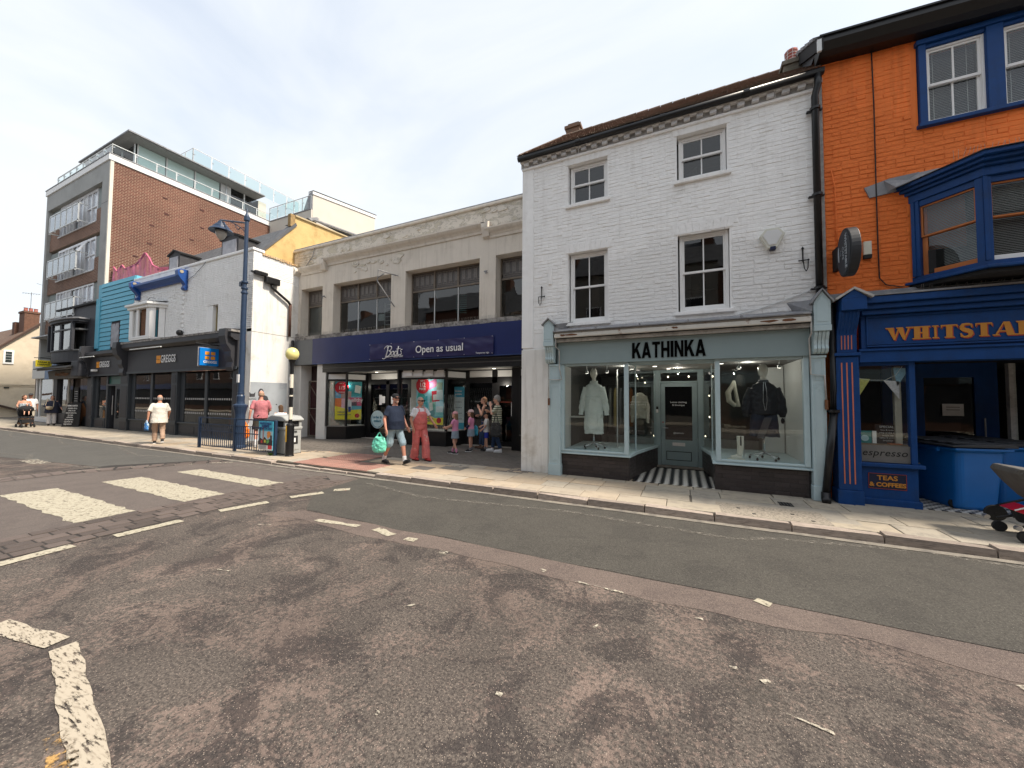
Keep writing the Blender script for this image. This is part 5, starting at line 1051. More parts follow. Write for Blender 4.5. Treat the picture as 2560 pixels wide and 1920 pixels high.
# roller shutter box and soffit
sb = box('shutter_box', BLACK, bt, -12.95, -3.2, YB-.06, YB+.30, 2.72, 3.045); box('shutter_rail', M('worn_black_rail', (.07, .065, .06), .5), sb, -12.95, -3.2, YB-.075, YB-.06, 2.87, 2.895); box('shutter_rail', MATS['worn_black_rail'], sb, -12.95, -3.2, YB-.08, YB-.06, 2.985, 3.0)
box('soffit', M('porch_soffit', (.34, .33, .30), .8), bt, -12.9, -3.2, YB+.30, YB+1.4, 2.74, 2.80)
PIER = M('white_pier_paint', (.70, .69, .66), .7, .06, 4, .2, 20, dirt=(.42, .40, .37), ds=2, dt=(.58, .8))
box('pier', PIER, bt, -14.75, -14.24, YB-.05, YB+.45, .08, 3.045, bevel=.008); box('pier', PIER, bt, -13.27, -12.78, YB-.05, YB+.45, .08, 3.045, bevel=.008); box('dark_jamb', BLACKM, bt, -15.0, -14.76, YB+.1, YB+.4, .08, 3.045)
# side gate
gt = box('gate_backing', M('gate_dark', (.030, .015, .016), .9), bt, -14.23, -13.28, YB+.42, YB+.45, .08, 3.04)
MAR = M('maroon_gate', (.075, .028, .032), .6, .3, 8, dirt=(.12, .05, .03), ds=8, dt=(.55, .7)); g = MB().box(-14.20, -14.15, YB+.28, YB+.33, .12, 2.42).box(-13.33, -13.285, YB+.28, YB+.33, .12, 2.42).box(-14.15, -13.33, YB+.28, YB+.33, 2.37, 2.42).box(-14.15, -13.33, YB+.28, YB+.33, .12, .17).box(-14.15, -13.33, YB+.28, YB+.33, 1.25, 1.29).build('gate', MATS['weathered_ledge'] if False else BRZ, bt)
for i in range(13): box('gate_bar', MAR, g, -14.13+i*.063, -14.105+i*.063, YB+.33, YB+.35, .17, 2.37)
for i in range(16): box('mesh_bar', MAR, g, -14.15, -13.33, YB+.351, YB+.358, .25+i*.13, .26+i*.13)
MB().obox((-13.74, YB+.27, 1.85), (.42, 0, -.46), (0, .008, 0), (.010, 0, .010)).build('gate_brace', BRZ, g); MB().obox((-13.74, YB+.27, .72), (.42, 0, -.46), (0, .008, 0), (.010, 0, .010)).build('gate_brace', BRZ, g)
wn = box('warning_sign', M('amber_sign', (.72, .42, .03), .5), g, -13.62, -13.30, YB+.24, YB+.25, 1.50, 1.86); box('sign_band', WV, wn, -13.62, -13.30, YB+.236, YB+.24, 1.72, 1.86)
text('WARNING', .05, (-13.46, YB+.233, 1.67), '-y', BLACKM, wn, ext=.001); text('This gate', .05, (-13.46, YB+.233, 1.61), '-y', BLACKM, wn, ext=.001); text('is alarmed', .05, (-13.46, YB+.233, 1.55), '-y', BLACKM, wn, ext=.001); MB().py([(-13.49, 1.75), (-13.43, 1.75), (-13.46, 1.83)], YB+.232, YB+.236).build('triangle', M('amber_sign'), wn)
# display bays (plan polygons)
def bay(plan, name='display_window', zs=.62, zt=2.72, transom=2.42):
    bs = MB().pz(plan if len(plan) > 2 else [plan[0], plan[1], (plan[1][0], plan[1][1]+.1), (plan[0][0], plan[0][1]+.1)], .08, zs-.03).build('stall_riser', BLACK, bt); fo = MB().pz([(x, y-.03) for x, y in plan] if len(plan) > 2 else [(plan[0][0], plan[0][1]-.03), (plan[1][0], plan[1][1]-.03), (plan[1][0], plan[1][1]+.1), (plan[0][0], plan[0][1]+.1)], zs-.03, zs).build(name, M('worn_sill', (.20, .19, .18), .6), bt)
    for x, y in plan: box('post', BLACK, fo, x-.035, x+.035, y-.035, y+.035, zs, zt)
    for i in range(len(plan)-1):
        a, b = Vector((*plan[i], 0)), Vector((*plan[i+1], 0)); d = (b-a).normalized(); a2, b2 = a+d*.036, b-d*.036
        for z0, z1, t in ((transom-.035, transom+.035, .05), (zt-.06, zt, .06)): pane_between(fo, a2[:2], b2[:2], z0, z1, BLACK, 'rail', t)
        pane_between(fo, a2[:2], b2[:2], zs+.001, transom-.036, GLASS, 'pane', .008); pane_between(fo, a2[:2], b2[:2], transom+.036, zt-.061, M('white_transom_panel', (.70, .70, .68), .6, .04), 'transom_panel', .012)
    return fo
b1 = bay([(-12.74, YB+.02), (-12.0, YB+.30), (-11.84, YB+1.12)])
b2 = bay([(-9.15, YB+.05), (-9.10, YB+.12), (-7.28, YB+.30), (-7.05, YB+1.2)])
b3 = bay([(-4.62, YB+.45), (-3.3, YB+.45)])
for i in range(4): box('awning_paper', WV, b2, -9.0+i*.42, -8.6+i*.42, YB+.10+i*.045, YB+.105+i*.045, 2.50, 2.70)
box('window_floor', M('cream_floor', (.52, .50, .45), .7), bt, -12.7, -11.9, YB+.4, YB+1.1, .62, .64); box('window_floor', MATS['cream_floor'], bt, -9.1, -7.1, YB+.35, YB+1.1, .62, .64)
box('left_display_wall', M('cream_board', (.55, .54, .50), .8), bt, -12.75, -12.7, YB+.1, YB+1.15, .6, 2.7); box('back_board', MATS['cream_board'], bt, -9.3, -8.6, YB+.9, YB+.93, .64, 2.5)
# posters
def poster(x0, x1, z0, z1, y, cells, name='poster', tx=(), fwd=.003, label=None):
    ang = 0
    if len(y) > 2: ang = atan2(y[1]-y[0], x1-x0); w = hypot(y[1]-y[0], x1-x0)
    else: w = x1-x0
    h = z1-z0; p = MB().box(0, w, 0, .008, 0, h).build(name, M('poster_blue', (.13, .42, .55), .6, .15, 4), bt, local=True, label=label); p.location = Vector((x0, y[0], z0))-org(bt); p.rotation_euler = (0, 0, ang); x0 = z0 = 0; y = 0
    for i, (kind, pts, col) in enumerate(cells):
        m = M('print_%d_%d_%d' % tuple(int(c*99) for c in col), col, .6, .12, 9); yy = y-.002-i*.0012
        if kind == 'p': MB().py([(x0+a*w, z0+b*h) for a, b in pts], yy, yy+.001).build('print', m, p, local=True)
        else: MB().py([(x0+pts[0]*w+pts[2]*w*cos(k*pi/16), z0+pts[1]*h+pts[2]*w*pts[3]*sin(k*pi/16)) for k in range(32)], yy, yy+.001).build('print', m, p, local=True)
    for (s, sz, a, b, m) in tx: text(s, sz, (x0+a*w, y-.030, z0+b*h), 0, m, p, ext=.001, bold=.002, local=True)
    return p
def q(a, b, c, d, r=0):
    cx, cy, hw, hh = (a+c)/2, (b+d)/2, (c-a)/2, (d-b)/2; return [(cx+x*hw*cos(r)-y*hh*sin(r), cy+x*hw*sin(r)+y*hh*cos(r)) for x, y in ((-1, -1), (1, -1), (1, 1), (-1, 1))]
YEL = (.80, .68, .05); PR = (.52, .015, .03); WHT = (.75, .75, .75); NV = M('navy_print', (.02, .05, .2), .6); WPR = WV
poster(-12.66, -11.92, .85, 2.38, (YB+.32, YB+.98, 0), [('p', q(.42, .62, 1, 1), (.06, .35, .40)), ('p', q(.5, .68, .92, .93, -.06), (.03, .25, .30)), ('p', q(.74, .70, .96, .90, -.15), (.70, .72, .70)), ('p', q(0, .55, .42, .76), (.12, .38, .60)), ('p', q(.22, .56, .60, .74), (.45, .30, .28)),
    ('p', q(.5, .36, 1, .58), (.62, .10, .20)), ('p', q(.5, .36, .82, .46), (.12, .08, .10)), ('p', q(0, .33, .3, .56), (.75, .20, .05)), ('p', q(.24, .28, .55, .55), (.72, .42, .50)), ('p', [(0, 0), (1, 0), (1, .27), (.6, .25), (0, .36)], YEL), ('p', q(.44, .28, .62, .50), (.72, .72, .75)), ('p', q(.50, .20, .60, .34), (.03, .06, .25)), ('c', (.24, .84, .26, .95), PR), ('c', (.84, .10, .09, 1.0), PR)],
    tx=(('BUY 1', .06, .24, .95, WPR), ('1/3', .20, .24, .83, WPR), ('off selected', .05, .24, .72, WPR), ('wellthy', .20, .76, .51, WPR), ('treatment for', .07, .30, .20, NV), ('summer skin for you', .06, .36, .13, NV)), label='sale poster with a red 1/3 disc')
poster(-8.84, -7.64, .80, 2.42, (YB+.65,), [('p', q(0, .2, 1, 1), (.30, .62, .72)), ('p', q(.28, .05, .44, .62, .1), (.05, .42, .50)), ('p', q(.50, .30, .72, .62, -.15), (.15, .45, .35)), ('p', q(.58, .50, .85, .74, .10), (.62, .03, .06)), ('p', q(.62, .54, .82, .66, .10), WHT), ('p', q(.44, .80, .76, .97, .3), (.58, .18, .35)), ('p', q(.05, .52, .30, .70, -.4), (.05, .38, .35)), ('p', q(.75, .76, .95, .92), (.35, .50, .40)),
    ('p', q(.70, .18, 1, .40), (.25, .62, .62)), ('p', q(.50, .28, .62, .48, .12), (.72, .75, .70)), ('p', q(.45, .18, .70, .30, .3), (.10, .30, .33)), ('p', [(0, 0), (1, 0), (1, .16), (.7, .14), (.35, .24), (0, .28)], YEL), ('c', (.24, .86, .25, 1.0), PR), ('c', (.85, .09, .085, 1.0), PR), ('p', q(.76, .54, .98, .76), (.60, .72, .75)), ('p', q(.74, .27, .99, .40), (.62, .74, .76))],
    tx=(('BUY 1', .07, .24, .96, WPR), ('1/2', .22, .24, .87, WPR), ('PRICE', .11, .24, .78, WPR), ('thing for everything', .075, .40, .13, NV), ('but free in store', .07, .36, .08, NV)), label='sale poster with a red 1/2 PRICE disc')
pp = poster(-7.52, -7.10, .60, 2.15, (YB+1.14,), [('p', q(0, .76, 1, 1), (.06, .38, .58)), ('p', q(0, 0, 1, .76), (.62, .68, .70)), ('p', q(0, 0, 1, .17), (.08, .40, .55))]+[('p', q(.08+.15*k, .12+.13*j, .18+.15*k, .135+.13*j), (.12, .14, .16)) for j in range(1, 5) for k in range(5)], tx=(('Services', .085, .45, .90, WPR), ('available', .085, .45, .83, WPR)), label='blue and white services poster')
# glazed rear wall: left doors, right doors, lattice grilles
YR = YB+1.15
rw = MB().box(-11.84, -11.6, YR, YR+.1, .1, 2.75).box(-10.78, -10.62, YR, YR+.1, .1, 2.42).box(-9.68, -9.05, YR, YR+.1, .1, 2.75).box(-11.6, -9.68, YR, YR+.1, 2.28, 2.45).box(-7.05, -6.9, YR, YR+.1, .1, 2.75).box(-5.98, -5.78, YR, YR+.1, .1, 2.75).box(-4.95, -4.60, YR-.6, YR+.1, .1, 2.75).box(-6.9, -4.95, YR, YR+.1, 2.28, 2.48).box(-11.84, -4.6, YR, YR+.1, 2.71, 2.80).build('door_wall', BLACK, bt)
for a, b in ((-11.6, -9.68), (-6.9, -4.95)): box('white_panel', MATS['white_transom_panel'], rw, a, b, YR+.03, YR+.05, 2.48, 2.71)
dg = glass_mat('dark_door_glass', (.45, .46, .47), 1, .04)
for a, b in ((-11.6, -10.78), (-10.62, -9.68), (-6.9, -5.98)): 
    dd = box('shop_door', BLACK, rw, a, b, YR+.02, YR+.06, .1, .30); box('door_glass', dg, dd, a, b, YR+.03, YR+.036, .30, 2.28)
od = MB().box(-5.78, -5.70, YR+.0, YR+.05, .12, 2.28).box(-5.03, -4.95, YR, YR+.05, .12, 2.28).box(-5.70, -5.03, YR, YR+.05, .12, .28).box(-5.70, -5.03, YR, YR+.05, 2.18, 2.28).build('shop_door', BLACK, rw); box('door_glass', dg, od, -5.70, -5.03, YR+.02, YR+.026, .28, 2.18); MB().tube([(-5.70, YR-.03, 1.62), (-5.03, YR-.03, 1.62)], .008, 6).build('push_bar', M('red_bar', (.35, .08, .05), .5), od)
box('taped_notice', WV, od, -5.24, -5.08, YR-.012, YR-.008, 1.15, 1.62)
for x0, z0, x1, z1 in ((-11.12, 1.45, -10.98, 1.85), (-10.98, 1.52, -10.82, 1.80), (-10.5, 1.5, -10.3, 1.78), (-9.55, 1.15, -9.42, 1.75)): box('taped_notice', WV, rw, x0, x1, YR-.012, YR-.008, z0, z1)
for z in (2.08, 1.72, 1.45, 1.12, .62, .30):
    for a, b in ((-11.55, -10.82), (-10.56, -9.75)): box('white_shelf_edge', WV, rw, a, b, YR+.18, YR+.20, z, z+.03)
oc_ = MB().py([(-11.18+.36*cos(k*pi/18), .86+.36*sin(k*pi/18)) for k in range(36)], YR-.03, YR-.024).build('order_sticker', M('pale_blue_sticker', (.55, .70, .74), .5, .05), rw)
mb = MB(); mb.tube([(-11.18+.31*cos(radians(a)), YR-.034, .86+.31*sin(radians(a))) for a in range(150, 340, 10)], .010, 6); mb.build('sticker_arrow', M('teal_print', (.01, .16, .26), .6), oc_)
text('order &', .145, (-11.18, YR-.036, .95), '-y', MATS['teal_print'], oc_, ext=.001, bold=.004); text('collect', .145, (-11.18, YR-.036, .80), '-y', MATS['teal_print'], oc_, ext=.001, bold=.004)
def lattice(x0, x1, z0, z1, y, col, step=.085, h=.22, th=.006):
    mb = MB(); n = int((x1-x0)/step); m = int((z1-z0)/h)
    for i in range(n+1): 
        for s in (-1, 1):
            pts = [];  
            for j in range(m+1):
                pts.append((x0+i*step+(step/2 if j % 2 else 0)*s, y+.004*s, z0+j*h))
            mb.tube(pts, th, 4)
    o = mb.build('lattice_grille', col, bt); o['kind'] = 'stuff'; return o
LATW = M('white_grille', (.55, .55, .53), .5)
lattice(-6.88, -6.02, .35, 2.24, YR+.09, LATW); lattice(-8.55, -7.3, .66, 2.05, YB+.98, LATW, .07, .2); lattice(-11.55, -10.85, .7, 2.2, YR+.14, M('grey_grille', (.25, .25, .24), .5)); lattice(-10.55, -9.75, .7, 2.2, YR+.14, MATS['grey_grille']); lattice(-12.02, -11.88, .7, 2.3, YB+.98, LATW, .07, .3)
lattice(-7.0, -6.7, .7, 2.2, YB+1.2, LATW, .07, .2)
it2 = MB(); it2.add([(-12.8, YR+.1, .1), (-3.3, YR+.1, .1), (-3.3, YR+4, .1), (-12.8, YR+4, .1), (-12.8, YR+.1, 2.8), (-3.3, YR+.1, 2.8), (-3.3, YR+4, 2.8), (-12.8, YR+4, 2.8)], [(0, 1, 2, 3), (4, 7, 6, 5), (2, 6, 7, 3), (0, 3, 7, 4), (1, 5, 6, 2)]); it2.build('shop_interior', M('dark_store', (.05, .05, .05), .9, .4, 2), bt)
pr = random.Random(2)
for i in range(10):
    x = -11.6+i*.75; sh = box('stock_shelf', DIMRM, bt, x, x+.55, YR+1.6, YR+1.9, .1, 1.9)
    for j in range(4): box('stock', M('stock_%d' % (j), ((.35, .1, .08), (.1, .2, .3), (.4, .38, .3), (.12, .25, .15))[j], .8), sh, x+.03, x+.5, YR+1.56, YR+1.6, .3+j*.4, .52+j*.4)
box('door_threshold', M('pale_threshold', (.36, .33, .30), .8), bt, -11.9, -9.1, YB+.95, YR+.1, .085, .112); box('door_threshold', MATS['pale_threshold'], bt, -7.1, -4.5, YB+.95, YR+.1, .085, .112)
for x in (-10.9, -5.7): MB().lathe([(.06, 2.738), (.05, 2.73), (.005, 2.729)], (x, YB+.75, 0), 14).build('downlight', SPOT, bt)
for x, yy in ((-12.3, YB+.6), (-8.2, YB+.5), (-10.6, YB+.8), (-5.7, YB+.8)):
    l = bpy.data.lights.new('downlight_lamp', 'POINT'); l.energy = 2.6 if yy < YB+.7 else 6; l.shadow_soft_size = .02; l.color = (1, .93, .82); lo = bpy.data.objects.new('downlight_lamp', l); COL.objects.link(lo); lo.parent = bt; lo.location = Vector((x, yy-.25 if yy > YB+.7 else yy, 2.2))-org(bt)
# ================================================================== BAKERY (white painted brick over charcoal shopfront)
gk = thing('bakery_building', 'white painted brick parapet building over the charcoal GREGGS shopfront', 'building', (-20, 8.3, .1))
YG = 8.30
mb = MB(); wall(mb, -24.0, -14.62, 4.2, 7.28, YG, .35, [(-17.66, -16.87, 4.2, 5.45), (-23.45, -21.0, 4.3, 5.85)]); wall(mb, YG+.35, 10.12, 4.0, 7.18, -14.62, -.3, [], side='x')
mb.build('wall', WHITE, gk)
mb = MB(); mb.box(-14.92, -14.60, YG, 10.12, .08, 6.36); mb.build('render_return', WHITE_OLD, gk)
box('grey_painted_dado', M('grey_mural_wall', (.36, .39, .42), .8, .10, 2, .2, 20, dirt=(.24, .25, .27), ds=1.6, dt=(.5, .75)), gk, -14.6, -14.59, YG+.02, 9.72, .09, 2.30); box('wall_crack', M('crack_dark', (.2, .19, .17), .9), gk, -14.6, -14.596, YG, 10.1, 4.19, 4.205)
brick_face(gk, 'brick', WHITE, -19.45, -14.62, 4.3, 7.25, YG, [(-17.68, -16.85, 4.1, 5.47)], nmax=150, proud=.010, joint=.014, jit=.06, seed=41)
brick_face(gk, 'brick_rough', WHITE, -23.98, -19.47, 4.3, 6.5, YG, [(-23.6, -20.85, 4.2, 6.05)], nmax=60, proud=.016, joint=.010, jit=.26, seed=42)
# bricks on the return, facing +x
vb2 = [unit_brick('side_brick', WHITE, .08, .05, .12, 70+i)[0] for i in range(4)]
for r_ in range(10):
    z = 6.42+r_*.075; s = -.1*(r_ % 2)
    while s < 1.8:
        p, q_ = max(s, 0), min(s+.225, 1.8); s += .225
        if q_-p > .04: child('side_brick', random.choice(vb2), gk, (-14.62, YG+.01+(p+q_)/2, z+.035), (q_-p-.011, .012, .063), (0, 0, pi/2))
box('parapet_band', WHITE, gk, -24.0, -19.46, YG-.05, YG, 6.95, 7.28, bevel=.01); box('parapet_coping', WHITE, gk, -24.02, -14.58, YG-.06, YG+.38, 7.28, 7.38, bevel=.015)
for i in range(16): box('exposed_coping_brick', M('yellow_brick', (.50, .30, .13), .9, .25, 15, .5, 50, rnd=.3, hue=(.55, .45, .30)), gk, -14.98, -14.56, YG+.30+i*.095, YG+.30+i*.095+.082, 7.18+random.uniform(-.01, .02), 7.26+random.uniform(-.02, .02))
for i in range(12):
    box('quoin_edge', WHITE, gk, -19.56 if i % 2 else -19.64, -19.44, YG-.045, YG, 4.5+i*.2, 4.62+i*.2, bevel=.01); box('quoin_edge', WHITE, gk, -24.0, -23.86 if i % 2 else -23.78, YG-.04, YG, 4.5+i*.15, 4.58+i*.15, bevel=.01)
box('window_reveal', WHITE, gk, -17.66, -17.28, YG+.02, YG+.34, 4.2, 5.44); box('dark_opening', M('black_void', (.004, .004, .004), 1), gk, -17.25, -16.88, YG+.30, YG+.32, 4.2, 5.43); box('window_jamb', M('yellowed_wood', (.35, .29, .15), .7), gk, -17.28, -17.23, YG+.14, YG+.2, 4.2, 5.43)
# blue moulded cornice with consoles
CBL = M('cornice_blue', (.012, .065, .26), .4, .1, 6)
cb = MB().px([(YG-.02, 6.68), (YG-.10, 6.68), (YG-.14, 6.76), (YG-.22, 6.82), (YG-.30, 6.86), (YG-.30, 6.95), (YG-.02, 6.98)], -23.3, -19.45).build('blue_cornice', CBL, gk)
for x in (-23.62, -19.44):
    c = MB().px([(YG-.02, 6.28), (YG-.12, 6.28), (YG-.16, 6.36), (YG-.10, 6.48), (YG-.16, 6.60), (YG-.26, 6.70), (YG-.36, 6.85), (YG-.38, 7.05), (YG-.30, 7.14), (YG-.02, 7.14)], x, x+.26).build('cornice_console', CBL, cb, bevel=.012)
    MB().tube([(x+.27, YG-.25, 7.02), (x+.28, YG-.25, 7.02)], .07, 12).build('console_scroll', M('worn_wood_end', (.35, .30, .22), .9), c)
MB().tube([(-19.4, YG-.04, 6.65), (-18.6, YG-.05, 6.85), (-17.9, YG-.05, 7.20), (-17.7, YG-.05, 7.36)], .012, 5).build('cable', LEAD, gk)
MB().ell((-19.45, YG-.12, 4.45), (.12, .12, .13), 12, 8).build('bell_dome', BLACK, gk)
# projecting bay window, white, boarded
bw = MB().pz([(-23.5, YG), (-23.2, YG-.42), (-21.3, YG-.42), (-20.98, YG)], 4.28, 4.36).build('bay_window', WOODW, gk, bevel=.006)
MB().pz([(-23.75, YG), (-23.3, YG-.58), (-21.2, YG-.58), (-20.72, YG)], 5.80, 5.90).build('bay_cap', WOODW, bw, bevel=.012); MB().pz([(-23.6, YG), (-23.25, YG-.50), (-21.25, YG-.50), (-20.85, YG)], 5.68, 5.80).build('bay_moulding', WOODW, bw, bevel=.008)
MB().add([(-23.7, YG-.0, 5.98), (-23.3, YG-.55, 5.905), (-21.2, YG-.55, 5.905), (-20.75, YG, 5.98)], [(0, 1, 2, 3)]).build('bay_roof', LEAD, bw); MB().tube([(-22.1, YG-.3, 5.95), (-21.4, YG-.4, 6.12), (-20.9, YG-.4, 6.02)], .016, 5).build('bent_strip', LEAD, bw)
for pl in (((-23.48, YG), (-23.2, YG-.40)), ((-23.2, YG-.40), (-22.9, YG-.40)), ((-22.1, YG-.40), (-21.75, YG-.40)) if False else ((-21.62, YG-.40), (-21.3, YG-.40)), ((-21.3, YG-.40), (-21.2, YG-.26))): pane_between(bw, pl[0], pl[1], 4.36, 5.68, WOODW, 'bay_post', .06)
pane_between(bw, (-21.12, YG-.18), (-21.0, YG-.01), 4.36, 5.68, WOODW, 'bay_post', .06)
pane_between(bw, (-22.9, YG-.40), (-21.62, YG-.40), 4.36, 4.44, WOODW, 'bay_rail', .06); pane_between(bw, (-22.55, YG-.40), (-22.35, YG-.40), 4.44, 5.68, WOODW, 'bay_post', .05)
box('board', M('osb_board', (.15, .07, .035), .9, .5, 12, .4, 40), bw, -22.3, -21.65, YG-.34, YG-.32, 4.4, 5.66); box('board', MATS['osb_board'], bw, -21.62, -21.05, YG-.02, YG, 4.4, 5.66)
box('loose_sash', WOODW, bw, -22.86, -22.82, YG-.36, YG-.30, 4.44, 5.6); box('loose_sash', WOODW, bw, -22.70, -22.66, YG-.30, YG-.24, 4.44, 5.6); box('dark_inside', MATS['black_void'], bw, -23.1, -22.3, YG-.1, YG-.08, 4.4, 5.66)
# roof, mansard slates, yellow gable, dormers
rs = MB().add([(-24.0, 8.75, 7.3), (-14.95, 8.75, 7.3), (-14.95, 10.1, 9.0), (-24.0, 10.1, 9.0), (-14.95, 13.0, 9.45), (-24.0, 13.0, 9.45)], [(0, 1, 2, 3), (3, 2, 4, 5)]).build('mansard_roof', SLATE, gk)
vs2 = []
for r_ in range(9):
    for i in range(34):
        x = -24+i*.27+(r_ % 2)*.13; y = 8.74+r_*.15; z = 7.33+r_*.189
        if x < -15.1: MB().add([(x, y, z), (x+.26, y, z), (x+.26, y+.16, z+.19), (x, y+.16, z+.19)], [(0, 1, 2, 3)]) if False else vs2.append((x, y, z))
mb = MB()
for x, y, z in vs2: mb.obox((x+.13, y+.07, z+.09+random.uniform(0, .01)), (.127, 0, 0), (0, .083, .105), (0, -.006, .005))
o = mb.build('slates', SLATE, rs); o['kind'] = 'stuff'
YELR = M('yellow_ochre_render', (.56, .40, .17), .85, .12, 2, .5, 18, dirt=(.40, .26, .10), ds=2.4, dt=(.50, .72))
yg = MB().px([(8.58, 7.2), (10.0, 9.06), (10.0, 9.42), (12.9, 9.62), (16.0, 9.6), (16.0, 6.0), (8.58, 6.0)], -15.25, -14.93).build('yellow_gable', YELR, gk)
MB().px([(8.50, 7.22), (8.58, 7.18), (10.14, 9.06), (10.08, 9.16)], -15.30, -14.88).build('gable_coping', SLATE, yg); box('gable_chimney', M('ochre_brown_render', (.30, .20, .09), .9, .3, 9), yg, -15.08, -14.90, 9.86, 10.06, 8.95, 9.48); MB().px([(10.06, 9.43), (16, 9.80), (16, 9.86), (10.06, 9.49)], -15.3, -14.86).build('gable_capping', M('pale_capping', (.45, .36, .22), .8), yg)
for (x0, x1) in ((-21.95, -20.98), (-17.62, -16.42)):
    d = MB().prism([(x0, 8.72, 7.4), (x1, 8.72, 7.4), (x1, 8.72, 8.30), ((x0+x1)/2, 8.72, 8.50), (x0, 8.72, 8.30)], (0, 1.3, 0)).build('dormer', M('dormer_felt', (.045, .045, .05), .7, .3, 6, .4, 20), gk)
    mb = MB(); xm = (x0+x1)/2; mb.prism([(x0-.06, 8.66, 8.30), (xm, 8.66, 8.51), (xm, 8.66, 8.58), (x0-.08, 8.66, 8.37)], (0, 1.4, 0)); mb.prism([(x1+.06, 8.66, 8.30), (xm, 8.6601, 8.511), (xm, 8.6601, 8.581), (x1+.08, 8.66, 8.37)], (0, 1.4, 0)); mb.build('dormer_roof', BLACKM, d)
    box('dormer_sheet', M('grey_polythene', (.27, .27, .30), .4, .35, 3, .8, 7), d, x0+.12, x1-.12, 8.69, 8.715, 7.4, 8.22)
# shopfront ---------------------------------------------------------------
gf = box('shop_fascia', GREYD, gk, -23.95, -15.15, YG-.16, YG+.2, 2.86, 3.86); MB().px([(YG-.24, 3.87), (YG-.40, 3.98), (YG-.40, 4.16), (YG, 4.20), (YG, 3.87)], -23.95, -15.15).build('fascia_cornice', GREYD, gf)
box('fascia_ledge', MATS['weathered_ledge'], gf, -24.0, -15.1, YG-.42, YG, 4.165, 4.24); box('fascia_rail', GREY, gf, -23.95, -15.15, YG-.20, YG-.16, 2.78, 2.88)
g2 = box('shop_fascia', GREYD, gk, -28.1, -24.55, YG-.16, YG+.2, 2.80, 3.72); MB().px([(YG-.24, 3.73), (YG-.38, 3.82), (YG-.38, 3.96), (YG, 4.08), (YG, 3.73)], -28.1, -24.55).build('fascia_cornice', GREYD, g2); box('fascia_rail', GREY, g2, -28.1, -24.6, YG-.20, YG-.16, 2.74, 2.82)
for x, w in ((-24.6, .55), (-28.4, .32), (-15.75, .55)):
    t = .62 if x != -28.4 else .4
    MB().px([(YG, 2.72), (YG-.22, 2.72), (YG-.26, 2.85), (YG-.22, 3.05), (YG-.30, 3.25), (YG-.30, 3.45), (YG-.46, 3.70), (YG-.52, 4.0), (YG-.50, 4.28), (YG, 4.34)], x, x+w*.8).build('console_bracket', GREYD, gk, bevel=.01)
GW = M('backlit_white_letter', (.78, .78, .78), .4, .02); GO = M('orange_tile_logo', (.85, .33, .02), .5)
def gsign(cx, cz, h, par, y, x0):
    s = h*.44
    for i in (0, 1):
        for j in (0, 1): box('logo_square', GO, par, x0+i*(s+.02), x0+s+i*(s+.02), y-.03, y, cz-s-.01+j*(s+.02), cz-.01+j*(s+.02), bevel=.008)
    t = text('GREGGS', h*1.28, (x0+2*s+.07, y-.03, cz-.01), '-y', GW, par, ext=.003, bold=.006, xs=.70, align='LEFT', sp=1.04)
gsign(0, 3.36, .36, gf, YG-.165, -21.15); gsign(0, 3.32, .33, g2, YG-.165, -27.3)
for a, b, z in ((-23.1, -19.0, 3.86), (-28.6, -25.6, 3.72)): MB().tube([(a+.3, YG-.50, z-.02), (b-1.0, YG-.50, z-.02)], .025, 6).build('sign_light_bar', PALEB, gk)
box('camera_unit', WOODW, gk, -27.4, -27.1, YG-.35, YG-.2, 2.98, 3.08)
def gpil(x, w, parent):
    p = box('pilaster', GREY, parent, x, x+w, YG-.14, YG+.1, .10, 2.78, bevel=.008)
    for z0, z1 in ((.18, .52), (.72, 2.22), (2.32, 2.66)): box('pilaster_panel', GREYD, p, x+.09, x+w-.09, YG-.150, YG-.139, z0, z1, bevel=.006)
    box('pilaster_band', GREY, p, x-.015, x+w+.015, YG-.165, YG-.14, .55, .68, bevel=.006)
for x, w in ((-24.68, .82), (-19.92, .48), (-28.05, .28), (-15.45, .38)): gpil(x, w, gk)
for a, b in ((-23.8, -19.95), (-19.4, -15.47)):
    r = box('stall_riser', GREY, gk, a, b, YG-.06, YG+.1, .10, .60); n = 3
    for i in range(n): mbp = box('riser_panel', GREYD, r, a+.1+i*(b-a-.1)/n, a+(i+1)*(b-a-.1)/n-.02, YG-.075, YG-.059, .20, .50, bevel=.008)
    box('sill', GREY, r, a, b, YG-.12, YG+.05, .601, .66, bevel=.008)
    fr_ = MB().box(a, a+.30, YG-.02, YG+.08, .66, 2.78).box((a+b)/2-.09, (a+b)/2+.09, YG-.04, YG+.08, .66, 2.78).box(b-.12, b, YG-.02, YG+.08, .66, 2.78).build('window_frame', GREY, gk)
    for c0, c1 in ((a+.30, (a+b)/2-.09), ((a+b)/2+.09, b-.12)):
        box('shop_window', glass_mat('bakery_glass', (.62, .64, .64), 1, .07), fr_, c0, c1, YG+.0, YG+.008, .66, 2.70)
        mb = MB()
        for k in range(int((c1-c0)/.155)):
            for z in (1.02, 1.60): mb.box(c0+.05+k*.155, c0+.13+k*.155, YG-.004, YG-.001, z, z+.075)
        o = mb.build('manifestation_squares', M('frost_white', (.40, .40, .40), .7), fr_); o['kind'] = 'stuff'
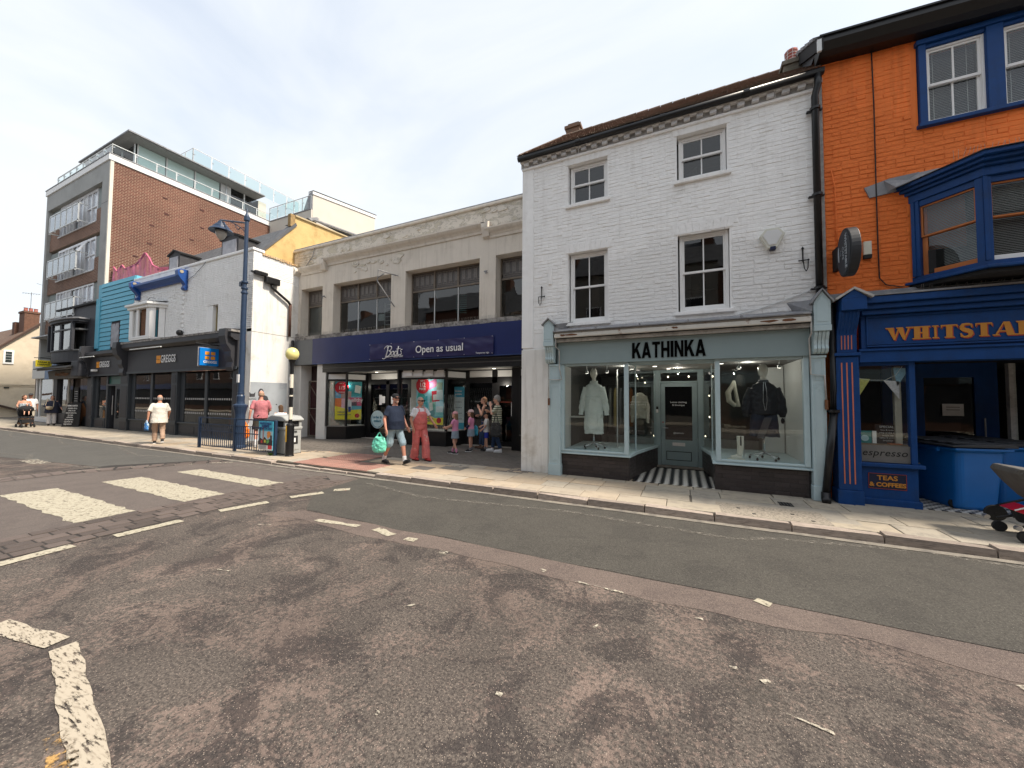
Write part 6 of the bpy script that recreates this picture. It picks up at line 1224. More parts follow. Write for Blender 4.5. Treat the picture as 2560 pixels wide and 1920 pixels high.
# bakery door bay under the blue cladding
r = box('stall_riser', GREY, gk, -27.75, -26.48, YG-.06, YG+.1, .10, .60); box('riser_panel', GREYD, r, -27.55, -26.6, YG-.075, YG-.059, .2, .5, bevel=.008)
f3 = MB().box(-27.77, -27.5, YG-.04, YG+.08, .60, 2.74).box(-26.50, -26.33, YG-.04, YG+.08, .1, 2.74).box(-26.33, -24.68, YG-.04, YG+.08, 2.24, 2.32).box(-24.78, -24.68, YG-.04, YG+.08, .1, 2.24).build('door_frame', GREY, gk); box('shop_window', MATS['bakery_glass'], f3, -27.5, -26.5, YG, YG+.008, .6, 2.7); box('fanlight', M('green_fanlight', (.02, .10, .08), .3), f3, -26.33, -24.68, YG+.01, YG+.02, 2.32, 2.72)
dl = MB().box(-25.6, -25.45, YG-.0, YG+.05, .12, 2.24).box(-24.9, -24.78, YG, YG+.05, .12, 2.24).box(-25.45, -24.9, YG, YG+.05, 2.1, 2.24).box(-25.45, -24.9, YG, YG+.05, .12, .62).build('shop_door', GREY, gk); box('door_glass', MATS['bakery_glass'], dl, -25.45, -24.9, YG+.02, YG+.026, .62, 2.1); MB().tube([(-25.66, YG-.06, .8), (-25.66, YG-.06, 1.75)], .018, 6).build('door_pull', STEEL, dl)
box('open_door_leaf', GREYD, gk, -26.30, -26.25, YG+.05, YG+.75, .12, 2.24)
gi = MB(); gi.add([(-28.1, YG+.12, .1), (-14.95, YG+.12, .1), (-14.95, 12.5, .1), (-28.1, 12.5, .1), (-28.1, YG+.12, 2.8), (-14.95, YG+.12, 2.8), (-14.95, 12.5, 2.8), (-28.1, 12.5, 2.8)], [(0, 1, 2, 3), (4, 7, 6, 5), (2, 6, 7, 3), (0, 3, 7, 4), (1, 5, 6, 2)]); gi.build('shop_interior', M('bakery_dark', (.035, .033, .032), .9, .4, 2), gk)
box('inner_wall', M('cream_inner_wall', (.38, .35, .30), .8), gk, -16.9, -14.95, YG+1.5, YG+1.55, 1.9, 2.8); box('inner_wall', M('dark_red_wall', (.10, .012, .015), .8), gk, -16.9, -14.95, YG+1.5, YG+1.55, .1, 1.88); box('counter', DIMRM, gk, -22.5, -20.8, YG+1.2, YG+1.8, .1, 1.0); box('seat_back', MATS['dark_red_cloth'], gk, -17.2, -16.7, YG+.7, YG+.8, .1, 1.15); box('table', M('table_top', (.3, .25, .2), .6), gk, -16.5, -15.6, YG+.5, YG+1.1, .80, .84)
# return wall details: hoppers and pipe, stencils
h1 = box('gutter_hopper', BLACK, gk, -14.58, -14.44, 8.28, 8.74, 6.36, 6.50, bevel=.015); h2 = box('gutter_hopper', BLACK, gk, -14.58, -14.40, 8.66, 9.20, 6.12, 6.38, bevel=.03); box('gutter_stub', BLACK, gk, -14.58, -14.5, 8.18, 8.28, 6.40, 6.46)
downpipe(gk, [(-14.5, 8.92, 6.14), (-14.5, 8.94, 6.0), (-14.5, 9.60, 5.60), (-14.5, 9.68, 5.50)], .05, BLACK); downpipe(gk, [(-14.5, 9.69, 5.52), (-14.5, 9.69, 4.2)], .052, RUST if False else M('rusty_black_pipe', (.07, .03, .02), .7, .4, 8)); downpipe(gk, [(-14.45, 9.8, 4.05), (-14.45, 9.8, .12)], .055, BLACK)
STN = M('stencil_black', (.05, .05, .055), .9, .4, 14)
def sten(pl, name='stencil_mural', m=STN, dx=0): MB().prism([(-14.588-dx, a, b) for a, b in pl], (.003, 0, 0)).build(name, m, gk)
sten([(8.70+.10*cos(t*pi/8), 1.90+.16*sin(t*pi/8)) for t in range(16)]); sten([(8.62, 1.72), (8.74, 1.84), (8.94, 1.76), (9.02, 1.55), (9.04, 1.05), (8.84, 1.0), (8.66, 1.1), (8.58, 1.4)]); sten([(8.71+.055*cos(t*pi/8), 1.90+.10*sin(t*pi/8)) for t in range(16)], 'stencil_face', M('stencil_pale', (.45, .46, .47), .9), -.004)
sten([(8.28, 1.92), (8.34, 1.86), (8.44, 1.86), (8.50, 1.92), (8.48, 1.74), (8.30, 1.74)]); text('BANG', .10, (-14.586, 8.40, 1.66), '+x', STN, gk, ext=.001)
box('small_mark', STN, gk, -14.589, -14.586, 9.28, 9.33, 1.42, 1.46)
# ================================================================== BLUE CLAD BUILDING
bc = thing('blue_clad_building', 'turquoise timber clad upper storey above the narrow bakery front', 'building', (-26, 8.3, 4))
TQ = M('turquoise_board', (.10, .40, .55), .55, .06, 3, .1, 8, rnd=.06)
box('wall', TQ, bc, -28.15, -24.0, YG+.02, YG+4, 4.05, 7.6)
nb = 15; z = 4.1; hb = (7.62-4.1)/nb
for i in range(nb):
    za = z+i*hb; zb = za+hb-.025
    segs = [(-27.68, -24.02)] if not (za < 5.40 and zb > 4.2) else [(-27.68, -26.36), (-25.36, -24.02)]
    for a, b in segs: MB().px([(YG-.035, za), (YG-.010, zb), (YG+.02, zb), (YG+.02, za)], a, b).build('cladding_board', TQ, bc)
box('corner_board', TQ, bc, -28.15, -27.70, YG-.06, YG+.02, 4.2, 6.85, bevel=.01)
box('board_shadow_gap', BLACKM, bc, -27.70, -24.0, YG+.005, YG+.019, 4.1, 7.6)
wf = box('window_frame', M('dark_plum_wood', (.05, .03, .04), .7), bc, -26.36, -25.36, YG-.02, YG+.02, 4.2, 5.42)
mb = MB(); nx, nz = 10, 14
for j in range(nz+1):
    for i in range(nx+1): mb.v.append((-26.29+.86*i/nx, YG-.035-.03*noise.noise(Vector((i*.7, j*.25, 4))), 4.2+1.17*j/nz))
for j in range(nz):
    for i in range(nx): a = j*(nx+1)+i; mb.f.append((a, a+1, a+nx+2, a+nx+1))
mb.build('plastic_sheet', M('grey_polythene'), wf, smooth=True)
# pink debris netting
pn = thing('pink_debris_netting', 'pink scaffold netting draped over poles above the turquoise boards', 'netting', (-26, 8.8, 7.6))
mn = bpy.data.materials.new('pink_net'); mn.use_nodes = True; t = mn.node_tree; b = t.nodes['Principled BSDF']; b.inputs['Base Color'].default_value = (.56, .17, .26, 1); b.inputs['Roughness'].default_value = .9
c = t.nodes.new('ShaderNodeTexNoise'); c.inputs['Scale'].default_value = 2.5; r = t.nodes.new('ShaderNodeMapRange'); r.inputs[3].default_value = .45; r.inputs[4].default_value = .85; t.links.new(c.outputs[0], r.inputs[0])
tr = t.nodes.new('ShaderNodeBsdfTransparent'); mx = t.nodes.new('ShaderNodeMixShader'); t.links.new(r.outputs[0], mx.inputs[0]); t.links.new(tr.outputs[0], mx.inputs[1]); t.links.new(b.outputs[0], mx.inputs[2]); t.links.new(mx.outputs[0], t.nodes['Material Output'].inputs[0])
hp = [(-28.0, 8.73), (-27.5, 8.40), (-27.0, 8.70), (-26.6, 8.42), (-26.1, 8.46), (-25.4, 8.50), (-24.9, 8.70), (-24.5, 8.97), (-24.1, 8.65), (-23.6, 8.15), (-23.0, 7.95), (-22.0, 7.85)]
mb = MB(); n = len(hp)*6
def hz(x):
    for (a, za), (b_, zb) in zip(hp, hp[1:]):
        if a <= x <= b_: u = (x-a)/(b_-a); return za+(zb-za)*(u*u*(3-2*u)*.3+u*.7)
    return hp[-1][1]
nx, nz = 60, 8
for j in range(nz+1):
    for i in range(nx+1): x = -28.0+6.0*i/nx; v = j/nz; mb.v.append((x, 8.80+.08*sin(i*1.1+j*.4)+.12*noise.noise(Vector((x*2, v*2, 0))), 7.0+(hz(x)-7.0)*v))
for j in range(nz):
    for i in range(nx): a = j*(nx+1)+i; mb.f.append((a, a+1, a+nx+2, a+nx+1))
mb.build('net', mn, pn, smooth=True)
PINK2 = M('pink_net_edge', (.5, .12, .20), .9)
MB().tube([(-28.0+6.0*i/40, 8.78, hz(-28.0+6.0*i/40)) for i in range(41)], .04, 5).build('net_edge', PINK2, pn)
for x, z1 in ((-27.95, 8.7), (-27.0, 8.7), (-24.5, 8.95), (-24.62, 8.7)): MB().tube([(x, 8.86, 6.9), (x, 8.86, z1)], .035, 6).build('pole', M('raw_timber', (.35, .22, .12), .8), pn)
box('rubble_parapet', M('bare_plank', (.30, .22, .16), .9, .3, 6), pn, -23.7, -22.4, 8.9, 9.4, 8.0, 8.12)
# ================================================================== DARK BAY SHOP
ds_ = thing('dark_bay_shop', 'near black rendered shop with projecting curved bay window beside the turquoise boards', 'building', (-30.8, 8.3, .1))
mb = MB().py([(-33.25, 2.7), (-28.17, 2.7), (-28.17, 6.82), (-33.25, 6.62)], YG, YG+.18); mb.build('wall', BLKSH, ds_)
box('parapet_strip', BLACKM, ds_, -33.45, -28.16, YG-.12, YG+.1, 6.66, 6.76, bevel=.01)
def dbay(off, z0, z1, m, nm, par=ds_, bev=0):
    pl = [(-33.0-off, YG)]+[(-31.1+1.95*1.0*cos(pi-pi*k/10)*(1+off*.5), YG-.10-(.42+off)*sin(pi*k/10)**.6) for k in range(1, 10)]+[(-29.2+off, YG)]
    return MB().pz(pl, z0, z1).build(nm, m, par, bevel=bev)
db = dbay(0, 3.55, 4.15, BLKSH, 'bay_window'); dbay(.05, 4.15, 4.22, M('grey_wood', (.10, .105, .11), .6), 'bay_sill', db); dbay(.18, 5.85, 5.93, LEAD, 'bay_cap', db, .01); dbay(.10, 5.72, 5.85, BLKSH, 'bay_moulding', db); dbay(-.02, 5.64, 5.72, BLKSH, 'bay_head', db)
dbay(.0, 5.28, 5.36, M('grey_wood'), 'transom', db)
for x0, x1 in ((-32.95, -32.85), (-32.45, -32.3), (-31.2, -30.95), (-29.75, -29.5)): box('bay_post', BLKSH, db, x0, x1, YG-.50, YG-.40, 4.2, 5.7)
for x0, x1 in ((-32.30, -31.2), (-30.95, -29.75)): box('pane', GLASSU, db, x0, x1, YG-.45, YG-.44, 4.22, 5.28); box('pane', GLASSU, db, x0, x1, YG-.45, YG-.44, 5.36, 5.66); 
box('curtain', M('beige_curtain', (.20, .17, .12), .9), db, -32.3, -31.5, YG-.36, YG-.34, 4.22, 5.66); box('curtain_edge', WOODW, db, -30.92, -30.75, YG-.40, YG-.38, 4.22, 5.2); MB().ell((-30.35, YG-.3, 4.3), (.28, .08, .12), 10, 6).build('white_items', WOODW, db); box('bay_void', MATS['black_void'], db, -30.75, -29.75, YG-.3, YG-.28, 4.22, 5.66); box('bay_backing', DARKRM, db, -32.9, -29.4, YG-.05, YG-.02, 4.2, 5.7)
MB().px([(YG-.75, 3.20), (YG-.72, 3.26), (YG, 3.52), (YG, 3.42)], -33.9, -29.0).build('canopy', BLACKM, ds_); MB().px([(YG-.68, 3.12), (YG-.66, 3.22), (YG-.1, 3.38), (YG-.1, 3.30)], -33.6, -29.1).build('canopy_board', M('stained_board', (.23, .21, .18), .8, .2, 4), ds_)
fa2 = MB().px([(YG-.30, 2.68), (YG-.36, 3.12), (YG, 3.25), (YG, 2.68)], -33.2, -28.6).build('shop_fascia', M('brown_grey_fascia', (.11, .10, .088), .7, .2, 4), ds_); text('Farm & Harper', .30, (-31.1, YG-.37, 2.92), '-y', M('faint_brown_letter', (.20, .10, .05), .8), fa2, ext=.01, shear=.3)
box('bracket_block', BLKSH, ds_, -29.2, -28.35, YG-.55, YG, 2.75, 3.55, bevel=.03); box('shop_pier', GREYD, ds_, -33.3, -32.75, YG-.1, YG+.2, .1, 2.68); box('shop_pier', GREYD, ds_, -28.6, -28.17, YG-.1, YG+.2, .1, 2.68)
box('stall_riser', GREYD, ds_, -32.75, -30.9, YG-.02, YG+.1, .1, .72); box('stall_riser', GREYD, ds_, -29.9, -28.6, YG-.02, YG+.1, .1, .62)
for a, b in ((-32.75, -31.5), (-31.4, -30.9), (-29.9, -28.6)): box('shop_window', MATS['bakery_glass'], ds_, a, b, YG+.02, YG+.03, .72, 2.68)
box('window_mullion', M('cream_mullion', (.45, .42, .36), .6), ds_, -31.5, -31.4, YG-.02, YG+.05, .7, 2.68); box('door_void', M('brown_void', (.03, .018, .012), .9), ds_, -30.9, -29.9, YG+.1, YG+.15, .1, 2.68)
bd = box('door_menu_board', BLACKM, ds_, -30.75, -30.15, YG+.03, YG+.05, 1.2, 2.2); 
for i in range(6): box('chalk_line', MATS['chalk'], bd, -30.65, -30.25, YG+.026, YG+.03, 1.3+i*.13, 1.325+i*.13)
room(ds_, -33.2, -28.2, YG+.2, 11, .1, 2.7, M('shop_inside_brown', (.07, .06, .05), .9, .5, 2)); box('shelf_goods', M('goods_cream', (.35, .32, .26), .8, .4, 9), ds_, -32.6, -31.6, YG+.6, YG+.8, .8, 1.4); box('teal_cabinet', M('teal_cabinet', (.12, .22, .22), .7), ds_, -29.8, -28.7, YG+.4, YG+.5, .65, 1.25)
# hanging signs
ys = thing('yellow_hanging_sign', 'yellow hanging sign reading FARM & HARPER on the black shop', 'hanging sign', (-33.1, 7.7, 3.5))
box('sign_board', M('yellow_sign_board', (.80, .66, .03), .5, .05), ys, -33.13, -33.09, 7.46, 8.05, 3.36, 3.74)
for s, z in (('FARM &', 3.62), ('HARPER', 3.49)): text(s, .125, (-33.085, 7.755, z), '+x', BLACKM, ys, ext=.002, bold=.001, xs=1.05)
MB().tube([(-33.1, 8.3, 3.86), (-33.1, 7.4, 3.86)], .018, 6).tube([(-33.1, 8.3, 4.05), (-33.1, 7.9, 3.95), (-33.1, 7.6, 3.87)], .010, 5).tube([(-33.1, 7.55, 3.86), (-33.1, 7.55, 3.74)], .008, 5).tube([(-33.1, 7.98, 3.86), (-33.1, 7.98, 3.74)], .008, 5).build('bracket', BLACKM, ys)
gs = thing('blue_hanging_sign', 'blue square hanging GREGGS sign with four orange squares', 'hanging sign', (-16.4, 7.9, 3.2))
sbd = box('sign_board', M('sign_blue', (.0, .19, .62), .4, .08, 3), gs, -16.46, -16.38, 7.53, 8.19, 2.91, 3.58, bevel=.01); box('sign_frame', LEAD, gs, -16.48, -16.465, 7.50, 8.22, 2.88, 3.61)
for i in (0, 1):
    for j in (0, 1): box('logo_square', GO, sbd, -16.38, -16.372, 7.69+i*.19, 7.83+i*.19, 3.15+j*.175, 3.27+j*.175, bevel=.01)
text('GREGGS', .125, (-16.372, 7.86, 3.05), '+x', GW, sbd, ext=.002, bold=.004, xs=.95)
mb = MB().tube([(-16.42, 8.3, 3.72), (-16.42, 7.4, 3.73)], .02, 6).tube([(-16.42, 8.28, 3.45), (-16.42, 8.28, 3.95)], .02, 6)
for i in range(22): mb.tube([(-16.42, 7.42+i*.038, 3.74), (-16.42+random.uniform(-.05, .05), 7.42+i*.038+random.uniform(-.03, .03), 3.87)], .0035, 3)
mb.build('bracket', BLACKM, gs)
# ================================================================== APARTMENT BLOCK
ap = thing('apartment_block', 'tall brown brick apartment block with glass balustraded penthouse', 'building', (-33, 12, 0))
YA = 8.5; XA0, XA1, ZA = -37.30, -28.17, 14.6
def brickmat(name, c1, c2, mort, scale, axis, msz=.018):
    m = bpy.data.materials.new(name); m.use_nodes = True; t = m.node_tree; N = t.nodes; L = t.links; b = N['Principled BSDF']; b.inputs['Roughness'].default_value = .9
    c = N.new('ShaderNodeTexCoord'); sp = N.new('ShaderNodeSeparateXYZ'); cb_ = N.new('ShaderNodeCombineXYZ'); L.new(c.outputs['Object'], sp.inputs[0]); L.new(sp.outputs[axis], cb_.inputs[0]); L.new(sp.outputs['Z'], cb_.inputs[1])
    k = N.new('ShaderNodeTexBrick'); k.inputs['Scale'].default_value = 1; k.inputs['Brick Width'].default_value = scale; k.inputs['Row Height'].default_value = scale/2.6; k.inputs['Mortar Size'].default_value = msz; k.inputs['Mortar Smooth'].default_value = .3
    k.inputs['Color1'].default_value = (*c1, 1); k.inputs['Color2'].default_value = (*c2, 1); k.inputs['Mortar'].default_value = (*mort, 1); k.inputs['Bias'].default_value = -.2; L.new(cb_.outputs[0], k.inputs['Vector'])
    n = N.new('ShaderNodeTexNoise'); n.inputs['Scale'].default_value = .5; n.inputs['Detail'].default_value = 6; L.new(c.outputs['Object'], n.inputs['Vector']); r = N.new('ShaderNodeMapRange'); r.inputs[1].default_value = .3; r.inputs[2].default_value = .7; r.inputs[3].default_value = .82; r.inputs[4].default_value = 1.18; L.new(n.outputs[0], r.inputs[0])
    v = N.new('ShaderNodeVectorMath'); v.operation = 'SCALE'; L.new(k.outputs[0], v.inputs[0]); L.new(r.outputs[0], v.inputs['Scale']); L.new(v.outputs[0], b.inputs['Base Color'])
    bp = N.new('ShaderNodeBump'); bp.inputs['Strength'].default_value = .6; bp.inputs['Distance'].default_value = .015; bp.invert = True; L.new(k.outputs['Fac'], bp.inputs['Height']); L.new(bp.outputs[0], b.inputs['Normal']); MATS[name] = m; return m
ABX = brickmat('apartment_brick_side', (.105, .034, .024), (.155, .053, .036), (.29, .195, .135), .235, 'Y', .014); ABY = brickmat('apartment_brick_front', (.15, .07, .045), (.22, .11, .07), (.30, .23, .18), .235, 'X', .012)
CONC = M('grey_concrete', (.33, .33, .32), .9, .10, 1.5, .3, 12, dirt=(.24, .24, .23), ds=1, dt=(.5, .8)); ASH = M('grey_green_aggregate', (.25, .28, .275), .95, .2, 30, .5, 40)
MB().box(XA1-.30, XA1, YA+.16, 17.8, 0, 14.60).build('brick_side_wall', ABX, ap); box('pale_corner', M('pale_corner_paint', (.62, .58, .50), .8, .06, 2), ap, XA1-.3, XA1+.02, YA+.02, YA+.155, 0, 14.6)
pr = random.Random(8)
for i in range(26): box('proud_brick', M('dark_burnt_brick', (.08, .035, .03), .9), ap, XA1-.01, XA1+.02, *(lambda y: (y, y+.22))(9.6+((i*7) % 13)*.62+pr.uniform(-.1, .1)), *(lambda z: (z, z+.08))(8.6+(i % 6)*1.02+pr.uniform(-.1, .1)))
MB().box(XA0, XA1-.31, YA+.5, 17.8, 0, 14.6).build('core', CONC, ap)
fr = MB(); fr.box(XA0, XA0+.32, YA, YA+.5, 0, 14.6).box(XA1-.85, XA1-.31, YA, YA+.345, 0, 14.6).box(XA1-.309, XA1-.01, YA, YA+.018, 0, 14.6).box(XA0+.32, XA1-.85, YA, YA+.5, 13.6, 14.6); fr.build('concrete_frame', CONC, ap); box('concrete_joint', M('joint_dark', (.15, .15, .15)), ap, XA1-.85, XA1+.001, YA-.004, YA+.0, 12.3, 12.33)
box('white_parapet', M('white_cladding', (.74, .73, .72), .6, .04), ap, XA0-.06, XA1+.06, YA-.06, 17.9, 14.6, 14.93, bevel=.02); box('roof_edge_trim', LEAD, ap, XA0-.08, XA1+.08, YA-.08, 17.9, 14.93, 14.98)
x0, x1 = XA0+.32, XA1-.85
for zb in (10.94, 8.14, 5.52):
    box('brick_spandrel', ABY, ap, x0, x1, YA+.14, YA+.5, zb, zb+.72); box('brick_infill', ABY, ap, x0, -35.6, YA+.16, YA+.5, zb+.721, zb+1.40); box('brick_infill', ABY, ap, -30.12, x1, YA+.16, YA+.5, zb+.721, zb+1.40)
    box('aggregate_panel', ASH, ap, x0, -35.6, YA+.22, YA+.5, zb+1.40, zb+2.65); box('aggregate_panel', ASH, ap, -30.12, x1, YA+.22, YA+.5, zb+1.40, zb+2.65)
    w = MB().box(-35.6, -30.12, YA+.10, YA+.30, zb+.66, zb+.72).box(-35.6, -30.12, YA+.18, YA+.3, zb+2.52, zb+2.65)
    for xa in (-35.6, -35.05, -34.55, -34.05, -33.45, -32.75, -32.15, -31.6, -30.95, -30.2): w.box(xa, xa+.07, YA+.18, YA+.3, zb+.72, zb+2.52)
    w.box(-35.6, -34.05, YA+.19, YA+.3, zb+1.62, zb+1.69).box(-31.6, -30.12, YA+.19, YA+.3, zb+1.62, zb+1.69); wo = w.build('window_band', M('white_upvc', (.68, .68, .70), .4), ap)
    for i, (xa, xb) in enumerate(((-35.53, -35.05), (-34.98, -34.55), (-33.38, -32.75), (-32.68, -32.15), (-31.53, -30.95), (-30.88, -30.2))):
        box('pane', M('curtained_pane', (.52, .55, .60), .12, .25, .8, spec=.9) if i not in (2,) else GLASSU, wo, xa, xb, YA+.24, YA+.25, zb+.73, zb+2.5)
    for xa, xb in ((-34.48, -34.05), (-33.98, -33.45), (-32.08, -31.6)): box('infill_panel', M('pale_panel', (.55, .56, .57), .6), wo, xa, xb, YA+.22, YA+.28, zb+.72, zb+2.52)
    if zb > 8 and zb < 9: MB().obox((-31.25, YA-.05, zb+2.15), (.27, 0, 0), (0, .18, .36), (0, .015, -.01)).build('open_casement', M('white_upvc'), wo)
    bl = MB().box(-35.5, -31.15, YA-.28, YA-.23, zb+1.78, zb+1.85).box(-35.5, -31.15, YA-.28, YA-.24, zb+.80, zb+.86)
    for i in range(6): xa = -35.5+i*.858; bl.box(xa, xa+.06, YA-.28, YA-.22, zb+.72, zb+1.84)
    for xa in (-35.48, -31.18): bl.box(xa, xa+.05, YA-.25, YA+.2, zb+1.78, zb+1.84); bl.box(xa, xa+.05, YA-.25, YA+.2, zb+.78, zb+.84)
    bo = bl.build('balcony_rail', PALEB, ap)
    for i in range(5): xa = -35.44+i*.858; box('balcony_panel', glass_mat('balcony_glass', (.62, .62, .62), 1, .12), bo, xa+.03, xa+.77, YA-.262, YA-.255, zb+.88, zb+1.76)
box('lower_spandrel', CONC, ap, x0, x1, YA+.1, YA+.5, 5.3, 5.51); box('recessed_wall', M('pale_grey_wall', (.42, .42, .41), .8), ap, x0, x1, YA+.45, YA+.5, 3.5, 5.3)
g = MB().box(-35.4, -33.4, YA+.36, YA+.44, 3.9, 5.2); g.build('window', M('curtained_pane'), ap); box('window_bar', WOODW, ap, -34.45, -34.38, YA+.32, YA+.36, 3.9, 5.2); box('window_bar', WOODW, ap, -35.4, -33.4, YA+.32, YA+.36, 4.5, 4.56)
MB().px([(YA-.35, 5.32), (YA-.3, 5.40), (YA+.1, 5.55), (YA+.1, 5.3)], XA0, -33.3).build('curved_canopy', LEAD, ap)
# charity shop below the flats
cs = box('shop_fascia', M('white_fascia', (.60, .60, .58), .6, .05), ap, -37.3, -35.2, YA-.20, YA+.3, 2.78, 3.9); box('blue_fascia', M('pale_blue_fascia', (.18, .25, .38), .6, .3, 2), ap, -35.19, -33.3, YA-.20, YA+.3, 2.72, 3.6); text('IN', .35, (-34.2, YA-.21, 3.0), '-y', M('navy_print'), ap)
sp_ = MB()
for x in (-37.3, -36.7, -34.55, -33.35): sp_.box(x, x+.12, YA-.02, YA+.1, .35, 2.75)
sp_.box(-37.3, -33.3, YA-.03, YA+.1, .1, .40); sp_.build('shop_frame', WOODW, ap)
for a, b in ((-37.18, -36.7), (-36.58, -34.55), (-34.43, -33.35)): box('shop_window', MATS['bakery_glass'], ap, a, b, YA+.02, YA+.03, .4, 2.72)
room(ap, -37.2, -33.3, YA+.2, 10.6, .1, 2.75, M('thrift_interior', (.16, .14, .11), .9, .6, 3)); MB().loft([(-35.2, YA+.6, .5, .22, .12), (-35.2, YA+.6, 1.3, .2, .12), (-35.2, YA+.6, 1.75, .24, .12), (-35.2, YA+.6, 1.9, .08, .07)], 12).build('red_dress_display', M('crimson_cloth', (.30, .01, .02), .9), ap); box('green_curtain', M('olive_cloth', (.14, .15, .09), .9), ap, -36.5, -36.2, YA+.25, YA+.3, .5, 2.7); box('side_wall', M('brown_jamb', (.12, .08, .07), .9), ap, -38.0, -37.32, YA+.1, YA+.4, .1, 3.9)
# penthouse
GPH = M('frosted_green_panel', (.48, .62, .60), .25, .08, 2, spec=.7)
ph = MB().box(-35.2, -29.6, 9.95, 16.1, 14.98, 15.1).build('penthouse', PALEB, ap)
for i, (ya, yb2) in enumerate(((10.0, 11.4), (11.45, 12.9), (12.95, 14.4), (15.05, 15.95), (16.0, 17.0))):
    g = i < 3; box('glazed_panel', GPH if g else glass_mat('terrace_door_glass', (.4, .43, .44), 1, .15), ph, -29.66, -29.62, ya+.03, yb2-.03, 15.1, 16.85); box('window_post', PALEB, ph, -29.70, -29.58, ya-.04, ya+.03, 15.0, 16.9)
box('wall_panel', M('pale_panel'), ph, -29.70, -29.58, 14.45, 15.0, 15.1, 16.9); box('rear_wall', M('cream_block', (.55, .52, .46), .8, .05), ph, -35, -29.62, 17.0, 17.6, 14.98, 16.9); box('inner_dark', DIMRM, ph, -35, -30.2, 10.6, 16.9, 15.1, 16.8)
for xa in (-35, -33.2, -31.4): box('glazed_panel', glass_mat('terrace_door_glass'), ph, xa+.03, xa+1.75, 10.0, 10.04, 15.1, 16.85); box('window_post', PALEB, ph, xa-.04, xa+.03, 9.96, 10.08, 15.0, 16.9)
box('window_post', PALEB, ph, -29.75, -29.58, 9.94, 10.1, 15.0, 16.9); MB().tube([(-29.4, 14.7, 15.0), (-29.4, 14.7, 16.95)], .04, 8).build('flue_pipe', STEEL, ph)
MB().prism([(-35.6, 9.3, 16.92), (-28.6, 9.3, 16.92), (-28.6, 16.9, 16.92), (-35.6, 16.9, 16.92)], (0, 0, .07)).build('canopy_edge', LEAD, ph)
MB().add([(-35.6, 9.3, 16.992), (-28.6, 9.3, 16.992), (-28.6, 16.9, 16.992), (-35.6, 16.9, 16.992), (-29.6, 10.0, 16.9), (-35, 10, 16.9)], [(0, 1, 2, 3)]).build('flat_roof', LEAD, ph); MB().px([(9.6, 16.86), (9.35, 16.915), (16.85, 16.915), (16.8, 16.86)], -35.5, -28.7).build('soffit', M('grey_soffit', (.22, .22, .21), .7), ph)
def balus(pts, z0, z1, par, post=True, step=.94, gl=GLASSG):
    r_ = MB(); pts = [Vector((*p, 0)) for p in pts]
    bo = MB().tube([(p.x, p.y, z1) for p in pts], .028, 6).build('balustrade_rail', PALEB, par)
    for a, b in zip(pts, pts[1:]):
        L_ = (b-a).length; n = max(1, round(L_/step)); d = (b-a)/n
        for i in range(n+1):
            p = a+d*i; MB().tube([(p.x, p.y, z0), (p.x, p.y, z1)], .028, 6).build('balustrade_post', PALEB, bo)
            if i < n: q_ = a+d*(i+1); u = d.normalized()*.06; pane_between(bo, (p+u)[:2], (q_-u)[:2], z0+.08, z1-.08, gl, 'glass_panel', .012); MB().obox(p+u*.8+Vector((0, 0, (z0+z1)/2+.12)), (.05, .05, 0), (.01, -.01, 0), (0, 0, .03)).build('clamp', STEEL, bo)
balus([(-35.75, 8.55), (-28.15, 8.55), (-28.15, 17.0)], 14.98, 15.5, ap); balus([(-28.15, 17.0), (-23.6, 17.05)], 14.98, 15.95, ap, gl=GLASSG)
balus([(-33.0, 12.6), (-29.2, 12.6), (-29.2, 20.0)], 17.1, 18.15, ap, step=1.0)
# cream rear wing
cw = thing('cream_rear_wing', 'cream rendered flat block with white parapet behind the yellow gable', 'building', (-25, 19, 0))
CRW = M('cream_smooth_render', (.56, .52, .46), .85, .05, 1.5, .15, 12)
MB().box(-28.1, -23.5, 17.0, 24, 0, 14.9).build('front_wall', CRW, cw); box('dark_coping', LEAD, cw, -28.1, -23.5, 16.96, 17.1, 14.9, 14.97)
MB().px([(17.1, 0), (17.1, 16.0), (22.8, 16.9), (22.8, 0)], -23.8, -23.48).build('side_wall', CRW, cw); MB().px([(17.05, 16.0), (17.05, 16.22), (22.9, 17.15), (22.9, 16.9)], -23.9, -23.42).build('white_parapet', M('white_cladding'), cw); MB().px([(17.05, 16.22), (17.05, 16.27), (22.9, 17.2), (22.9, 17.15)], -23.9, -23.40).build('parapet_edge', BLACKM, cw)
MB().py([(-24.4, 14.97), (-23.5, 14.97), (-23.5, 16.2), (-23.85, 16.1)], 17.04, 17.1).build('end_cheek', LEAD, cw)
sr = thing('slate_roof_building', 'low dark slate roof showing between yellow gable and cream rear wing', 'building', (-18, 13, 0)); MB().add([(-17.0, 12.2, 10.70), (-17.0, 16.2, 11.15), (-19.5, 16.2, 11.3), (-19.5, 12.6, 11.05)], [(0, 1, 2, 3)]).build('roof', SLATE, sr); MB().box(-19.5, -17.0, 12.6, 16.2, 6, 10.75).build('wall', CRW, sr); MB().px([(12.1, 10.72), (12.6, 10.98), (12.75, 10.94), (12.3, 10.66)], -17.1, -16.95).build('roof_verge', LEAD, sr); MB().tube([(-17.0, 12.3, 10.78), (-17.0, 16.2, 11.22)], .06, 6).build('verge_cap', LEAD, sr)
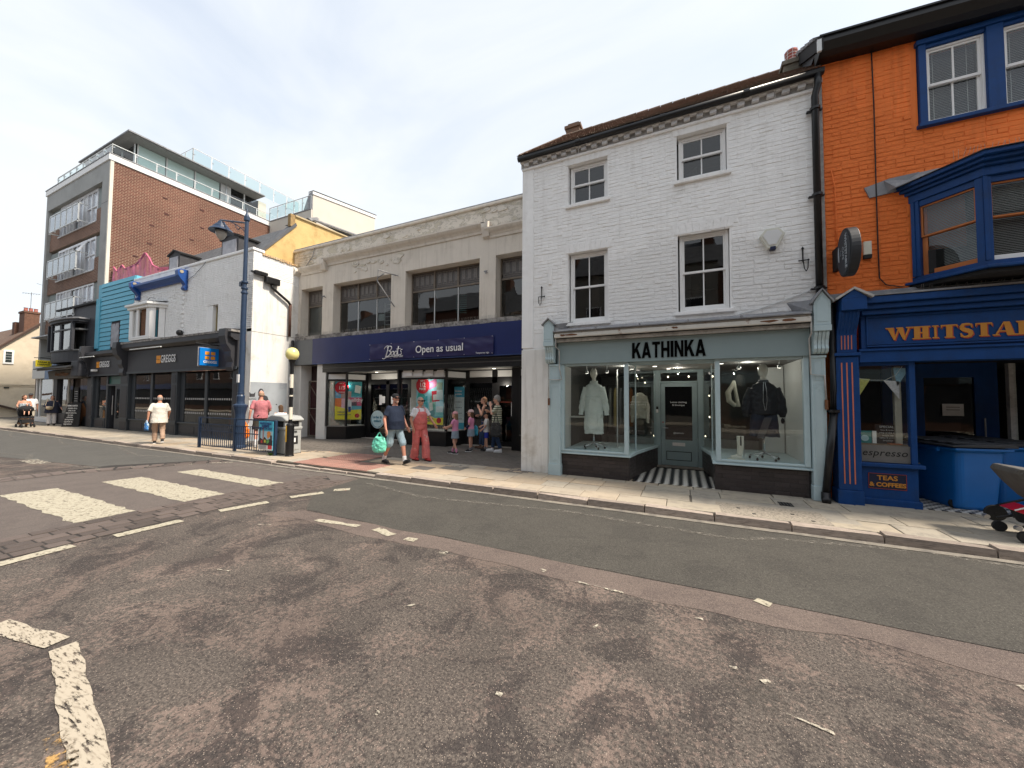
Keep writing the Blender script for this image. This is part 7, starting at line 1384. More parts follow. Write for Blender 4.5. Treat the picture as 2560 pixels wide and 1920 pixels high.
# ================================================================== CREAM GABLED HOUSE, far left
ch_ = thing('cream_gabled_house', 'cream rendered gable house with brown tiled roof and brick chimneys at the far left', 'house', (-50, 9, 0))
CR2 = M('warm_cream_render', (.64, .55, .42), .9, .06, 1.2, .2, 8, dirt=(.50, .42, .31), ds=.8, dt=(.5, .75))
MB().px([(6.8, 0), (6.8, 3.2), (10.45, 7.28), (14.0, 3.5), (14, 0)], -46.3, -46.0).build('gable_wall', CR2, ch_); MB().box(-60, -46.3, 6.8, 14, 0, 3.2).build('side_walls', CR2, ch_)
RT = M('old_brown_tile_roof', (.13, .08, .058), .9, .35, 14, .9, 16, dirt=(.20, .15, .10), ds=2.5, dt=(.5, .7))
MB().add([(-60, 6.5, 2.95), (-45.85, 6.5, 2.95), (-45.85, 10.45, 7.42), (-60, 10.45, 7.42), (-45.85, 14.2, 3.3), (-60, 14.2, 3.3), (-45.85, 6.5, 2.80), (-45.85, 10.45, 7.25)], [(0, 1, 2, 3), (3, 2, 4, 5), (6, 7, 2, 1)]).build('roof', RT, ch_)
mb = MB()
for r_ in range(30):
    y = 6.5+r_*.13; z = 2.97+r_*.147
    mb.obox((-52.9, y+.06, z+.06), (7.0, 0, 0), (0, .068, .077), (0, -.011, .010))
o = mb.build('tile_course', RT, ch_); o['kind'] = 'stuff'
MB().px([(6.45, 2.78), (6.45, 2.9), (10.45, 7.40), (10.45, 7.22)], -46.0, -45.84).build('bargeboard', M('dark_brown_wood', (.06, .035, .028), .7), ch_)
wf = box('window', WOODW, ch_, -46.02, -45.93, 8.83, 9.32, 4.08, 5.12); box('pane', M('dark_leaded_pane', (.04, .05, .05), .2), wf, -45.93, -45.92, 8.93, 9.22, 4.2, 5.0); 
for z in (4.4, 4.6, 4.8): box('glazing_bar', WOODW, wf, -45.92, -45.91, 8.93, 9.22, z, z+.015)
box('string_course', CR2, ch_, -46.0, -45.93, 6.8, 14, 2.50, 2.62); box('string_course', CR2, ch_, -46.0, -45.95, 6.8, 14, 2.40, 2.45); box('vent', BLACKM, ch_, -46.0, -45.94, 8.95, 9.18, 2.24, 2.34)
BRC = M('red_brown_chimney_brick', (.15, .078, .052), .9, .35, 12, .6, 20)
c1 = MB().box(-47.4, -46.2, 9.75, 10.5, 5, 8.15).box(-47.45, -46.15, 9.70, 10.55, 8.15, 8.3).build('chimney', BRC, ch_); 
for y in (9.9, 10.15, 10.4): MB().lathe([(.11, 8.3), (.10, 8.55), (.12, 8.6)], (-46.7, y, 0), 10).build('chimney_pot', M('red_clay_pot'), c1)
c2 = MB().box(-48.2, -47.6, 9.6, 9.9, 6, 7.5).build('chimney', BRC, ch_)
ra = MB().px([(5.5, 2.0), (7.2, 1.7), (12.4, -.5), (12.4, -.62), (7.2, 1.55), (5.5, 1.85)], -45.95, -45.7).build('handrail', M('dark_brown_wood'), ch_)
rh = thing('rear_tiled_house', 'brown tiled hipped roof with small chimney behind the cream gable', 'house', (-60, 16, 0)); MB().add([(-75, 14, 7.2), (-56, 14, 7.2), (-60, 17, 10.6), (-75, 17, 10.6), (-56, 20, 7.2)], [(0, 1, 2, 3), (1, 4, 2)]).build('roof', RT, rh); MB().box(-75, -56.2, 14.2, 20, 0, 7.2).build('wall', CR2, rh); box('chimney', BRC, rh, -58.2, -57.2, 15.2, 15.8, 8, 9.3)
an = thing('television_aerial', 'thin television aerial above the far left chimney', 'aerial', (-48, 9.9, 7.4)); MB().tube([(-46.8, 10.15, 8.3), (-46.8, 10.15, 9.9)], .02, 5).tube([(-46.8, 9.7, 9.75), (-46.8, 10.6, 9.85)], .02, 4).tube([(-46.9, 10.9, 10.6), (-46.9, 10.4, 10.7)], .02, 4).build('mast', LEAD, an)
mb = MB()
for i in range(7): mb.tube([(-46.9, 9.75+i*.13, 9.72+i*.013), (-46.65, 9.75+i*.13, 9.76+i*.013)], .012, 4)
mb.build('aerial_rods', LEAD, an)
# ================================================================== terrace across the road, behind the camera (fills the reflections)
OPP = [(-100, -62, 9.2, (.35, .25, .2), 'long dull brick terrace far up the road'), (-62, -46, 10.6, (.30, .18, .13), 'dark brick terrace up the road'), (-46, -34, 9.0, (.5, .47, .42), 'grey rendered terrace up the road'), (12, 26, 10.2, (.35, .2, .14), 'tall brown terrace down the road'), (26, 50, 9.6, (.4, .36, .3), 'long buff terrace down the road'), (-34, -24, 9.5, (.60, .56, .48), 'cream three storey terrace across the road'), (-24, -15, 10.4, (.33, .14, .09), 'red brick terrace across the road'), (-15, -7, 9.6, (.68, .67, .64), 'white rendered terrace across the road'), (-7, 2, 10.2, (.62, .58, .50), 'pale stone terrace across the road'), (2, 12, 9.8, (.28, .15, .10), 'brown brick terrace across the road')]
for i, (xa, xb, zt, col, lb) in enumerate(OPP):
    o = thing('terrace_house', lb, 'building', ((xa+xb)/2, -9.5, 0)); m = M('terrace_wall_%s' % ('dull', 'dark', 'grey', 'tall', 'buff', 'cream', 'red', 'white', 'stone', 'brown')[i], tuple(c*.5 for c in col), .9, .1, 2)
    hs = [(xa+.9+k*(xb-xa-.6)/4, xa+2.0+k*(xb-xa-.6)/4, z, z+1.5) for k in range(4) for z in (3.9, 6.6)]
    MB().box(xa, xb, -14, -9.5, 0, zt).build('wall', m, o); MB().px([(-9.2, zt), (-11.6, zt+2.2), (-14.2, zt)], xa, xb).build('roof', SLATE, o); box('shop_fascia', (NAVY, GREYD, BLUE, BLACK, DUCKD)[i % 5], o, xa+.1, xb-.1, -9.5, -9.3, 2.7, 3.4)
    for h in hs:
        w = box('window', WOODW, o, h[0], h[1], -9.5, -9.45, h[2], h[3]); box('pane', DARKRM, w, h[0]+.08, h[1]-.08, -9.45, -9.44, h[2]+.08, h[3]-.08)
    box('shop_window', DARKRM, o, xa+.5, xb-.5, -9.5, -9.46, .6, 2.65); box('chimney', BRC, o, xb-.8, xb-.1, -12, -11, zt+1, zt+3)
pv = MB().box(-140, 60, -9.5, -6.5, -.3, .1).build('far_pavement', MATS['buff_slab'], None); tag(pv, kind='structure')
def simple_car(name, label, loc, col, rz):
    t = thing(name, label, 'car', loc, rz); m = M('car_paint_%s' % ('white' if col[1] > .3 else 'red'), col, .25, .02, coat=.6)
    pr_ = [(-2.1, .35), (-2.15, .75), (-1.9, .95), (-1.2, 1.02), (-.6, 1.5), (1.2, 1.52), (1.95, 1.05), (2.1, .9), (2.1, .35)]
    MB().prism([(a, -.85, b) for a, b in pr_], (0, 1.7, 0)).build('body', m, t, local=True, bevel=.06); MB().prism([(a, -.865, b) for a, b in [(-1.1, 1.04), (-.55, 1.42), (1.1, 1.44), (1.7, 1.04)]], (0, 1.73, 0)).build('side_window', DARKRM, t, local=True)
    for x in (-1.35, 1.35):
        for y in (-.86, .70): MB().prism([(x+.32*cos(k*pi/10), y, .32+.32*sin(k*pi/10)) for k in range(20)], (0, .16, 0)).build('wheel', BLACKM, t, local=True)
simple_car('parked_car', 'white car parked across the road, seen only in the bakery glass', (-15.5, -5.2, 0), (.6, .62, .64), pi); simple_car('parked_car', 'dark red car parked across the road, seen only in the bakery glass', (-9.6, -5.2, 0), (.16, .01, .012), 0)
# ================================================================== STREET FURNITURE
lp = thing('street_lamp', 'dark blue street lamp with one arm and a bell shaded lantern', 'street lamp', (-12.95, 7.1, .1))
L0 = (-12.95, 7.1, .1)
MB().lathe([(.20, 0), (.20, .06), (.15, .10), (.145, 1.05), (.15, 1.10), (.19, 1.28), (.205, 1.33), (.205, 1.38), (.12, 1.42), (.11, 1.50), (.115, 1.66), (.085, 1.72), (.078, 4.9), (.075, 5.1), (.062, 5.2), (.055, 7.4), (.085, 7.43), (.085, 7.55), (.05, 7.62), (.03, 7.70), (.028, 7.74), (.002, 7.86)], L0, 16).build('post', LAMPB, lp, smooth=False, bevel=0)
for z in (1.72, 5.0, 5.35, 5.15): MB().lathe([(.095, z), (.10, z+.03), (.095, z+.06)], L0, 16).build('post_collar', LAMPB, lp)
box('timer_box', LAMPB, lp, -13.13, -13.02, 7.03, 7.12, 5.35, 5.50)
HX, HY = -14.42, 7.1
MB().tube([(-12.95, 7.1, 7.45), (HX-.06, HY, 7.86)], .028, 8).build('arm', LAMPB, lp)
MB().tube([(-13.0, 7.1, 7.0), (-13.06, 7.1, 7.2), (-13.3, 7.1, 7.38), (-13.75, 7.1, 7.62), (-14.1, 7.1, 7.76)], .015, 6).tube([(-13.3, 7.1, 7.38), (-13.42, 7.1, 7.30), (-13.55, 7.1, 7.42), (-13.6, 7.1, 7.55)], .012, 6).tube([(HX-.10, 7.1, 7.88), (HX-.14, 7.1, 7.80), (HX-.06, 7.1, 7.78)], .012, 6).build('scroll', LAMPB, lp, smooth=True)
ln = MB().lathe([(.02, .06), (.05, .0), (.10, -.02), (.12, -.10), (.17, -.12), (.19, -.17), (.23, -.19), (.25, -.26), (.32, -.30), (.36, -.36), (.35, -.365), (.20, -.33), (.18, -.32)], (HX, HY, 7.80), 24).build('lantern_shade', LAMPB, lp, smooth=False)
MB().lathe([(.17, -.34), (.165, -.42), (.13, -.52), (.09, -.60), (.02, -.66)], (HX, HY, 7.80), 20).build('lantern_bowl', M('frosted_bowl', (.38, .36, .33), .3, .05, spec=.8), ln, smooth=True)
box('post_sticker', WOODW, lp, -13.0, -12.89, 6.985, 7.01, 2.20, 2.46); 
# belisha beacon
be = thing('belisha_beacon', 'black and white striped crossing beacon with a yellow globe', 'beacon', (-9.95, 6.75, .1))
B0 = (-9.95, 6.75, .1); PW = M('cream_pole_paint', (.70, .66, .55), .5, .06, 8, dirt=(.45, .40, .32), ds=9, dt=(.6, .75)); 
MB().lathe([(.115, 0), (.115, .02), (.105, .04), (.100, .86), (.085, .90), (.055, .92)], B0, 18).build('base_sleeve', BLACK, be); zs_ = [.92, 1.20, 1.56, 1.92, 2.28]; 
for i, (za, zb) in enumerate(((.90, 1.02), (1.02, 1.36), (1.36, 1.66), (1.66, 1.98), (1.98, 2.28), (2.28, 2.52))): MB().lathe([(.048, za), (.048, zb)], B0, 14).build('pole_band', (BLACK, PW, BLACK, PW, PW, BLACK)[i] if i != 3 else PW, be, smooth=False)
MB().lathe([(.0485, 1.70), (.0485, 1.90)], B0, 14).build('pole_band', BLACK, be); MB().lathe([(.048, 2.48), (.06, 2.60), (.085, 2.66), (.09, 2.70)], B0, 14).build('lamp_collar', BLACK, be)
MB().ell((B0[0], B0[1], B0[2]+2.85), (.172, .172, .185), 24, 16).build('globe', M('yellow_globe', (.80, .72, .28), .25, .05, 3, spec=.7, dirt=(.2, .18, .05), ds=5, dt=(.66, .7)), be, smooth=True)
box('timer_label', WOODW, be, -9.985, -9.92, 6.697, 6.702, 2.20, 2.30); MB().prism([(B0[0]-.06, 6.655, .5), (B0[0]-.06, 6.655, .95), (B0[0]+.01, 6.64, .95), (B0[0]+.01, 6.64, .5)], (0, .004, 0)).build('yellow_strip', M('amber_sign'), be)
# guard rail
gr = thing('guard_rail', 'dark blue pedestrian guard rail between lamp and litter bin', 'railing', (-12.4, 6.62, .1))
YRL = 6.62
for x in (-14.24, -12.30, -10.38): box('post', LAMPB, gr, x-.035, x+.035, YRL-.035, YRL+.035, .08, 1.08)
box('top_rail', LAMPB, gr, -14.24, -10.38, YRL-.02, YRL+.02, 1.05, 1.085)
for a, b in ((-14.20, -12.34), (-12.26, -10.42)):
    for z in (.85, .64, .17): box('rail', LAMPB, gr, a, b, YRL-.012, YRL+.012, z, z+.025)
    n = 17
    for i in range(n): x = a+(i+.5)*(b-a)/n; box('bar', LAMPB, gr, x-.008, x+.008, YRL-.008, YRL+.008, .195, .85)
po = thing('event_poster', 'bright blue event poster board tied to the right end of the railing', 'poster', (-10.72, 6.58, .3))
pbd = box('poster_board', M('poster_sky_blue', (.08, .48, .66), .5, .08, 3), po, -11.06, -10.42, 6.57, 6.585, .24, 1.05)
for i, (kind, pts, col) in enumerate((('p', q(0, 0, 1, .17), (.75, .75, .75)), ('p', q(.68, .04, .96, .17), (.65, .05, .06)), ('p', q(0, .17, 1, .66), (.40, .60, .68)), ('p', [(0, .17), (1, .17), (1, .34), (.85, .40), (.6, .36), (.45, .46), (.3, .36), (.15, .42), (0, .3)], (.05, .035, .04)), ('p', q(.06, .30, .14, .78, -.05), (.08, .05, .06)), ('p', q(.30, .36, .38, .80, .05), (.45, .20, .18)), ('c', (.74, .58, .13, .6), (.80, .28, .06)), ('p', q(.62, .44, .86, .58, .5), (.80, .30, .08)), ('p', q(.42, .26, .55, .36), (.65, .55, .08)), ('p', q(.6, .25, .78, .36, .4), (.15, .42, .12)), ('p', q(.2, .24, .32, .34), (.5, .06, .06)), ('p', q(.85, .3, .97, .52), (.06, .04, .05)))):
    m = M('print_%d_%d_%d' % tuple(int(c*99) for c in col), col, .6, .12, 9); yy = 6.568-i*.0008
    if kind == 'p': MB().py([(-11.06+a*.64, .24+b*.81) for a, b in pts], yy, yy+.0007).build('print', m, pbd)
    else: MB().py([(-11.06+(pts[0]+pts[2]*cos(k*pi/10))*.64, .24+(pts[1]+pts[2]*pts[3]*sin(k*pi/10))*.81) for k in range(20)], yy, yy+.0007).build('print', m, pbd)
for s, z in (('WHITSTABLE', .985), ('SUMMER', .915), ('REGATTA DAY', .845)): text(s, .085, (-10.74, 6.556, z), '-y', NV, pbd, ext=.001, bold=.003, xs=1.05)
for i in range(4): box('print_line', BLACKM, pbd, -11.0, -10.68, 6.557, 6.558, .27+i*.028, .278+i*.028)
# litter bin
BING = M('grey_bin_plastic', (.36, .37, .36), .5, .06, 5, .08, 30, dirt=(.26, .26, .25), ds=3, dt=(.55, .75))
lb = thing('litter_bin', 'grey moulded litter bin with domed lid beside the beacon', 'litter bin', (-10.68, 7.05, .1))
bx0, bx1, by0, by1 = -11.0, -10.22, 6.78, 7.32
MB().box(bx0+.02, bx1-.02, by0+.02, by1-.02, .10, .82).build('bin_body', BING, lb, bevel=.03); box('bin_base', M('bin_base_dark', (.10, .10, .10), .7), lb, bx0+.03, bx1-.03, by0+.01, by1-.01, .08, .14)
for x in (bx0+.02, bx1-.10):
    for y in (by0+.02, by1-.10): box('hood_pillar', BING, lb, x, x+.08, y, y+.08, .82, 1.05, bevel=.01)
box('bin_shoulder', BING, lb, bx0, bx1, by0, by1, .80, .88, bevel=.02); box('bin_mouth', BLACKM, lb, bx0+.05, bx1-.05, by0+.05, by1-.05, .885, 1.04)
MB().prism([(bx0-.03, by0-.02, 1.05), (bx1+.03, by0-.02, 1.05), (bx1+.03, by0-.02, 1.10), (bx1-.12, by0-.02, 1.19), (bx0+.2, by0-.02, 1.22), (bx0+.03, by0-.02, 1.16), (bx0-.03, by0-.02, 1.09)], (0, by1-by0+.04, 0)).build('bin_lid', BING, lb, bevel=.025)
for (f0, f1) in (((bx1-.018, by0+.12), (bx1-.018, by1-.12)),): 
    pl = box('bin_panel', BING, lb, bx1-.021, bx1-.006, by0+.08, by1-.08, .22, .68, bevel=.006); box('recycling_plate', BLACKM, pl, bx1-.006, bx1-.002, by0+.15, by0+.40, .38, .62); MB().prism([(bx1-.002, by0+.22, .44), (bx1-.002, by0+.33, .44), (bx1-.002, by0+.33, .56), (bx1-.002, by0+.22, .56)], (.002, 0, 0)).build('litter_symbol', WOODW, pl); text('LITTER', .07, (bx1-.005, by0+.27, .735), '+x', BLACKM, pl, ext=.001, bold=.003)
text('LITTER', .07, (bx0+.39, by0+.015, .735), '-y', BLACKM, lb, ext=.001)
# wheelie bins: large four-wheeled blue
def trade_bin(loc, rz, label):
    t = thing('trade_waste_bin', label, 'bin', loc, rz, 'blue trade bins in the cafe doorway'); m = M('blue_bin_plastic', (.008, .13, .43), .42, .08, 3, .06, 60, dirt=(.02, .12, .30), ds=2.4, dt=(.55, .8))
    mb = MB(); S_ = []
    for z, w, d, r in ((.02, .48, .24, .08), (.06, .50, .25, .08), (.88, .57, .30, .08), (.92, .61, .335, .07)):
        w /= 1; S_.append([(sx*(w-r)+r*cos(a), sy*(d-r)+r*sin(a), z) for sx, sy, a0 in ((1, 1, 0), (-1, 1, pi/2), (-1, -1, pi), (1, -1, 1.5*pi)) for a in [a0+k*pi/8 for k in range(5)]])
    n = len(S_[0]); 
    for s in S_: mb.v += s
    for i in range(3):
        for k in range(n): a = i*n+k; b = i*n+(k+1) % n; mb.f.append((a, b, b+n, a+n))
    mb.f.append(tuple(range(n))[::-1]); mb.f.append(tuple(range(3*n, 4*n))); mb.build('bin_body', m, t, local=True, smooth=False)
    MB().box(-.62, .62, -.35, .35, .915, .955).build('bin_rim', m, t, local=True, bevel=.012)
    lm = M('dark_bin_lid', (.035, .038, .045), .6, .2, 4, .1, 20)
    MB().prism([(-.64, -.40, .97), (-.64, -.40, .99), (-.64, -.1, 1.02), (-.64, .3, 1.03), (-.64, .38, 1.0), (-.64, .38, .97)], (1.28, 0, 0)).build('bin_lid', lm, t, local=True, bevel=.008)
    for i in range(5): MB().box(-.58+i*.25, -.44+i*.25, -.34, .30, 1.012, 1.036).build('lid_rib', lm, t, local=True, bevel=.006)
    for i in range(3): MB().box(-.5+i*.42, -.47+i*.42, -.40, -.36, .88, .935).build('rim_gusset', m, t, local=True)
    for sx in (-.38, .38):
        for sy in (-.2, .2): MB().prism([(sx-.02, sy+.08*cos(k*pi/8), .08+.08*sin(k*pi/8)) for k in range(16)], (.04, 0, 0)).build('castor', BLACKM, t, local=True)
    lg = M('bin_print', (.55, .58, .60), .6)
    MB().py([(-.44, .76), (-.38, .78), (-.38, .70), (-.32, .70), (-.32, .67), (-.44, .68)], -.342, -.334).build('logo', lg, t, local=True); text('trade waste', .05, (-.27, -.340, .665), 0, lg, t, ext=.001, local=True); text('0330 20 20 500', .065, (-.24, -.336, .60), 0, lg, t, ext=.001, bold=.001, local=True); text('www.recycling', .03, (-.22, -.330, .54), 0, lg, t, ext=.001, local=True)
    return t
trade_bin((3.93, 8.54, .09), radians(-78), 'blue trade waste bin nearest the espresso window, dark lid')
trade_bin((4.66, 9.05, .09), radians(-80), 'second blue trade waste bin, partly behind the first and the pushchair')
# chalk A-board
ab = thing('chalk_a_board', 'black chalk A-board in front of the dark bay shop', 'a-board', (-29.2, 7.9, .1))
WB = M('brown_board_frame', (.16, .07, .03), .7); a1 = MB().prism([(-29.58, 7.62, .1), (-28.78, 8.02, .1), (-28.90, 8.10, 1.35), (-29.50, 7.80, 1.35)], (-.02, .03, 0)).build('front_panel', BLACKM, ab)
MB().prism([(-29.62, 7.70, .1), (-29.64, 8.30, .1), (-29.56, 7.86, 1.33), (-29.53, 7.80, 1.33)], (-.04, .0, 0)).build('side_leg', WB, ab); MB().prism([(-29.64, 8.25, .1), (-28.86, 8.62, .1), (-28.92, 8.18, 1.33), (-29.52, 7.86, 1.33)], (-.02, .02, 0)).build('back_panel', WB, ab)
ang = atan2(.40, .80); dx, dy = cos(ang), sin(ang)
text('FARM & HARPER', .115, (-29.20+.02, 7.92-.04, 1.20), ang, WOODW, a1, ext=.001, bold=.002, xs=.62)
for i, s in enumerate(('SUMMER MENU', 'coffee & cake', 'toasted sandwiches', 'ice cream', 'cold drinks', 'jacket potatoes', 'soup of the day', 'dogs welcome')): text(s, .105, (-29.19, 7.885-i*.021, 1.06-i*.115), ang, WOODW, a1, ext=.001, xs=.66)
# ================================================================== PUSHCHAIR at the right edge
pc = thing('grey_pushchair', 'grey hooded pushchair with black wheels and red panel at right edge', 'pushchair', (4.0, 6.72, .1))
GF = M('grey_pushchair_fabric', (.11, .105, .098), .85, .2, 7, .5, 26); DF = M('dark_tube', (.02, .02, .022), .5)
def wheel(x, y, r, w, par, z=.1, hub=None):
    wl = MB().lathe([(r*.62, -w/2), (r*.96, -w/2), (r, -w*.25), (r, w*.25), (r*.96, w/2), (r*.62, w/2)], (0, 0, 0), 24)
    wl.v = [(a+x, c+y, b+r+z) for a, b, c in wl.v]
    me = wl.build('wheel', BLACKM, par); sp = MB()
    for k in range(5):
        a = k*2*pi/5; sp.tube([(x, y, z+r), (x+r*.68*cos(a), y, z+r+r*.68*sin(a))], r*.09, 5)
    sp.tube([(x, y-w*.6, z+r), (x, y+w*.6, z+r)], r*.16, 8); sp.build('spokes', hub or BLACKM, me)
wheel(3.52, 6.93, .066, .04, pc); wheel(3.49, 6.47, .07, .04, pc); wheel(3.62, 7.18, .105, .045, pc, .17); wheel(4.45, 6.50, .14, .05, pc); wheel(4.45, 7.12, .14, .05, pc)
MB().tube([(3.50, 6.93, .27), (3.62, 6.90, .32), (3.95, 6.9, .46), (4.5, 7.05, .24)], .018, 7).tube([(3.49, 6.5, .28), (3.8, 6.52, .36), (4.0, 6.55, .46), (4.5, 6.55, .24)], .018, 7).tube([(3.62, 6.9, .32), (3.60, 6.52, .34)], .016, 7).tube([(3.6, 7.2, .35), (3.8, 7.0, .52), (4.3, 6.95, .75), (4.75, 6.95, 1.15)], .016, 7).tube([(3.95, 6.55, .45), (4.3, 6.5, .72), (4.8, 6.5, 1.15)], .016, 7).build('frame', DF, pc, smooth=True)
hd = MB().px([(0, 0)]*3, 0, 0) if False else MB()
hd.prism([(3.47, 6.98, .90), (3.47, 6.92, .97), (3.75, 6.9, .93), (4.05, 6.9, .84), (4.45, 6.92, .62), (4.40, 6.95, .36), (3.9, 6.96, .42), (3.70, 6.98, .58), (3.56, 6.98, .76)], (.0, -.46, -.01)); hd.build('hood', GF, pc, bevel=.03)
for i in range(3): MB().tube([(3.50+i*.02, 6.42, .955-i*.02), (3.78+i*.03, 6.42, .905-i*.03), (4.1, 6.43, .80-i*.03)], .012, 5).build('hood_fold', M('light_grey_piping', (.42, .41, .39), .8), pc)
MB().add([(3.60, 6.42, .66+.04), (3.74, 6.42, .66), (3.72, 6.42, .635), (3.63, 6.42, .64)], [(0, 1, 2, 3)]).build('care_label', WOODW, pc)
MB().prism([(3.48, 6.62, .44), (3.60, 6.60, .50), (3.80, 6.58, .42), (3.76, 6.56, .37), (3.62, 6.58, .38)], (.01, .25, 0)).build('red_panel', M('glossy_red', (.55, .01, .03), .3), pc, bevel=.006)
MB().tube([(3.48, 6.60, .445), (3.60, 6.58, .508), (3.80, 6.56, .425), (3.88, 6.5, .36)], .009, 5).build('white_trim', WOODW, pc)
MB().loft([(3.95, 6.75, .28, .36, .22), (3.95, 6.75, .42, .42, .26), (3.98, 6.75, .45, .40, .25)], 16).build('basket', M('black_mesh_cloth', (.02, .02, .022), .9, .3, 30), pc)
for y in (6.95, 6.45): MB().tube([(3.42, y-.02, .27), (3.42, y+.03, .27)], .028, 10).build('brake_hub', STEEL, pc)
# ================================================================== WINDOW DISPLAYS (Kathinka)
def soft(o, vox, smooth=3, noise_amp=0, nsize=.12, name='n'):
    m = o.modifiers.new('remesh', 'REMESH'); m.mode = 'VOXEL'; m.voxel_size = vox; m.use_smooth_shade = True
    s = o.modifiers.new('smooth', 'SMOOTH'); s.iterations = smooth; s.factor = .5
    if noise_amp:
        k = 'crease_%d' % int(nsize*1000); tx = bpy.data.textures.get(k) or bpy.data.textures.new(k, 'CLOUDS'); tx.noise_scale = nsize; tx.noise_depth = 2
        d = o.modifiers.new('creases', 'DISPLACE'); d.texture = tx; d.strength = noise_amp; d.texture_coords = 'LOCAL'; d.mid_level = .5
    return o
MANQ = M('white_mannequin', (.72, .71, .66), .4, .03)
def stand(t, H0):
    b = MB().tube([(0, 0, .10), (0, 0, H0)], .016, 10); 
    for k in range(5): a = k*2*pi/5+.3; b.tube([(0, 0, .13), (.13*cos(a), .13*sin(a), .095), (.24*cos(a), .24*sin(a), .07)], .011, 6)
    s = b.build('chrome_stand', M('chrome', (.75, .75, .75), .15, .02, metal=1), t, local=True, smooth=True)
    for k in range(5): a = k*2*pi/5+.3; MB().ell((.24*cos(a), .24*sin(a), .03), (.022, .022, .028), 8, 6).build('castor', BLACKM, s, local=True)
def mq(x, y, z, rz, label): return thing('mannequin', label, 'mannequin', (x, y, z), rz)
m1 = mq(-1.83, 8.35, .626, 0, 'white faceless mannequin in pale buttoned dress, left shop window'); stand(m1, .5)
soft(MB().ell((0, 0, 1.70), (.078, .095, .125), 18, 12).cap((0, .0, 1.60), (0, .0, 1.44), .042, .052).build('head', MANQ, m1, local=True), .008)
DR = M('pale_mint_cotton', (.62, .68, .655), .85, .04, 4, .3, 20)
d = MB().loft([(0, 0, .34, .215, .13), (0, 0, .36, .22, .135), (0, 0, .80, .21, .13), (0, 0, 1.15, .19, .125), (0, 0, 1.36, .20, .115), (0, 0, 1.43, .17, .09), (0, 0, 1.47, .09, .07), (0, 0, 1.53, .085, .07)], 22)
for s in (-1, 1): d.tube([(s*.17, 0, 1.38), (s*.235, 0, 1.15), (s*.27, -.01, .96), (s*.285, -.02, .80)], [.075, .072, .066, .05], 14)
soft(d.build('dress', DR, m1, local=True), .011, 3, .035, .09)
for s in (-1, 1): MB().tube([(s*.285, -.02, .82), (s*.29, -.02, .76)], [.045, .058], 12).build('frilled_cuff', DR, m1, local=True)
for z, w in ((1.17, .185), (.44, .215)): MB().tube([(w*cos(a), -.14*abs(sin(a))-.0, z) for a in [pi+k*pi/12 for k in range(13)]], .005, 5).build('seam', M('mint_seam', (.50, .56, .54), .9), m1, local=True)
for x in (-.1, .1): MB().tube([(x, -.15, .78), (x*1.25, -.145, .46)], .006, 5).build('pocket_seam', MATS['mint_seam'], m1, local=True)
m2 = mq(1.38, 8.30, .626, 0, 'white faceless mannequin in black zip jacket and shorts, right shop window'); stand(m2, .62)
soft(MB().ell((0, 0, 1.68), (.082, .098, .13), 18, 12).cap((0, 0, 1.60), (0, 0, 1.40), .045, .06).build('head', MANQ, m2, local=True), .008)
BJ = M('black_nylon', (.010, .011, .017), .5, .2, 8, .2, 15)
d = MB().loft([(0, 0, .84, .20, .13), (0, 0, .87, .225, .15), (0, 0, 1.1, .23, .145), (0, 0, 1.34, .215, .12), (0, 0, 1.41, .17, .09), (0, 0, 1.46, .09, .075), (0, 0, 1.50, .08, .07)], 22)
for s in (-1, 1): d.tube([(s*.18, 0, 1.34), (s*.26, 0, 1.12), (s*.285, -.02, .92), (s*.285, -.03, .80)], [.085, .082, .075, .045], 14)
soft(d.build('jacket', BJ, m2, local=True), .011, 3, .03, .08)
d = MB(); 
for s in (-1, 1): d.loft([(s*.11, 0, .44, .135, .13), (s*.10, 0, .70, .125, .125), (s*.07, 0, .90, .13, .12)], 16)
soft(d.build('shorts', M('navy_cotton', (.016, .022, .042), .8, .1, 6), m2, local=True), .011, 3, .02, .1)
for s in (-1, 1): MB().tube([(s*.012, -.10, 1.46), (s*.025, -.150, 1.30), (s*.03, -.160, 1.1), (s*.006, -.165, .93)], .0045, 5).build('zip', STEEL, m2, local=True)
MB().prism([(-.14, -.17, .42), (-.03, -.17, .42), (.10, -.17, .80), (-.02, -.17, .80)], (0, .012, 0)).build('swing_bag', M('dark_grey_strap', (.06, .06, .07), .6), m2, local=True); MB().ell((.285, -.03, .74), (.03, .03, .055), 8, 6).build('glove', BJ, m2, local=True)
bt_ = thing('white_boot', 'tall cream wellington boot on the right window sill', 'boot', (.92, 8.02, .626), radians(0)); BTM = M('cream_rubber', (.66, .65, .56), .4, .04, 5)
soft(MB().tube([(.04, 0, .45), (.04, 0, .25), (.03, 0, .10)], [.062, .056, .050], 16).tube([(.06, 0, .05), (-.02, 0, .055), (-.12, 0, .045)], [.05, .048, .035], 14).build('boot_shaft', BTM, bt_, local=True), .008, 3); MB().pz([(-.17, -.03), (-.15, -.045), (0, -.05), (.10, -.045), (.11, 0), (.10, .045), (0, .05), (-.15, .045), (-.17, .03)], 0, .032).build('sole', BTM, bt_, local=True, bevel=.008); MB().box(.03, .052, -.066, -.05, .28, .45).build('elastic_gusset', BLACKM, bt_, local=True)
hs_ = thing('hanging_shirt', 'cream shirt hanging in the window left of the shop door', 'shirt', (-.92, 9.15, 1.0)); CS = M('cream_linen', (.40, .40, .34), .9, .06, 5, .3, 18)
d = MB().loft([(0, 0, .30, .14, .05), (0, 0, .55, .145, .055), (0, 0, .82, .14, .05), (0, 0, .90, .06, .04)], 18)
for s in (-1, 1): d.tube([(s*.12, 0, .82), (s*.18, 0, .55), (s*.17, 0, .20)], [.045, .045, .035], 10)
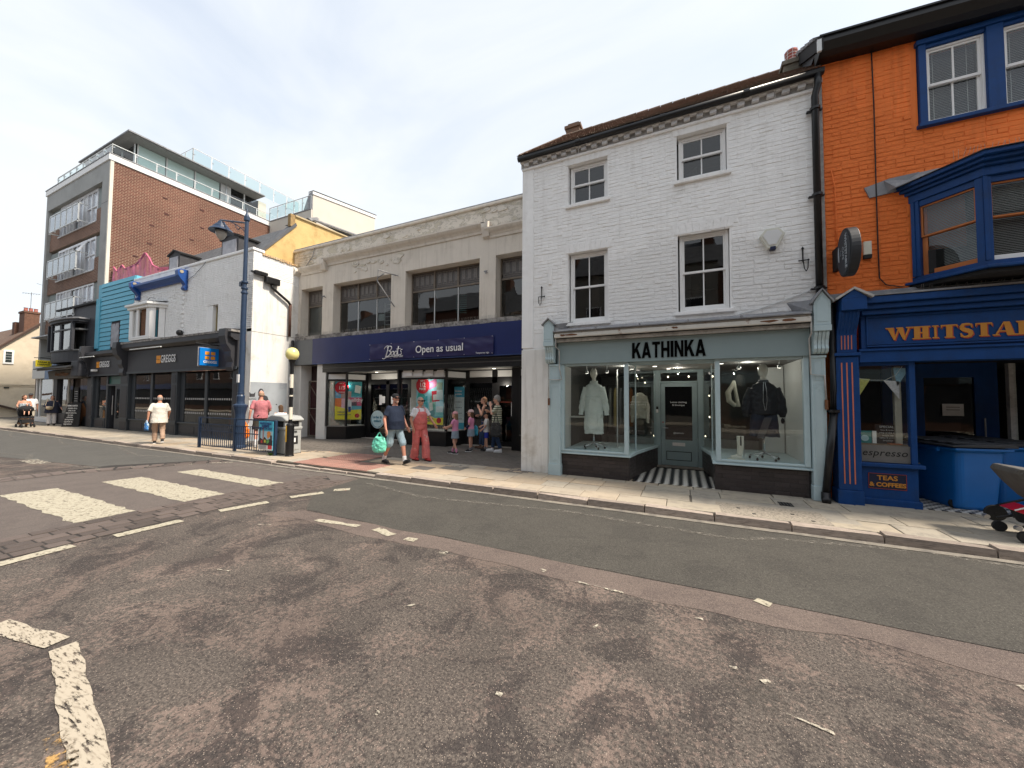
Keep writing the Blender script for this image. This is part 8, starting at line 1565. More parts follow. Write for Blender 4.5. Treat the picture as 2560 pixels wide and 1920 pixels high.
soft(d.build('shirt', CS, hs_, local=True), .010, 3, .03, .08); MB().tube([(-.13, 0, .86), (0, 0, .93), (.13, 0, .86)], .008, 5).tube([(0, 0, .93), (0, 0, 1.45)], .003, 4).build('hanger', BLACKM, hs_, local=True)
hb_ = thing('hanging_bag', 'crescent shaped cream bag hung inside the right window', 'bag', (.98, 9.0, 1.6)); 
d = MB().tube([(.0, 0, .55), (-.03, 0, .45), (-.11, 0, .30), (-.09, 0, .12), (.02, 0, .02), (.08, 0, .05)], [.03, .04, .055, .055, .04, .03], 10).tube([(.0, 0, .55), (.03, 0, .30), (.08, 0, .0)], [.03, .035, .04], 8); soft(d.build('bag', CS, hb_, local=True), .009, 3)
jr = thing('garment_rail', 'dim rail of coats behind the pale dress mannequin', 'clothes rail', (-1.45, 9.9, .6)); MB().tube([(-.35, 0, 0), (-.35, 0, 1.5), (.35, 0, 1.5), (.35, 0, 0)], .012, 6).build('rail', BLACKM, jr, local=True)
for i, c_ in enumerate(((.16, .17, .16), (.30, .24, .10), (.12, .13, .14), (.35, .33, .30), (.20, .08, .03))): 
    x = -.28+i*.13; soft(MB().loft([(x, 0, .45, .05, .17), (x, 0, 1.1, .05, .17), (x, 0, 1.36, .045, .15), (x, 0, 1.44, .02, .05)], 12).build('coat', M('coat_%d' % i, c_, .9, .1, 5), jr, local=True), .014, 2, .02, .1)
# ================================================================== PEOPLE
SK = {'fair': M('fair_skin', (.62, .34, .24), .55, .06, 6), 'tan': M('tanned_skin', (.52, .26, .17), .55, .06, 6), 'red': M('ruddy_skin', (.58, .27, .19), .55, .08, 6), 'dark': M('brown_skin', (.30, .14, .09), .55, .06, 6)}
def cloth(name, col=None, **k): return MATS[name] if name in MATS else M(name, col, k.pop('rough', .9), k.pop('var', .08), k.pop('vs_', 7), .25, 45, **k)
LENS = M('dark_lens', (.008, .008, .01), .15); EYE = M('dark_eye', (.03, .02, .015), .3); LIP = M('lip', (.42, .14, .12), .6)
def person(label, loc, heading, H=1.75, skin='fair', fat=0., pose=None, wear=(), hair=None, head=None, vox=None, group=None, child_=False):
    """heading: compass direction of the face in world axes; pose overrides joints (metres at 1.75 m, x right, y forward)"""
    s = H/1.75; t = thing('person', label, 'person', loc, heading-pi/2, group); vox = vox or .0085
    hs = 1.22 if child_ else 1.0
    J = dict(pel=(0, 0, .95), che=(0, 0, 1.28), nek=(0, -.01, 1.46), hed=(0, .02, 1.615),
             shR=(.175, 0, 1.385), elR=(.235, -.03, 1.13), wrR=(.25, .05, .88), shL=(-.175, 0, 1.385), elL=(-.235, -.03, 1.13), wrL=(-.25, .05, .88),
             hiR=(.09, 0, .90), knR=(.10, .01, .50), anR=(.10, 0, .09), hiL=(-.09, 0, .90), knL=(-.10, .01, .50), anL=(-.10, 0, .09), toR=None, toL=None, tilt=0, turn=0)
    J.update(pose or {})
    V = {k: (Vector(v)*s if isinstance(v, tuple) else v) for k, v in J.items()}
    def toe(k): 
        a = V['an'+k]; d = V['to'+k] if V['to'+k] is not None else Vector((0, 1, 0))*s
        return a+Vector((0, 0, -.055*s)), a+d.normalized()*.17*s+Vector((0, 0, -.06*s))
    f = fat; L = Vector
    b = MB(); pe, ce, ne, hd = V['pel'], V['che'], V['nek'], V['hed']
    def torso(mb, o, secs):
        out_ = []
        for (u, rx, ry, yo) in secs:       # u in 0..1 pelvis to chest top
            p = pe.lerp(ce, min(u, 1)) if u <= 1 else ce.lerp(ne, min(u-1, 1)); out_.append((p.x, p.y+yo*s, p.z, (rx+o)*s, (ry+o)*s))
        mb.loft(out_, 22)
    TS = [(-.30, .13+f*.3, .10+f*.3, 0), (0, .158+f*.65, .112+f*.75, f*.3), (.35, .138+f*.8, .10+f*.95, f*.45), (.7, .148+f*.6, .108+f*.6, f*.25), (1, .160+f*.4, .115+f*.3, f*.05), (1.35, .160+f*.2, .100+f*.1, 0), (1.62, .135, .082, 0), (1.80, .095, .068, 0), (1.95, .058, .055, 0)]
    V['TS'] = TS; torso(b, 0, TS)
    b.cap(ne+L((0, 0, -.05*s)), hd+L((0, -.01, -.06))*1.0, .056*s*(1+f*.5), .052*s*(1+f*.5))
    R = Matrix.Rotation(J['turn'], 3, 'Z') @ Matrix.Rotation(-J['tilt'], 3, 'X')
    def hp(x, y, z): return hd+R @ (L((x, y, z))*s*hs)
    mbh = MB(); mbh.ell((0, 0, .022), (.074, .094, .098), 18, 12); mbh.ell((0, .022, -.045), (.058, .068, .072), 14, 10); mbh.ell((0, .083, -.092), (.024, .022, .022), 8, 6)
    mbh.cap((0, .090, .008), (0, .112, -.028), .010, .015, 8); mbh.ell((.074, -.005, -.012), (.012, .022, .034), 8, 6); mbh.ell((-.074, -.005, -.012), (.012, .022, .034), 8, 6); mbh.ell((0, .088, .030), (.052, .016, .012), 10, 6)
    b.add([hp(*v) for v in mbh.v], mbh.f)
    for k, sg in (('R', 1), ('L', -1)):
        b.cap(V['sh'+k], V['el'+k], .049*s*(1+f*.6), .038*s); b.cap(V['el'+k], V['wr'+k], .040*s, .026*s); d = (V['wr'+k]-V['el'+k]).normalized()
        w = V['wr'+k]; side = d.cross(L((sg, 0, 0))).normalized(); 
        if side.length < .5: side = L((0, 1, 0))
        b.obox(w+d*.045*s, d*.045*s, side*.037*s, d.cross(side).normalized()*.015*s)
        cu = d.cross(side).normalized()*(-.25)
        for i, ln in enumerate((.070, .078, .072, .056)):
            o_ = w+d*.085*s+side*(.029-.0195*i)*s; b.tube([o_-d*.01*s, o_+(d+cu*.3).normalized()*ln*.5*s, o_+(d+cu*1.2).normalized()*ln*s], [.0098*s, .0088*s, .0068*s], 6)
        o_ = w+d*.025*s+side*.034*s; b.tube([o_, o_+(d*.6+side*.8).normalized()*.035*s, o_+(d*.9+side*.4).normalized()*.062*s], [.012*s, .0105*s, .008*s], 6)
        b.cap(V['hi'+k], V['kn'+k], .082*s*(1+f*.9), .054*s*(1+f*.5)); b.cap(V['kn'+k], V['an'+k], .057*s*(1+f*.5), .036*s); h0, t0 = toe(k); b.cap(h0, t0, .038*s, .030*s)
    bo = b.build('body', SK[skin], t, local=True); soft(bo, vox*s, 4)
    ex = MB(); 
    for x in (-.031, .031): v = hp(x, .087, .018); ex.ell(tuple(v), (.0095*s, .0095*s, .007*s), 8, 5)
    ex.build('eyes', EYE, t, local=True); lp_ = MB(); lp_.v = []; e = MB().ell((0, .092, -.058), (.024, .009, .006), 8, 5); lp_.add([hp(*v) for v in e.v], e.f); lp_.build('lips', LIP, t, local=True)
    def garment(name, mat, mb, amp=.016, ns=.10, vx=None): o = mb.build(name, mat, t, local=True); return soft(o, (vx or vox*1.15)*s, 2, amp*s, ns)
    for w in wear:
        k = w[0]; m = w[1]; a = w[2] if len(w) > 2 else {}
        if k == 'top':          # sleeve: 0 none .. 1 wrist ; hem u on the torso
            g = MB(); o = a.get('o', .016); hem = a.get('hem', -.25); fl = a.get('flare', 0)
            secs = [(hem, TS[1][1]+o+fl, TS[1][2]+o+fl, TS[1][3])]+[(u, rx+o+fl*(1-u)*.5 if u < 1 else rx+o, ry+o, yo) for (u, rx, ry, yo) in TS[1:-1] if u > hem]
            if a.get('bandeau'): secs = [q_ for q_ in secs if q_[0] <= 1.15]
            elif not a.get('low'): secs += [(1.88, .072+o*.3, .063+o*.3, 0)]
            torso(g, 0, secs)
            sl = a.get('sleeve', .4)
            for K in ('R', 'L'):
                if sl <= 0: continue
                S0, E0, W0 = V['sh'+K], V['el'+K], V['wr'+K]; r0 = (.058+f*.06)*s
                if sl <= .5: q_ = S0.lerp(E0, sl*2); g.cap(S0, S0.lerp(E0, .2), r0, r0); g.cap(S0, q_, r0, (.058+f*.04)*s*a.get('wide', 1), flat=True)
                else: q_ = E0.lerp(W0, (sl-.5)*2); g.cap(S0, E0, r0, .050*s, flat=True); g.cap(E0, E0+(W0-E0)*.05, .050*s, .05*s); g.cap(E0, q_, .050*s, .038*s, flat=True)
            garment(a.get('name', 'shirt'), m, g, a.get('amp', .02))
            if a.get('collar'): garment('collar', m, MB().tube([ne+L((.055*cos(x), .05*sin(x)+.005, -.01+.012*sin(x)))*s for x in [i*pi/8 for i in range(16)]], .016*s, 7, closed=True), 0)
        elif k == 'legs':       # trousers / shorts: len 0..1 down the leg
            g = MB(); ln = a.get('len', 1); o = a.get('o', .016); fl = a.get('flare', 0); u0 = a.get('waist', .12)
            torso(g, 0, [(-.32, .13+f*.4, .10+f*.4, 0), (-.1, TS[1][1]+o, TS[1][2]+o, TS[1][3]), (u0, TS[1][1]+o-.004, TS[1][2]+o, TS[1][3])])
            for K in ('R', 'L'):
                H0, K0, A0 = V['hi'+K], V['kn'+K], V['an'+K]; r0 = (.092+f*.09)*s
                if ln <= .5: q_ = H0.lerp(K0, ln*2); g.cap(H0, H0.lerp(K0, .1), r0, r0); g.cap(H0, q_, r0, (.080+fl+f*.05)*s, flat=True)
                else: q_ = K0.lerp(A0, (ln-.5)*2); g.cap(H0, K0, r0, (.070+f*.04+fl*.4)*s, flat=True); g.cap(K0, K0+(A0-K0)*.05, (.070+fl*.4)*s, (.068+fl*.4)*s); g.cap(K0, q_, (.068+f*.03+fl*.4)*s, (.055+fl)*s, flat=True)
            garment(a.get('name', 'trousers'), m, g, a.get('amp', .022), .09)
        elif k == 'skirt':
            g = MB(); torso(g, 0, [(.10, TS[1][1]+.010, TS[1][2]+.012, 0), (-.15, TS[1][1]+.02, TS[1][2]+.025, 0)]+[(a.get('to', -1.0), TS[1][1]+.045, TS[1][2]+.05, 0)])
            garment('skirt', m, g, .012)
        elif k == 'shoes':
            for K in ('R', 'L'):
                h0, t0 = toe(K); g = MB().cap(h0+L((0, 0, .008*s)), t0+L((0, 0, .004*s)), .048*s, .040*s); d = (t0-h0).normalized(); g.cap(h0+L((0, 0, .02*s)), h0+L((0, 0, .05*s)), .046*s, .042*s)
                garment('shoe', m, g, 0); so_ = MB(); sd = d.cross(L((0, 0, 1))).normalized(); so_.obox((h0+t0)/2+L((0, 0, -.030*s)), (t0-h0)*.5+d*.045*s, sd*.040*s, d.cross(sd).normalized()*.010*s); so_.build('sole', a.get('sole', BLACKM), t, local=True)
        elif k == 'socks':
            for K in ('R', 'L'): A0, K0 = V['an'+K], V['kn'+K]; garment('sock', m, MB().cap(A0+L((0, 0, -.04))*s, A0.lerp(K0, a.get('h', .28)), .046*s, .050*s*(1+f*.4), flat=True), .004)
        elif k == 'part': garment(w[2], m, w[3](MB(), V, s, hp), *(w[4:] or (.01,)))
    def hmesh(name, mat, fn, amp=.008, ns=.03, vx=.0075):
        mb = MB(); fn(mb); mb.v = [tuple(hp(*v)) for v in mb.v]; o = mb.build(name, mat, t, local=True); soft(o, vx*s, 2, amp*s, ns); return o
    if hair:
        kind, hm = hair
        if kind == 'short': hmesh('hair', hm, lambda m_: m_.ell((0, -.014, .034), (.080, .092, .094), 16, 10).ell((0, -.045, -.01), (.073, .058, .08), 14, 9))
        if kind == 'crop': hmesh('hair', hm, lambda m_: m_.ell((0, -.012, .030), (.0775, .092, .095), 16, 10), .004)
        if kind == 'bald': hmesh('hair', hm, lambda m_: m_.loft([(0, -.028, -.06, .066, .062), (0, -.026, -.0, .0765, .075), (0, -.024, .035, .0775, .076)], 16), .003)
        if kind == 'bushy': hmesh('hair', hm, lambda m_: m_.ell((0, -.02, .045), (.098, .105, .100), 16, 10).ell((0, -.055, -.01), (.088, .062, .09), 14, 9), .022, .03)
        if kind in ('long', 'bob', 'pony'):
            dl = {'long': -.30, 'bob': -.13, 'pony': -.10}[kind]
            def lf(m_):
                m_.ell((0, -.014, .034), (.082, .095, .095), 16, 10); m_.loft([(0, -.055, dl, .060, .022), (0, -.06, dl*.5, .085, .045), (0, -.045, -.02, .083, .065), (0, -.03, .03, .080, .075)], 16)
                if kind == 'pony': m_.tube([(0, -.09, .06), (0, -.14, .02), (0, -.14, -.08), (0, -.12, -.16)], [.03, .035, .03, .015], 8)
            hmesh('hair', hm, lf, .016, .04)
    for h in (head or ()):
        if h[0] == 'cap':
            o = hmesh('cap', h[1], lambda m_: m_.loft([(0, -.008, .028, .086, .104), (0, -.010, .07, .084, .100), (0, -.012, .105, .068, .080), (0, -.012, .124, .035, .04)], 18), 0)
            pk = MB(); pl = [(.070, .060, .036), (.060, .125, .030), (.030, .165, .026), (-.030, .165, .026), (-.060, .125, .030), (-.070, .060, .036)]; P = [hp(*v) for v in pl]; pk.prism(P, tuple(R @ L((0, 0, .008*s)))); pk.build('cap_peak', h[2] if len(h) > 2 else h[1], o, local=True)
        if h[0] == 'shades':
            g = MB(); 
            for x in (-.035, .035): g.obox(hp(x, .102, .016), R @ L((.028*s*hs, 0, 0)), R @ L((0, .006*s, 0)), R @ L((0, 0, .019*s*hs)))
            for x in (-.078, .078): g.obox(hp(x, .045, .022), R @ L((.003*s, 0, 0)), R @ L((0, .055*s*hs, 0)), R @ L((0, 0, .007*s)))
            g.build('sunglasses', LENS, t, local=True)
        if h[0] == 'specs':
            g = MB()
            for x in (-.035, .035): g.tube([tuple(hp(x+.025*cos(a), .104, .014+.018*sin(a))) for a in [i*pi/6 for i in range(12)]], .0025*s, 4, closed=True)
            g.build('glasses', EYE, t, local=True)
        if h[0] == 'beard': hmesh('beard', h[1], lambda m_: m_.ell((0, .058, -.082), (.050, .048, .036), 12, 8).ell((0, .092, -.052), (.030, .012, .009), 8, 6), .006)
    return t
def carrier(name, label, cat, loc, mat, w=.30, h=.36, d=.10, handle=.16, rz=0, amp=.05):
    t = thing(name, label, cat, loc, rz); soft(MB().loft([(0, 0, -handle-h, w*.32, d*.45), (0, 0, -handle-h+.05, w*.48, d*.6), (0, 0, -handle-h*.4, w*.5, d*.55), (0, 0, -handle, w*.34, d*.35), (0, 0, -handle+.02, w*.2, d*.2)], 18).build('bag_body', mat, t, local=True), .011, 2, amp, .07)
    for sx in (-1, 1): MB().tube([(sx*w*.20, 0, -handle), (sx*w*.10, 0, -handle*.4), (0, 0, 0)], [.020, .014, .010], 6).build('bag_handle', mat, t, local=True)
    return t
JW = cloth
# ---- couple walking arm in arm
navy = JW('navy_tee', (.014, .022, .045)); den = JW('pale_denim', (.30, .40, .46), var=.2); coral = JW('coral_satin', (.62, .15, .14), rough=.5, var=.25, vs_=9, dirt=(.70, .50, .40), ds=8, dt=(.60, .66)); wht = JW('white_tee', (.70, .70, .72)); blkc = JW('black_cloth', (.015, .015, .017))
person('heavy man in navy tee and pale denim shorts wearing a black cap and sunglasses', (-6.50, 7.10, .1), radians(-14), 1.76, 'red', .085,
    dict(anR=(.10, -.30, .12), knR=(.11, -.04, .50), anL=(-.10, .30, .12), knL=(-.11, .19, .52), elR=(.27, -.03, 1.12), wrR=(.27, .05, .86), elL=(-.26, -.02, 1.12), wrL=(-.28, .12, .90), toL=(0, 1, .35), turn=radians(-8)),
    [('top', navy, dict(sleeve=.36, hem=-.28, amp=.014, wide=1.15, o=.020)), ('legs', den, dict(len=.52, fl=.03, flare=.03, name='denim_shorts')), ('socks', wht, dict(h=.25)), ('shoes', blkc)],
    None, [('cap', blkc), ('shades',), ('beard', JW('grey_stubble', (.36, .24, .19)))])
carrier('teal_carrier_bag', 'mint green carrier bag hanging from the right hand of the man in navy', 'bag', (-6.70, 6.80, .90), M('mint_plastic', (.16, .62, .46), .45, .1, 6, .3, 14), .36, .36, .16, .12, radians(20))
def dungarees(mb, V, s, hp):
    pe, ce = V['pel'], V['che']
    mb.loft([(pe.x, pe.y, pe.z-.10*s, .20*s, .15*s), (pe.x, pe.y, pe.z+.03*s, .20*s, .172*s), (0, .015, 1.03*s, .205*s, .182*s), (0, .02, 1.08*s, .20*s, .175*s), (0, .045, 1.20*s, .175*s, .165*s), (0, .055, 1.28*s, .155*s, .150*s), (0, .06, 1.34*s, .12*s, .120*s)], 22)
    for K in ('R', 'L'):
        H0, K0, A0 = V['hi'+K], V['kn'+K], V['an'+K]; mb.cap(H0, K0, .115*s, .10*s, flat=True); mb.cap(K0, K0.lerp(A0, .1), .10*s, .10*s); mb.cap(K0, A0+Vector((0, 0, -.03*s)), .10*s, .115*s, flat=True)
    return mb
def straps(mb, V, s, hp):
    for x in (-.085, .085): mb.tube([(x*s, .115*s, 1.30*s), (x*1.1*s, .105*s, 1.40*s), (x*1.15*s, .02*s, 1.475*s), (x*1.0*s, -.09*s, 1.40*s)], .014*s, 6)
    return mb
greyhair = JW('grey_hair', (.30, .28, .26)); 
person('woman in coral satin wide leg dungarees and white tee wearing sunglasses', (-6.32, 7.84, .1), radians(-18), 1.68, 'tan', .035,
    dict(anR=(.09, -.12, .10), knR=(.10, -.02, .50), anL=(-.09, .20, .10), knL=(-.10, .14, .52), elL=(-.30, .06, 1.15), wrL=(-.30, .26, .98), elR=(.25, -.05, 1.13), wrR=(.22, .02, .90), turn=radians(10)),
    [('top', wht, dict(sleeve=.34, hem=.1, o=.014, wide=1.2)), ('part', coral, 'dungarees', dungarees, .03, .10), ('part', coral, 'strap', straps, 0), ('shoes', JW('red_shoe', (.45, .05, .05)))],
    ('short', greyhair), [('shades',)])
# ---- family waiting outside the chemist
pink = JW('pink_tee', (.66, .26, .42)); dsk = JW('denim_skirt', (.24, .30, .36), var=.2); brn = JW('brown_hair', (.10, .055, .03)); 
lbrn = JW('light_brown_hair', (.20, .12, .07)); gb = 'children waiting outside the chemist'
person('girl in pink tee and denim skirt pointing left, pink cap', (-6.15, 9.26, .1), radians(190), 1.24, 'fair', .0, dict(anR=(.09, .16, .09), anL=(-.08, -.12, .09), elR=(.22, .12, 1.16), wrR=(.20, .42, 1.05), elL=(-.22, .10, 1.18), wrL=(-.16, .36, 1.10)),
    [('top', pink, dict(sleeve=.36, hem=-.1)), ('skirt', dsk, dict(to=-.95)), ('socks', pink, dict(h=.3)), ('shoes', blkc, dict(sole=WOODW))], ('long', lbrn), [('cap', JW('pale_pink_cap', (.60, .30, .32)))], child_=True, vox=.0095)
person('girl in pink tee with navy cardigan round her waist, white peaked cap', (-5.98, 9.88, .1), radians(195), 1.28, 'fair', .0, dict(elR=(.22, .02, 1.15), wrR=(.06, .16, 1.02), elL=(-.21, .02, 1.14), wrL=(-.1, .18, 1.0)),
    [('top', pink, dict(sleeve=.36, hem=-.1)), ('skirt', dsk, dict(to=-.95)), ('part', JW('navy_knit', (.03, .035, .10)), 'cardigan', lambda mb, V, s, hp: mb.tube([V['elL'], V['wrL'], (0, .17*s, .98*s), V['wrR'], V['elR']], .045*s, 8), .02, .05), ('socks', JW('grey_sock', (.2, .2, .22)), dict(h=.2)), ('shoes', blkc, dict(sole=WOODW))], ('long', brn), [('cap', JW('cream_pink_cap', (.62, .45, .45)), JW('cream_peak', (.75, .72, .60)))], child_=True, vox=.0095)
jean = JW('dark_jeans', (.025, .05, .11), var=.2)
person('slim woman in black sleeveless top and dark jeans, hand raised to her chin', (-5.92, 10.62, .1), radians(200), 1.70, 'fair', -.01, dict(anR=(.10, .14, .09), knR=(.11, .12, .50), elL=(-.24, .06, 1.14), wrL=(-.07, .18, 1.36), elR=(.21, .08, 1.15), wrR=(.0, .20, 1.12)),
    [('top', blkc, dict(sleeve=0, hem=-.1, o=.010)), ('legs', jean, dict(len=.97, o=.010)), ('shoes', JW('brown_shoe', (.10, .05, .03)))], ('bob', JW('auburn_hair', (.22, .12, .07))), [('specs',)], vox=.009)
wtee = JW('white_print_tee', (.66, .64, .60), dirt=(.62, .25, .12), ds=11, dt=(.64, .66)); 
person('small boy in black patterned cap, white print tee and royal blue shorts', (-5.62, 10.22, .1), radians(215), 1.22, 'fair', .0, dict(tilt=radians(25), elR=(.21, .06, 1.16), wrR=(.10, .22, 1.10), elL=(-.21, .06, 1.12), wrL=(-.16, .2, .98), anR=(.11, .05, .09), anL=(-.10, -.03, .09)),
    [('top', wtee, dict(sleeve=.4, hem=-.35, flare=.02)), ('legs', JW('royal_shorts', (.03, .05, .35)), dict(len=.40, flare=.02, name='shorts')), ('socks', JW('grey_sock'), dict(h=.2)), ('shoes', blkc)], ('crop', brn), [('cap', JW('patterned_cap', (.03, .03, .03), dirt=(.45, .45, .45), ds=30, dt=(.58, .6)))], child_=True, vox=.0095)
carrier('turquoise_carrier_bag', 'small turquoise carrier bag held by the boy in blue shorts', 'bag', (-5.92, 10.05, .90), M('turquoise_print_bag', (.05, .35, .50), .5, .3, 12, dirt=(.6, .4, .2), ds=12, dt=(.6, .64)), .20, .26, .05, .06)
stp = bpy.data.materials.new('striped_tee'); stp.use_nodes = True; t_ = stp.node_tree; b_ = t_.nodes['Principled BSDF']; b_.inputs['Roughness'].default_value = .9
c_ = t_.nodes.new('ShaderNodeTexCoord'); w_ = t_.nodes.new('ShaderNodeTexWave'); w_.wave_type = 'BANDS'; w_.bands_direction = 'Z'; w_.inputs['Scale'].default_value = 4.6; w_.inputs['Distortion'].default_value = .4; cr_ = t_.nodes.new('ShaderNodeValToRGB'); cr_.color_ramp.interpolation = 'CONSTANT'; cr_.color_ramp.elements[0].color = (.10, .13, .08, 1); cr_.color_ramp.elements[1].position = .42; cr_.color_ramp.elements[1].color = (.60, .58, .45, 1)
t_.links.new(c_.outputs['Object'], w_.inputs['Vector']); t_.links.new(w_.outputs[0], cr_.inputs[0]); t_.links.new(cr_.outputs[0], b_.inputs['Base Color'])
person('grey haired woman in green and cream striped tee and jeans, hand at her face', (-5.22, 10.18, .1), radians(200), 1.74, 'fair', .03, dict(anR=(.10, .16, .09), knR=(.11, .10, .50), anL=(-.10, -.12, .09), elL=(-.24, .14, 1.18), wrL=(-.09, .20, 1.42), elR=(.24, .12, 1.16), wrR=(.08, .28, 1.24), tilt=radians(8)),
    [('top', stp, dict(sleeve=.42, hem=-.30, o=.022)), ('legs', jean, dict(len=.97, o=.014)), ('shoes', wht, dict(sole=WOODW))], ('bushy', greyhair), [('specs',)], vox=.009)
tb_ = carrier('spotted_tote_bag', 'black spotted shoulder tote hanging on the woman in the striped tee', 'bag', (-5.12, 9.90, 1.30), M('spotted_canvas', (.025, .025, .025), .8, .1, 6, dirt=(.42, .40, .34), ds=38, dt=(.60, .63)), .40, .42, .10, .30, 0, .02)
bp_ = thing('black_backpack', 'black backpack behind the woman in the black sleeveless top', 'bag', (-5.68, 10.60, 1.2)); soft(MB().ell((0, 0, .08), (.13, .13, .22), 14, 10).build('pack', blkc, bp_, local=True), .012, 2, .02, .1)
# ---- man walking away, left
cshirt = JW('cream_shirt', (.66, .63, .56)); 
person('man in cream short sleeved shirt and tan trousers walking away', (-16.42, 6.44, .1), radians(160), 1.70, 'tan', .045, dict(anR=(.10, -.10, .16), knR=(.10, .05, .50), anL=(-.09, .20, .09), knL=(-.10, .14, .50), elR=(.26, .04, 1.14), wrR=(.25, .22, .98), elL=(-.27, -.05, 1.13), wrL=(-.29, -.02, .86)),
    [('top', cshirt, dict(sleeve=.44, hem=-.62, o=.030, flare=.02, wide=1.12, collar=1)), ('legs', JW('tan_trousers', (.42, .29, .21)), dict(len=.98, o=.016, flare=.015, amp=.03)), ('shoes', JW('dark_grey_shoe', (.04, .04, .04)), dict(sole=WOODW))], ('bald', greyhair))
carrier('blue_carrier_bag', 'small blue and white carrier bag hanging beside the tan trousers', 'bag', (-16.38, 6.10, .93), M('blue_white_bag', (.05, .22, .55), .45, .3, 9, dirt=(.6, .68, .62), ds=7, dt=(.50, .54)), .22, .26, .08, .08, 0)
# ---- man in pink tee behind the railing
person('balding man seen from behind in dusky pink tee and dark shorts with orange bag', (-12.75, 7.62, .1), radians(150), 1.86, 'red', .03, dict(anR=(.12, .14, .09), anL=(-.11, -.18, .11), knL=(-.11, -.02, .50), elL=(-.26, -.06, 1.13), wrL=(-.29, -.02, .86), elR=(.25, .06, 1.14), wrR=(.20, .26, 1.06), tilt=radians(18)),
    [('top', JW('dusky_pink_tee', (.48, .17, .19)), dict(sleeve=.42, hem=-.22, o=.020)), ('legs', JW('olive_black_shorts', (.035, .032, .024)), dict(len=.46, flare=.03, name='shorts')), ('socks', wht, dict(h=.3)), ('shoes', wht, dict(sole=WOODW))], ('bald', JW('thin_fair_hair', (.34, .22, .15))))
carrier('orange_carrier_bag', 'bright orange carrier bag behind the railing', 'bag', (-12.98, 7.28, .93), M('orange_plastic', (.82, .20, .01), .45, .12, 6, .3, 12, dirt=(.10, .02, .0), ds=5, dt=(.66, .68)), .34, .42, .16, .12)
person('long haired girl in white top crouched close behind the litter bin', (-11.72, 7.62, .1), radians(165), 1.40, 'fair', .0, None, [('top', wht, dict(sleeve=.9, hem=-.4)), ('legs', blkc, dict(len=.95)), ('shoes', blkc)], ('long', brn), vox=.010)
# ---- group far left with a pushchair
person('man in white tee, dark flat cap and beige shorts at the far left', (-32.15, 7.15, .1), radians(-18), 1.76, 'dark', .045, dict(anR=(.10, -.14, .1), anL=(-.1, .12, .09)), [('top', wht, dict(sleeve=.42, hem=-.35)), ('legs', JW('beige_shorts', (.48, .44, .36)), dict(len=.5, name='shorts')), ('shoes', blkc)], ('crop', brn), [('cap', JW('charcoal_cap', (.04, .045, .05)))], vox=.012)
stp2 = stp.copy(); stp2.name = 'vertical_striped_top'; [setattr(n, 'bands_direction', 'X') for n in stp2.node_tree.nodes if n.type == 'TEX_WAVE']; [setattr(n.inputs['Scale'], 'default_value', 6.5) for n in stp2.node_tree.nodes if n.type == 'TEX_WAVE']
for n in stp2.node_tree.nodes:
    if n.type == 'VALTORGB': n.color_ramp.elements[0].color = (.05, .09, .14, 1); n.color_ramp.elements[1].color = (.58, .64, .66, 1)
person('woman in strapless blue and white striped top pushing a black pushchair', (-31.35, 6.78, .1), radians(-16), 1.66, 'tan', .03, dict(elR=(.24, .06, 1.16), wrR=(.20, .32, 1.10), elL=(-.24, .06, 1.16), wrL=(-.20, .32, 1.10), turn=radians(35)), [('top', stp2, dict(sleeve=0, hem=-.3, bandeau=1, o=.02)), ('legs', JW('floral_trousers', (.34, .20, .11), var=.4, vs_=18), dict(len=.95, flare=.05)), ('shoes', JW('brown_shoe'))], ('pony', brn), vox=.012)
person('smiling woman in dark navy loose blouse and white trousers, cream bag', (-31.35, 7.72, .1), radians(-12), 1.64, 'fair', .06, dict(elL=(-.30, .02, 1.14), wrL=(-.34, .20, .98), elR=(.28, .04, 1.12), wrR=(.16, .28, 1.08)), [('top', JW('navy_blouse', (.03, .035, .06)), dict(sleeve=.78, hem=-.7, o=.04, flare=.05)), ('legs', JW('white_trousers', (.72, .70, .70)), dict(len=.97, flare=.03)), ('shoes', blkc)], ('bob', JW('dark_auburn_hair', (.09, .03, .02))), [('specs',)], vox=.012)
cb2 = thing('cream_crossbody_bag', 'cream crossbody bag against the dark navy blouse', 'bag', (-31.08, 7.56, 1.0)); soft(MB().ell((0, 0, .06), (.08, .14, .10), 12, 8).build('bag_body', JW('cream_leather', (.48, .40, .28)), cb2, local=True), .014)
MB().tube([(0, .13, .10), (-.1, .18, .42), (-.24, -.02, .56), (-.05, -.13, .2)], .014, 5).build('strap', MATS['cream_leather'], cb2, local=True)
bg_ = thing('black_pushchair', 'black pushchair with hood up carrying a baby', 'pushchair', (-30.55, 6.68, .1)); 
MB().tube([(-.45, -.22, 1.0), (-.1, -.22, .55), (.35, -.2, .12)], .016, 6).tube([(-.45, .22, 1.0), (-.1, .22, .55), (.35, .2, .12)], .016, 6).tube([(-.45, -.22, 1.0), (-.45, .22, 1.0)], .018, 6).tube([(-.3, -.22, .12), (.05, -.22, .5)], .016, 6).tube([(-.3, .22, .12), (.05, .22, .5)], .016, 6).build('frame', DF, bg_, local=True)
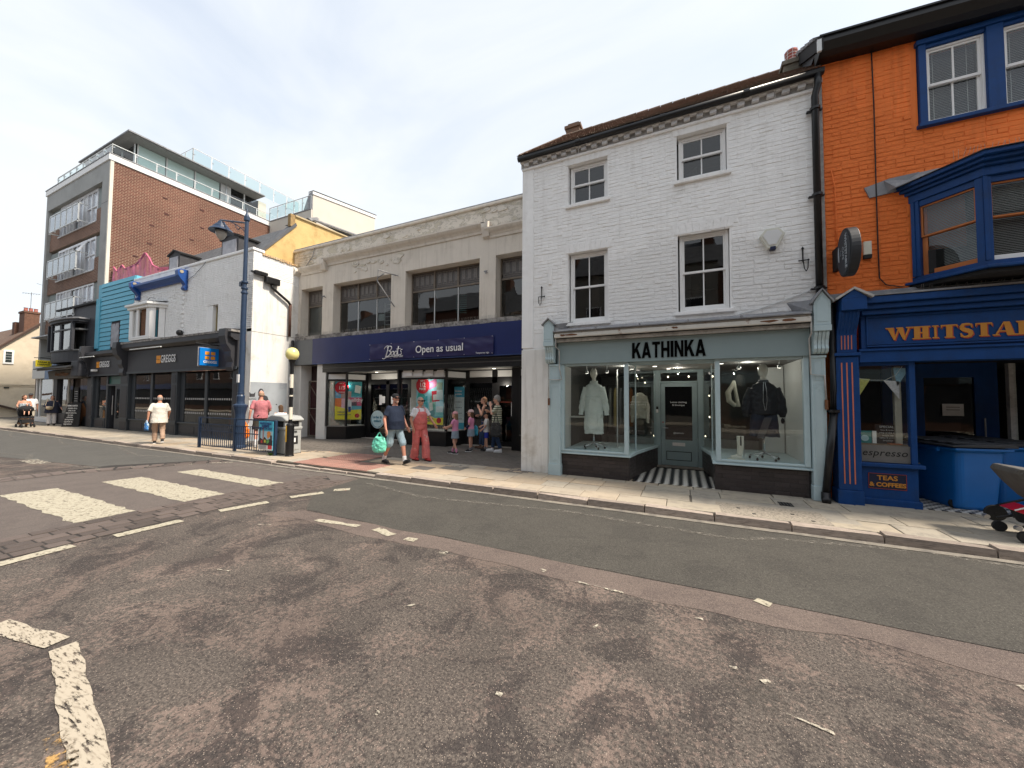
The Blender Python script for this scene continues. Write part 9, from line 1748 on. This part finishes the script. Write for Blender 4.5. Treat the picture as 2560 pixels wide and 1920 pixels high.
soft(MB().ell((-.05, 0, .92), (.30, .26, .20), 16, 10).ell((-.18, 0, .72), (.12, .24, .28), 12, 8).build('hood', blkc, bg_, local=True), .014); soft(MB().obox((.02, 0, .50), (.24, 0, .0), (0, .21, 0), (0, 0, .05)).obox((.05, 0, .32), (.26, 0, 0), (0, .2, 0), (0, 0, .09)).build('seat', blkc, bg_, local=True), .014)
for x, y in ((-.3, -.24), (-.3, .24), (.36, -.2), (.36, .2)): MB().prism([(x+.09*cos(k*pi/8), y-.02, .09+.09*sin(k*pi/8)) for k in range(16)], (0, .04, 0)).build('wheel', BLACKM, bg_, local=True)
person('baby in dark vest sitting in the black pushchair', (-30.48, 6.68, .52), radians(-14), .78, 'fair', .03, dict(knR=(.16, .36, .86), anR=(.16, .50, .60), knL=(-.16, .36, .86), anL=(-.16, .50, .60), elR=(.28, .12, 1.16), wrR=(.24, .34, 1.05), elL=(-.28, .12, 1.16), wrL=(-.26, .36, 1.05), hiR=(.12, .02, .86), hiL=(-.12, .02, .86)), [('top', blkc, dict(sleeve=.2, hem=-.2, amp=0)), ('legs', blkc, dict(len=.1, name='shorts'))], ('crop', lbrn), vox=.02, child_=True)
bh = person; 
for o_ in [pc]+list(pc.children): pass
pc.location.x += .12
# small weeds at the rail foot
wd = thing('weed_tuft', 'small green weed tuft at the foot of the railing end post', 'weed', (-10.5, 6.58, .1)); mb = MB(); pr = random.Random(3)
for i in range(40):
    a = pr.uniform(0, 2*pi); r_ = pr.uniform(.03, .14); p = Vector((-10.5, 6.58, .1)); d = Vector((cos(a)*r_, sin(a)*r_*.6, pr.uniform(.03, .09))); sd = Vector((-sin(a), cos(a), 0))*.012
    mb.add([p, p+d*.6+sd, p+d, p+d*.6-sd], [(0, 1, 2, 3)])
mb.build('leaf_tuft', M('weed_green', (.07, .13, .035), .8, .3, 20), wd)
# ------------------------------------------------------------------ turn the lettering into meshes
bpy.context.view_layer.update(); dg = bpy.context.evaluated_depsgraph_get()
for o in TEXTS:
    me = bpy.data.meshes.new_from_object(o.evaluated_get(dg)); me.name = o.name
    n = bpy.data.objects.new(o.name.split('.')[0], me); COL.objects.link(n); n.parent = o.parent; n.location = o.location; n.rotation_euler = o.rotation_euler; n.scale = o.scale
for o in TEXTS: bpy.data.objects.remove(o)
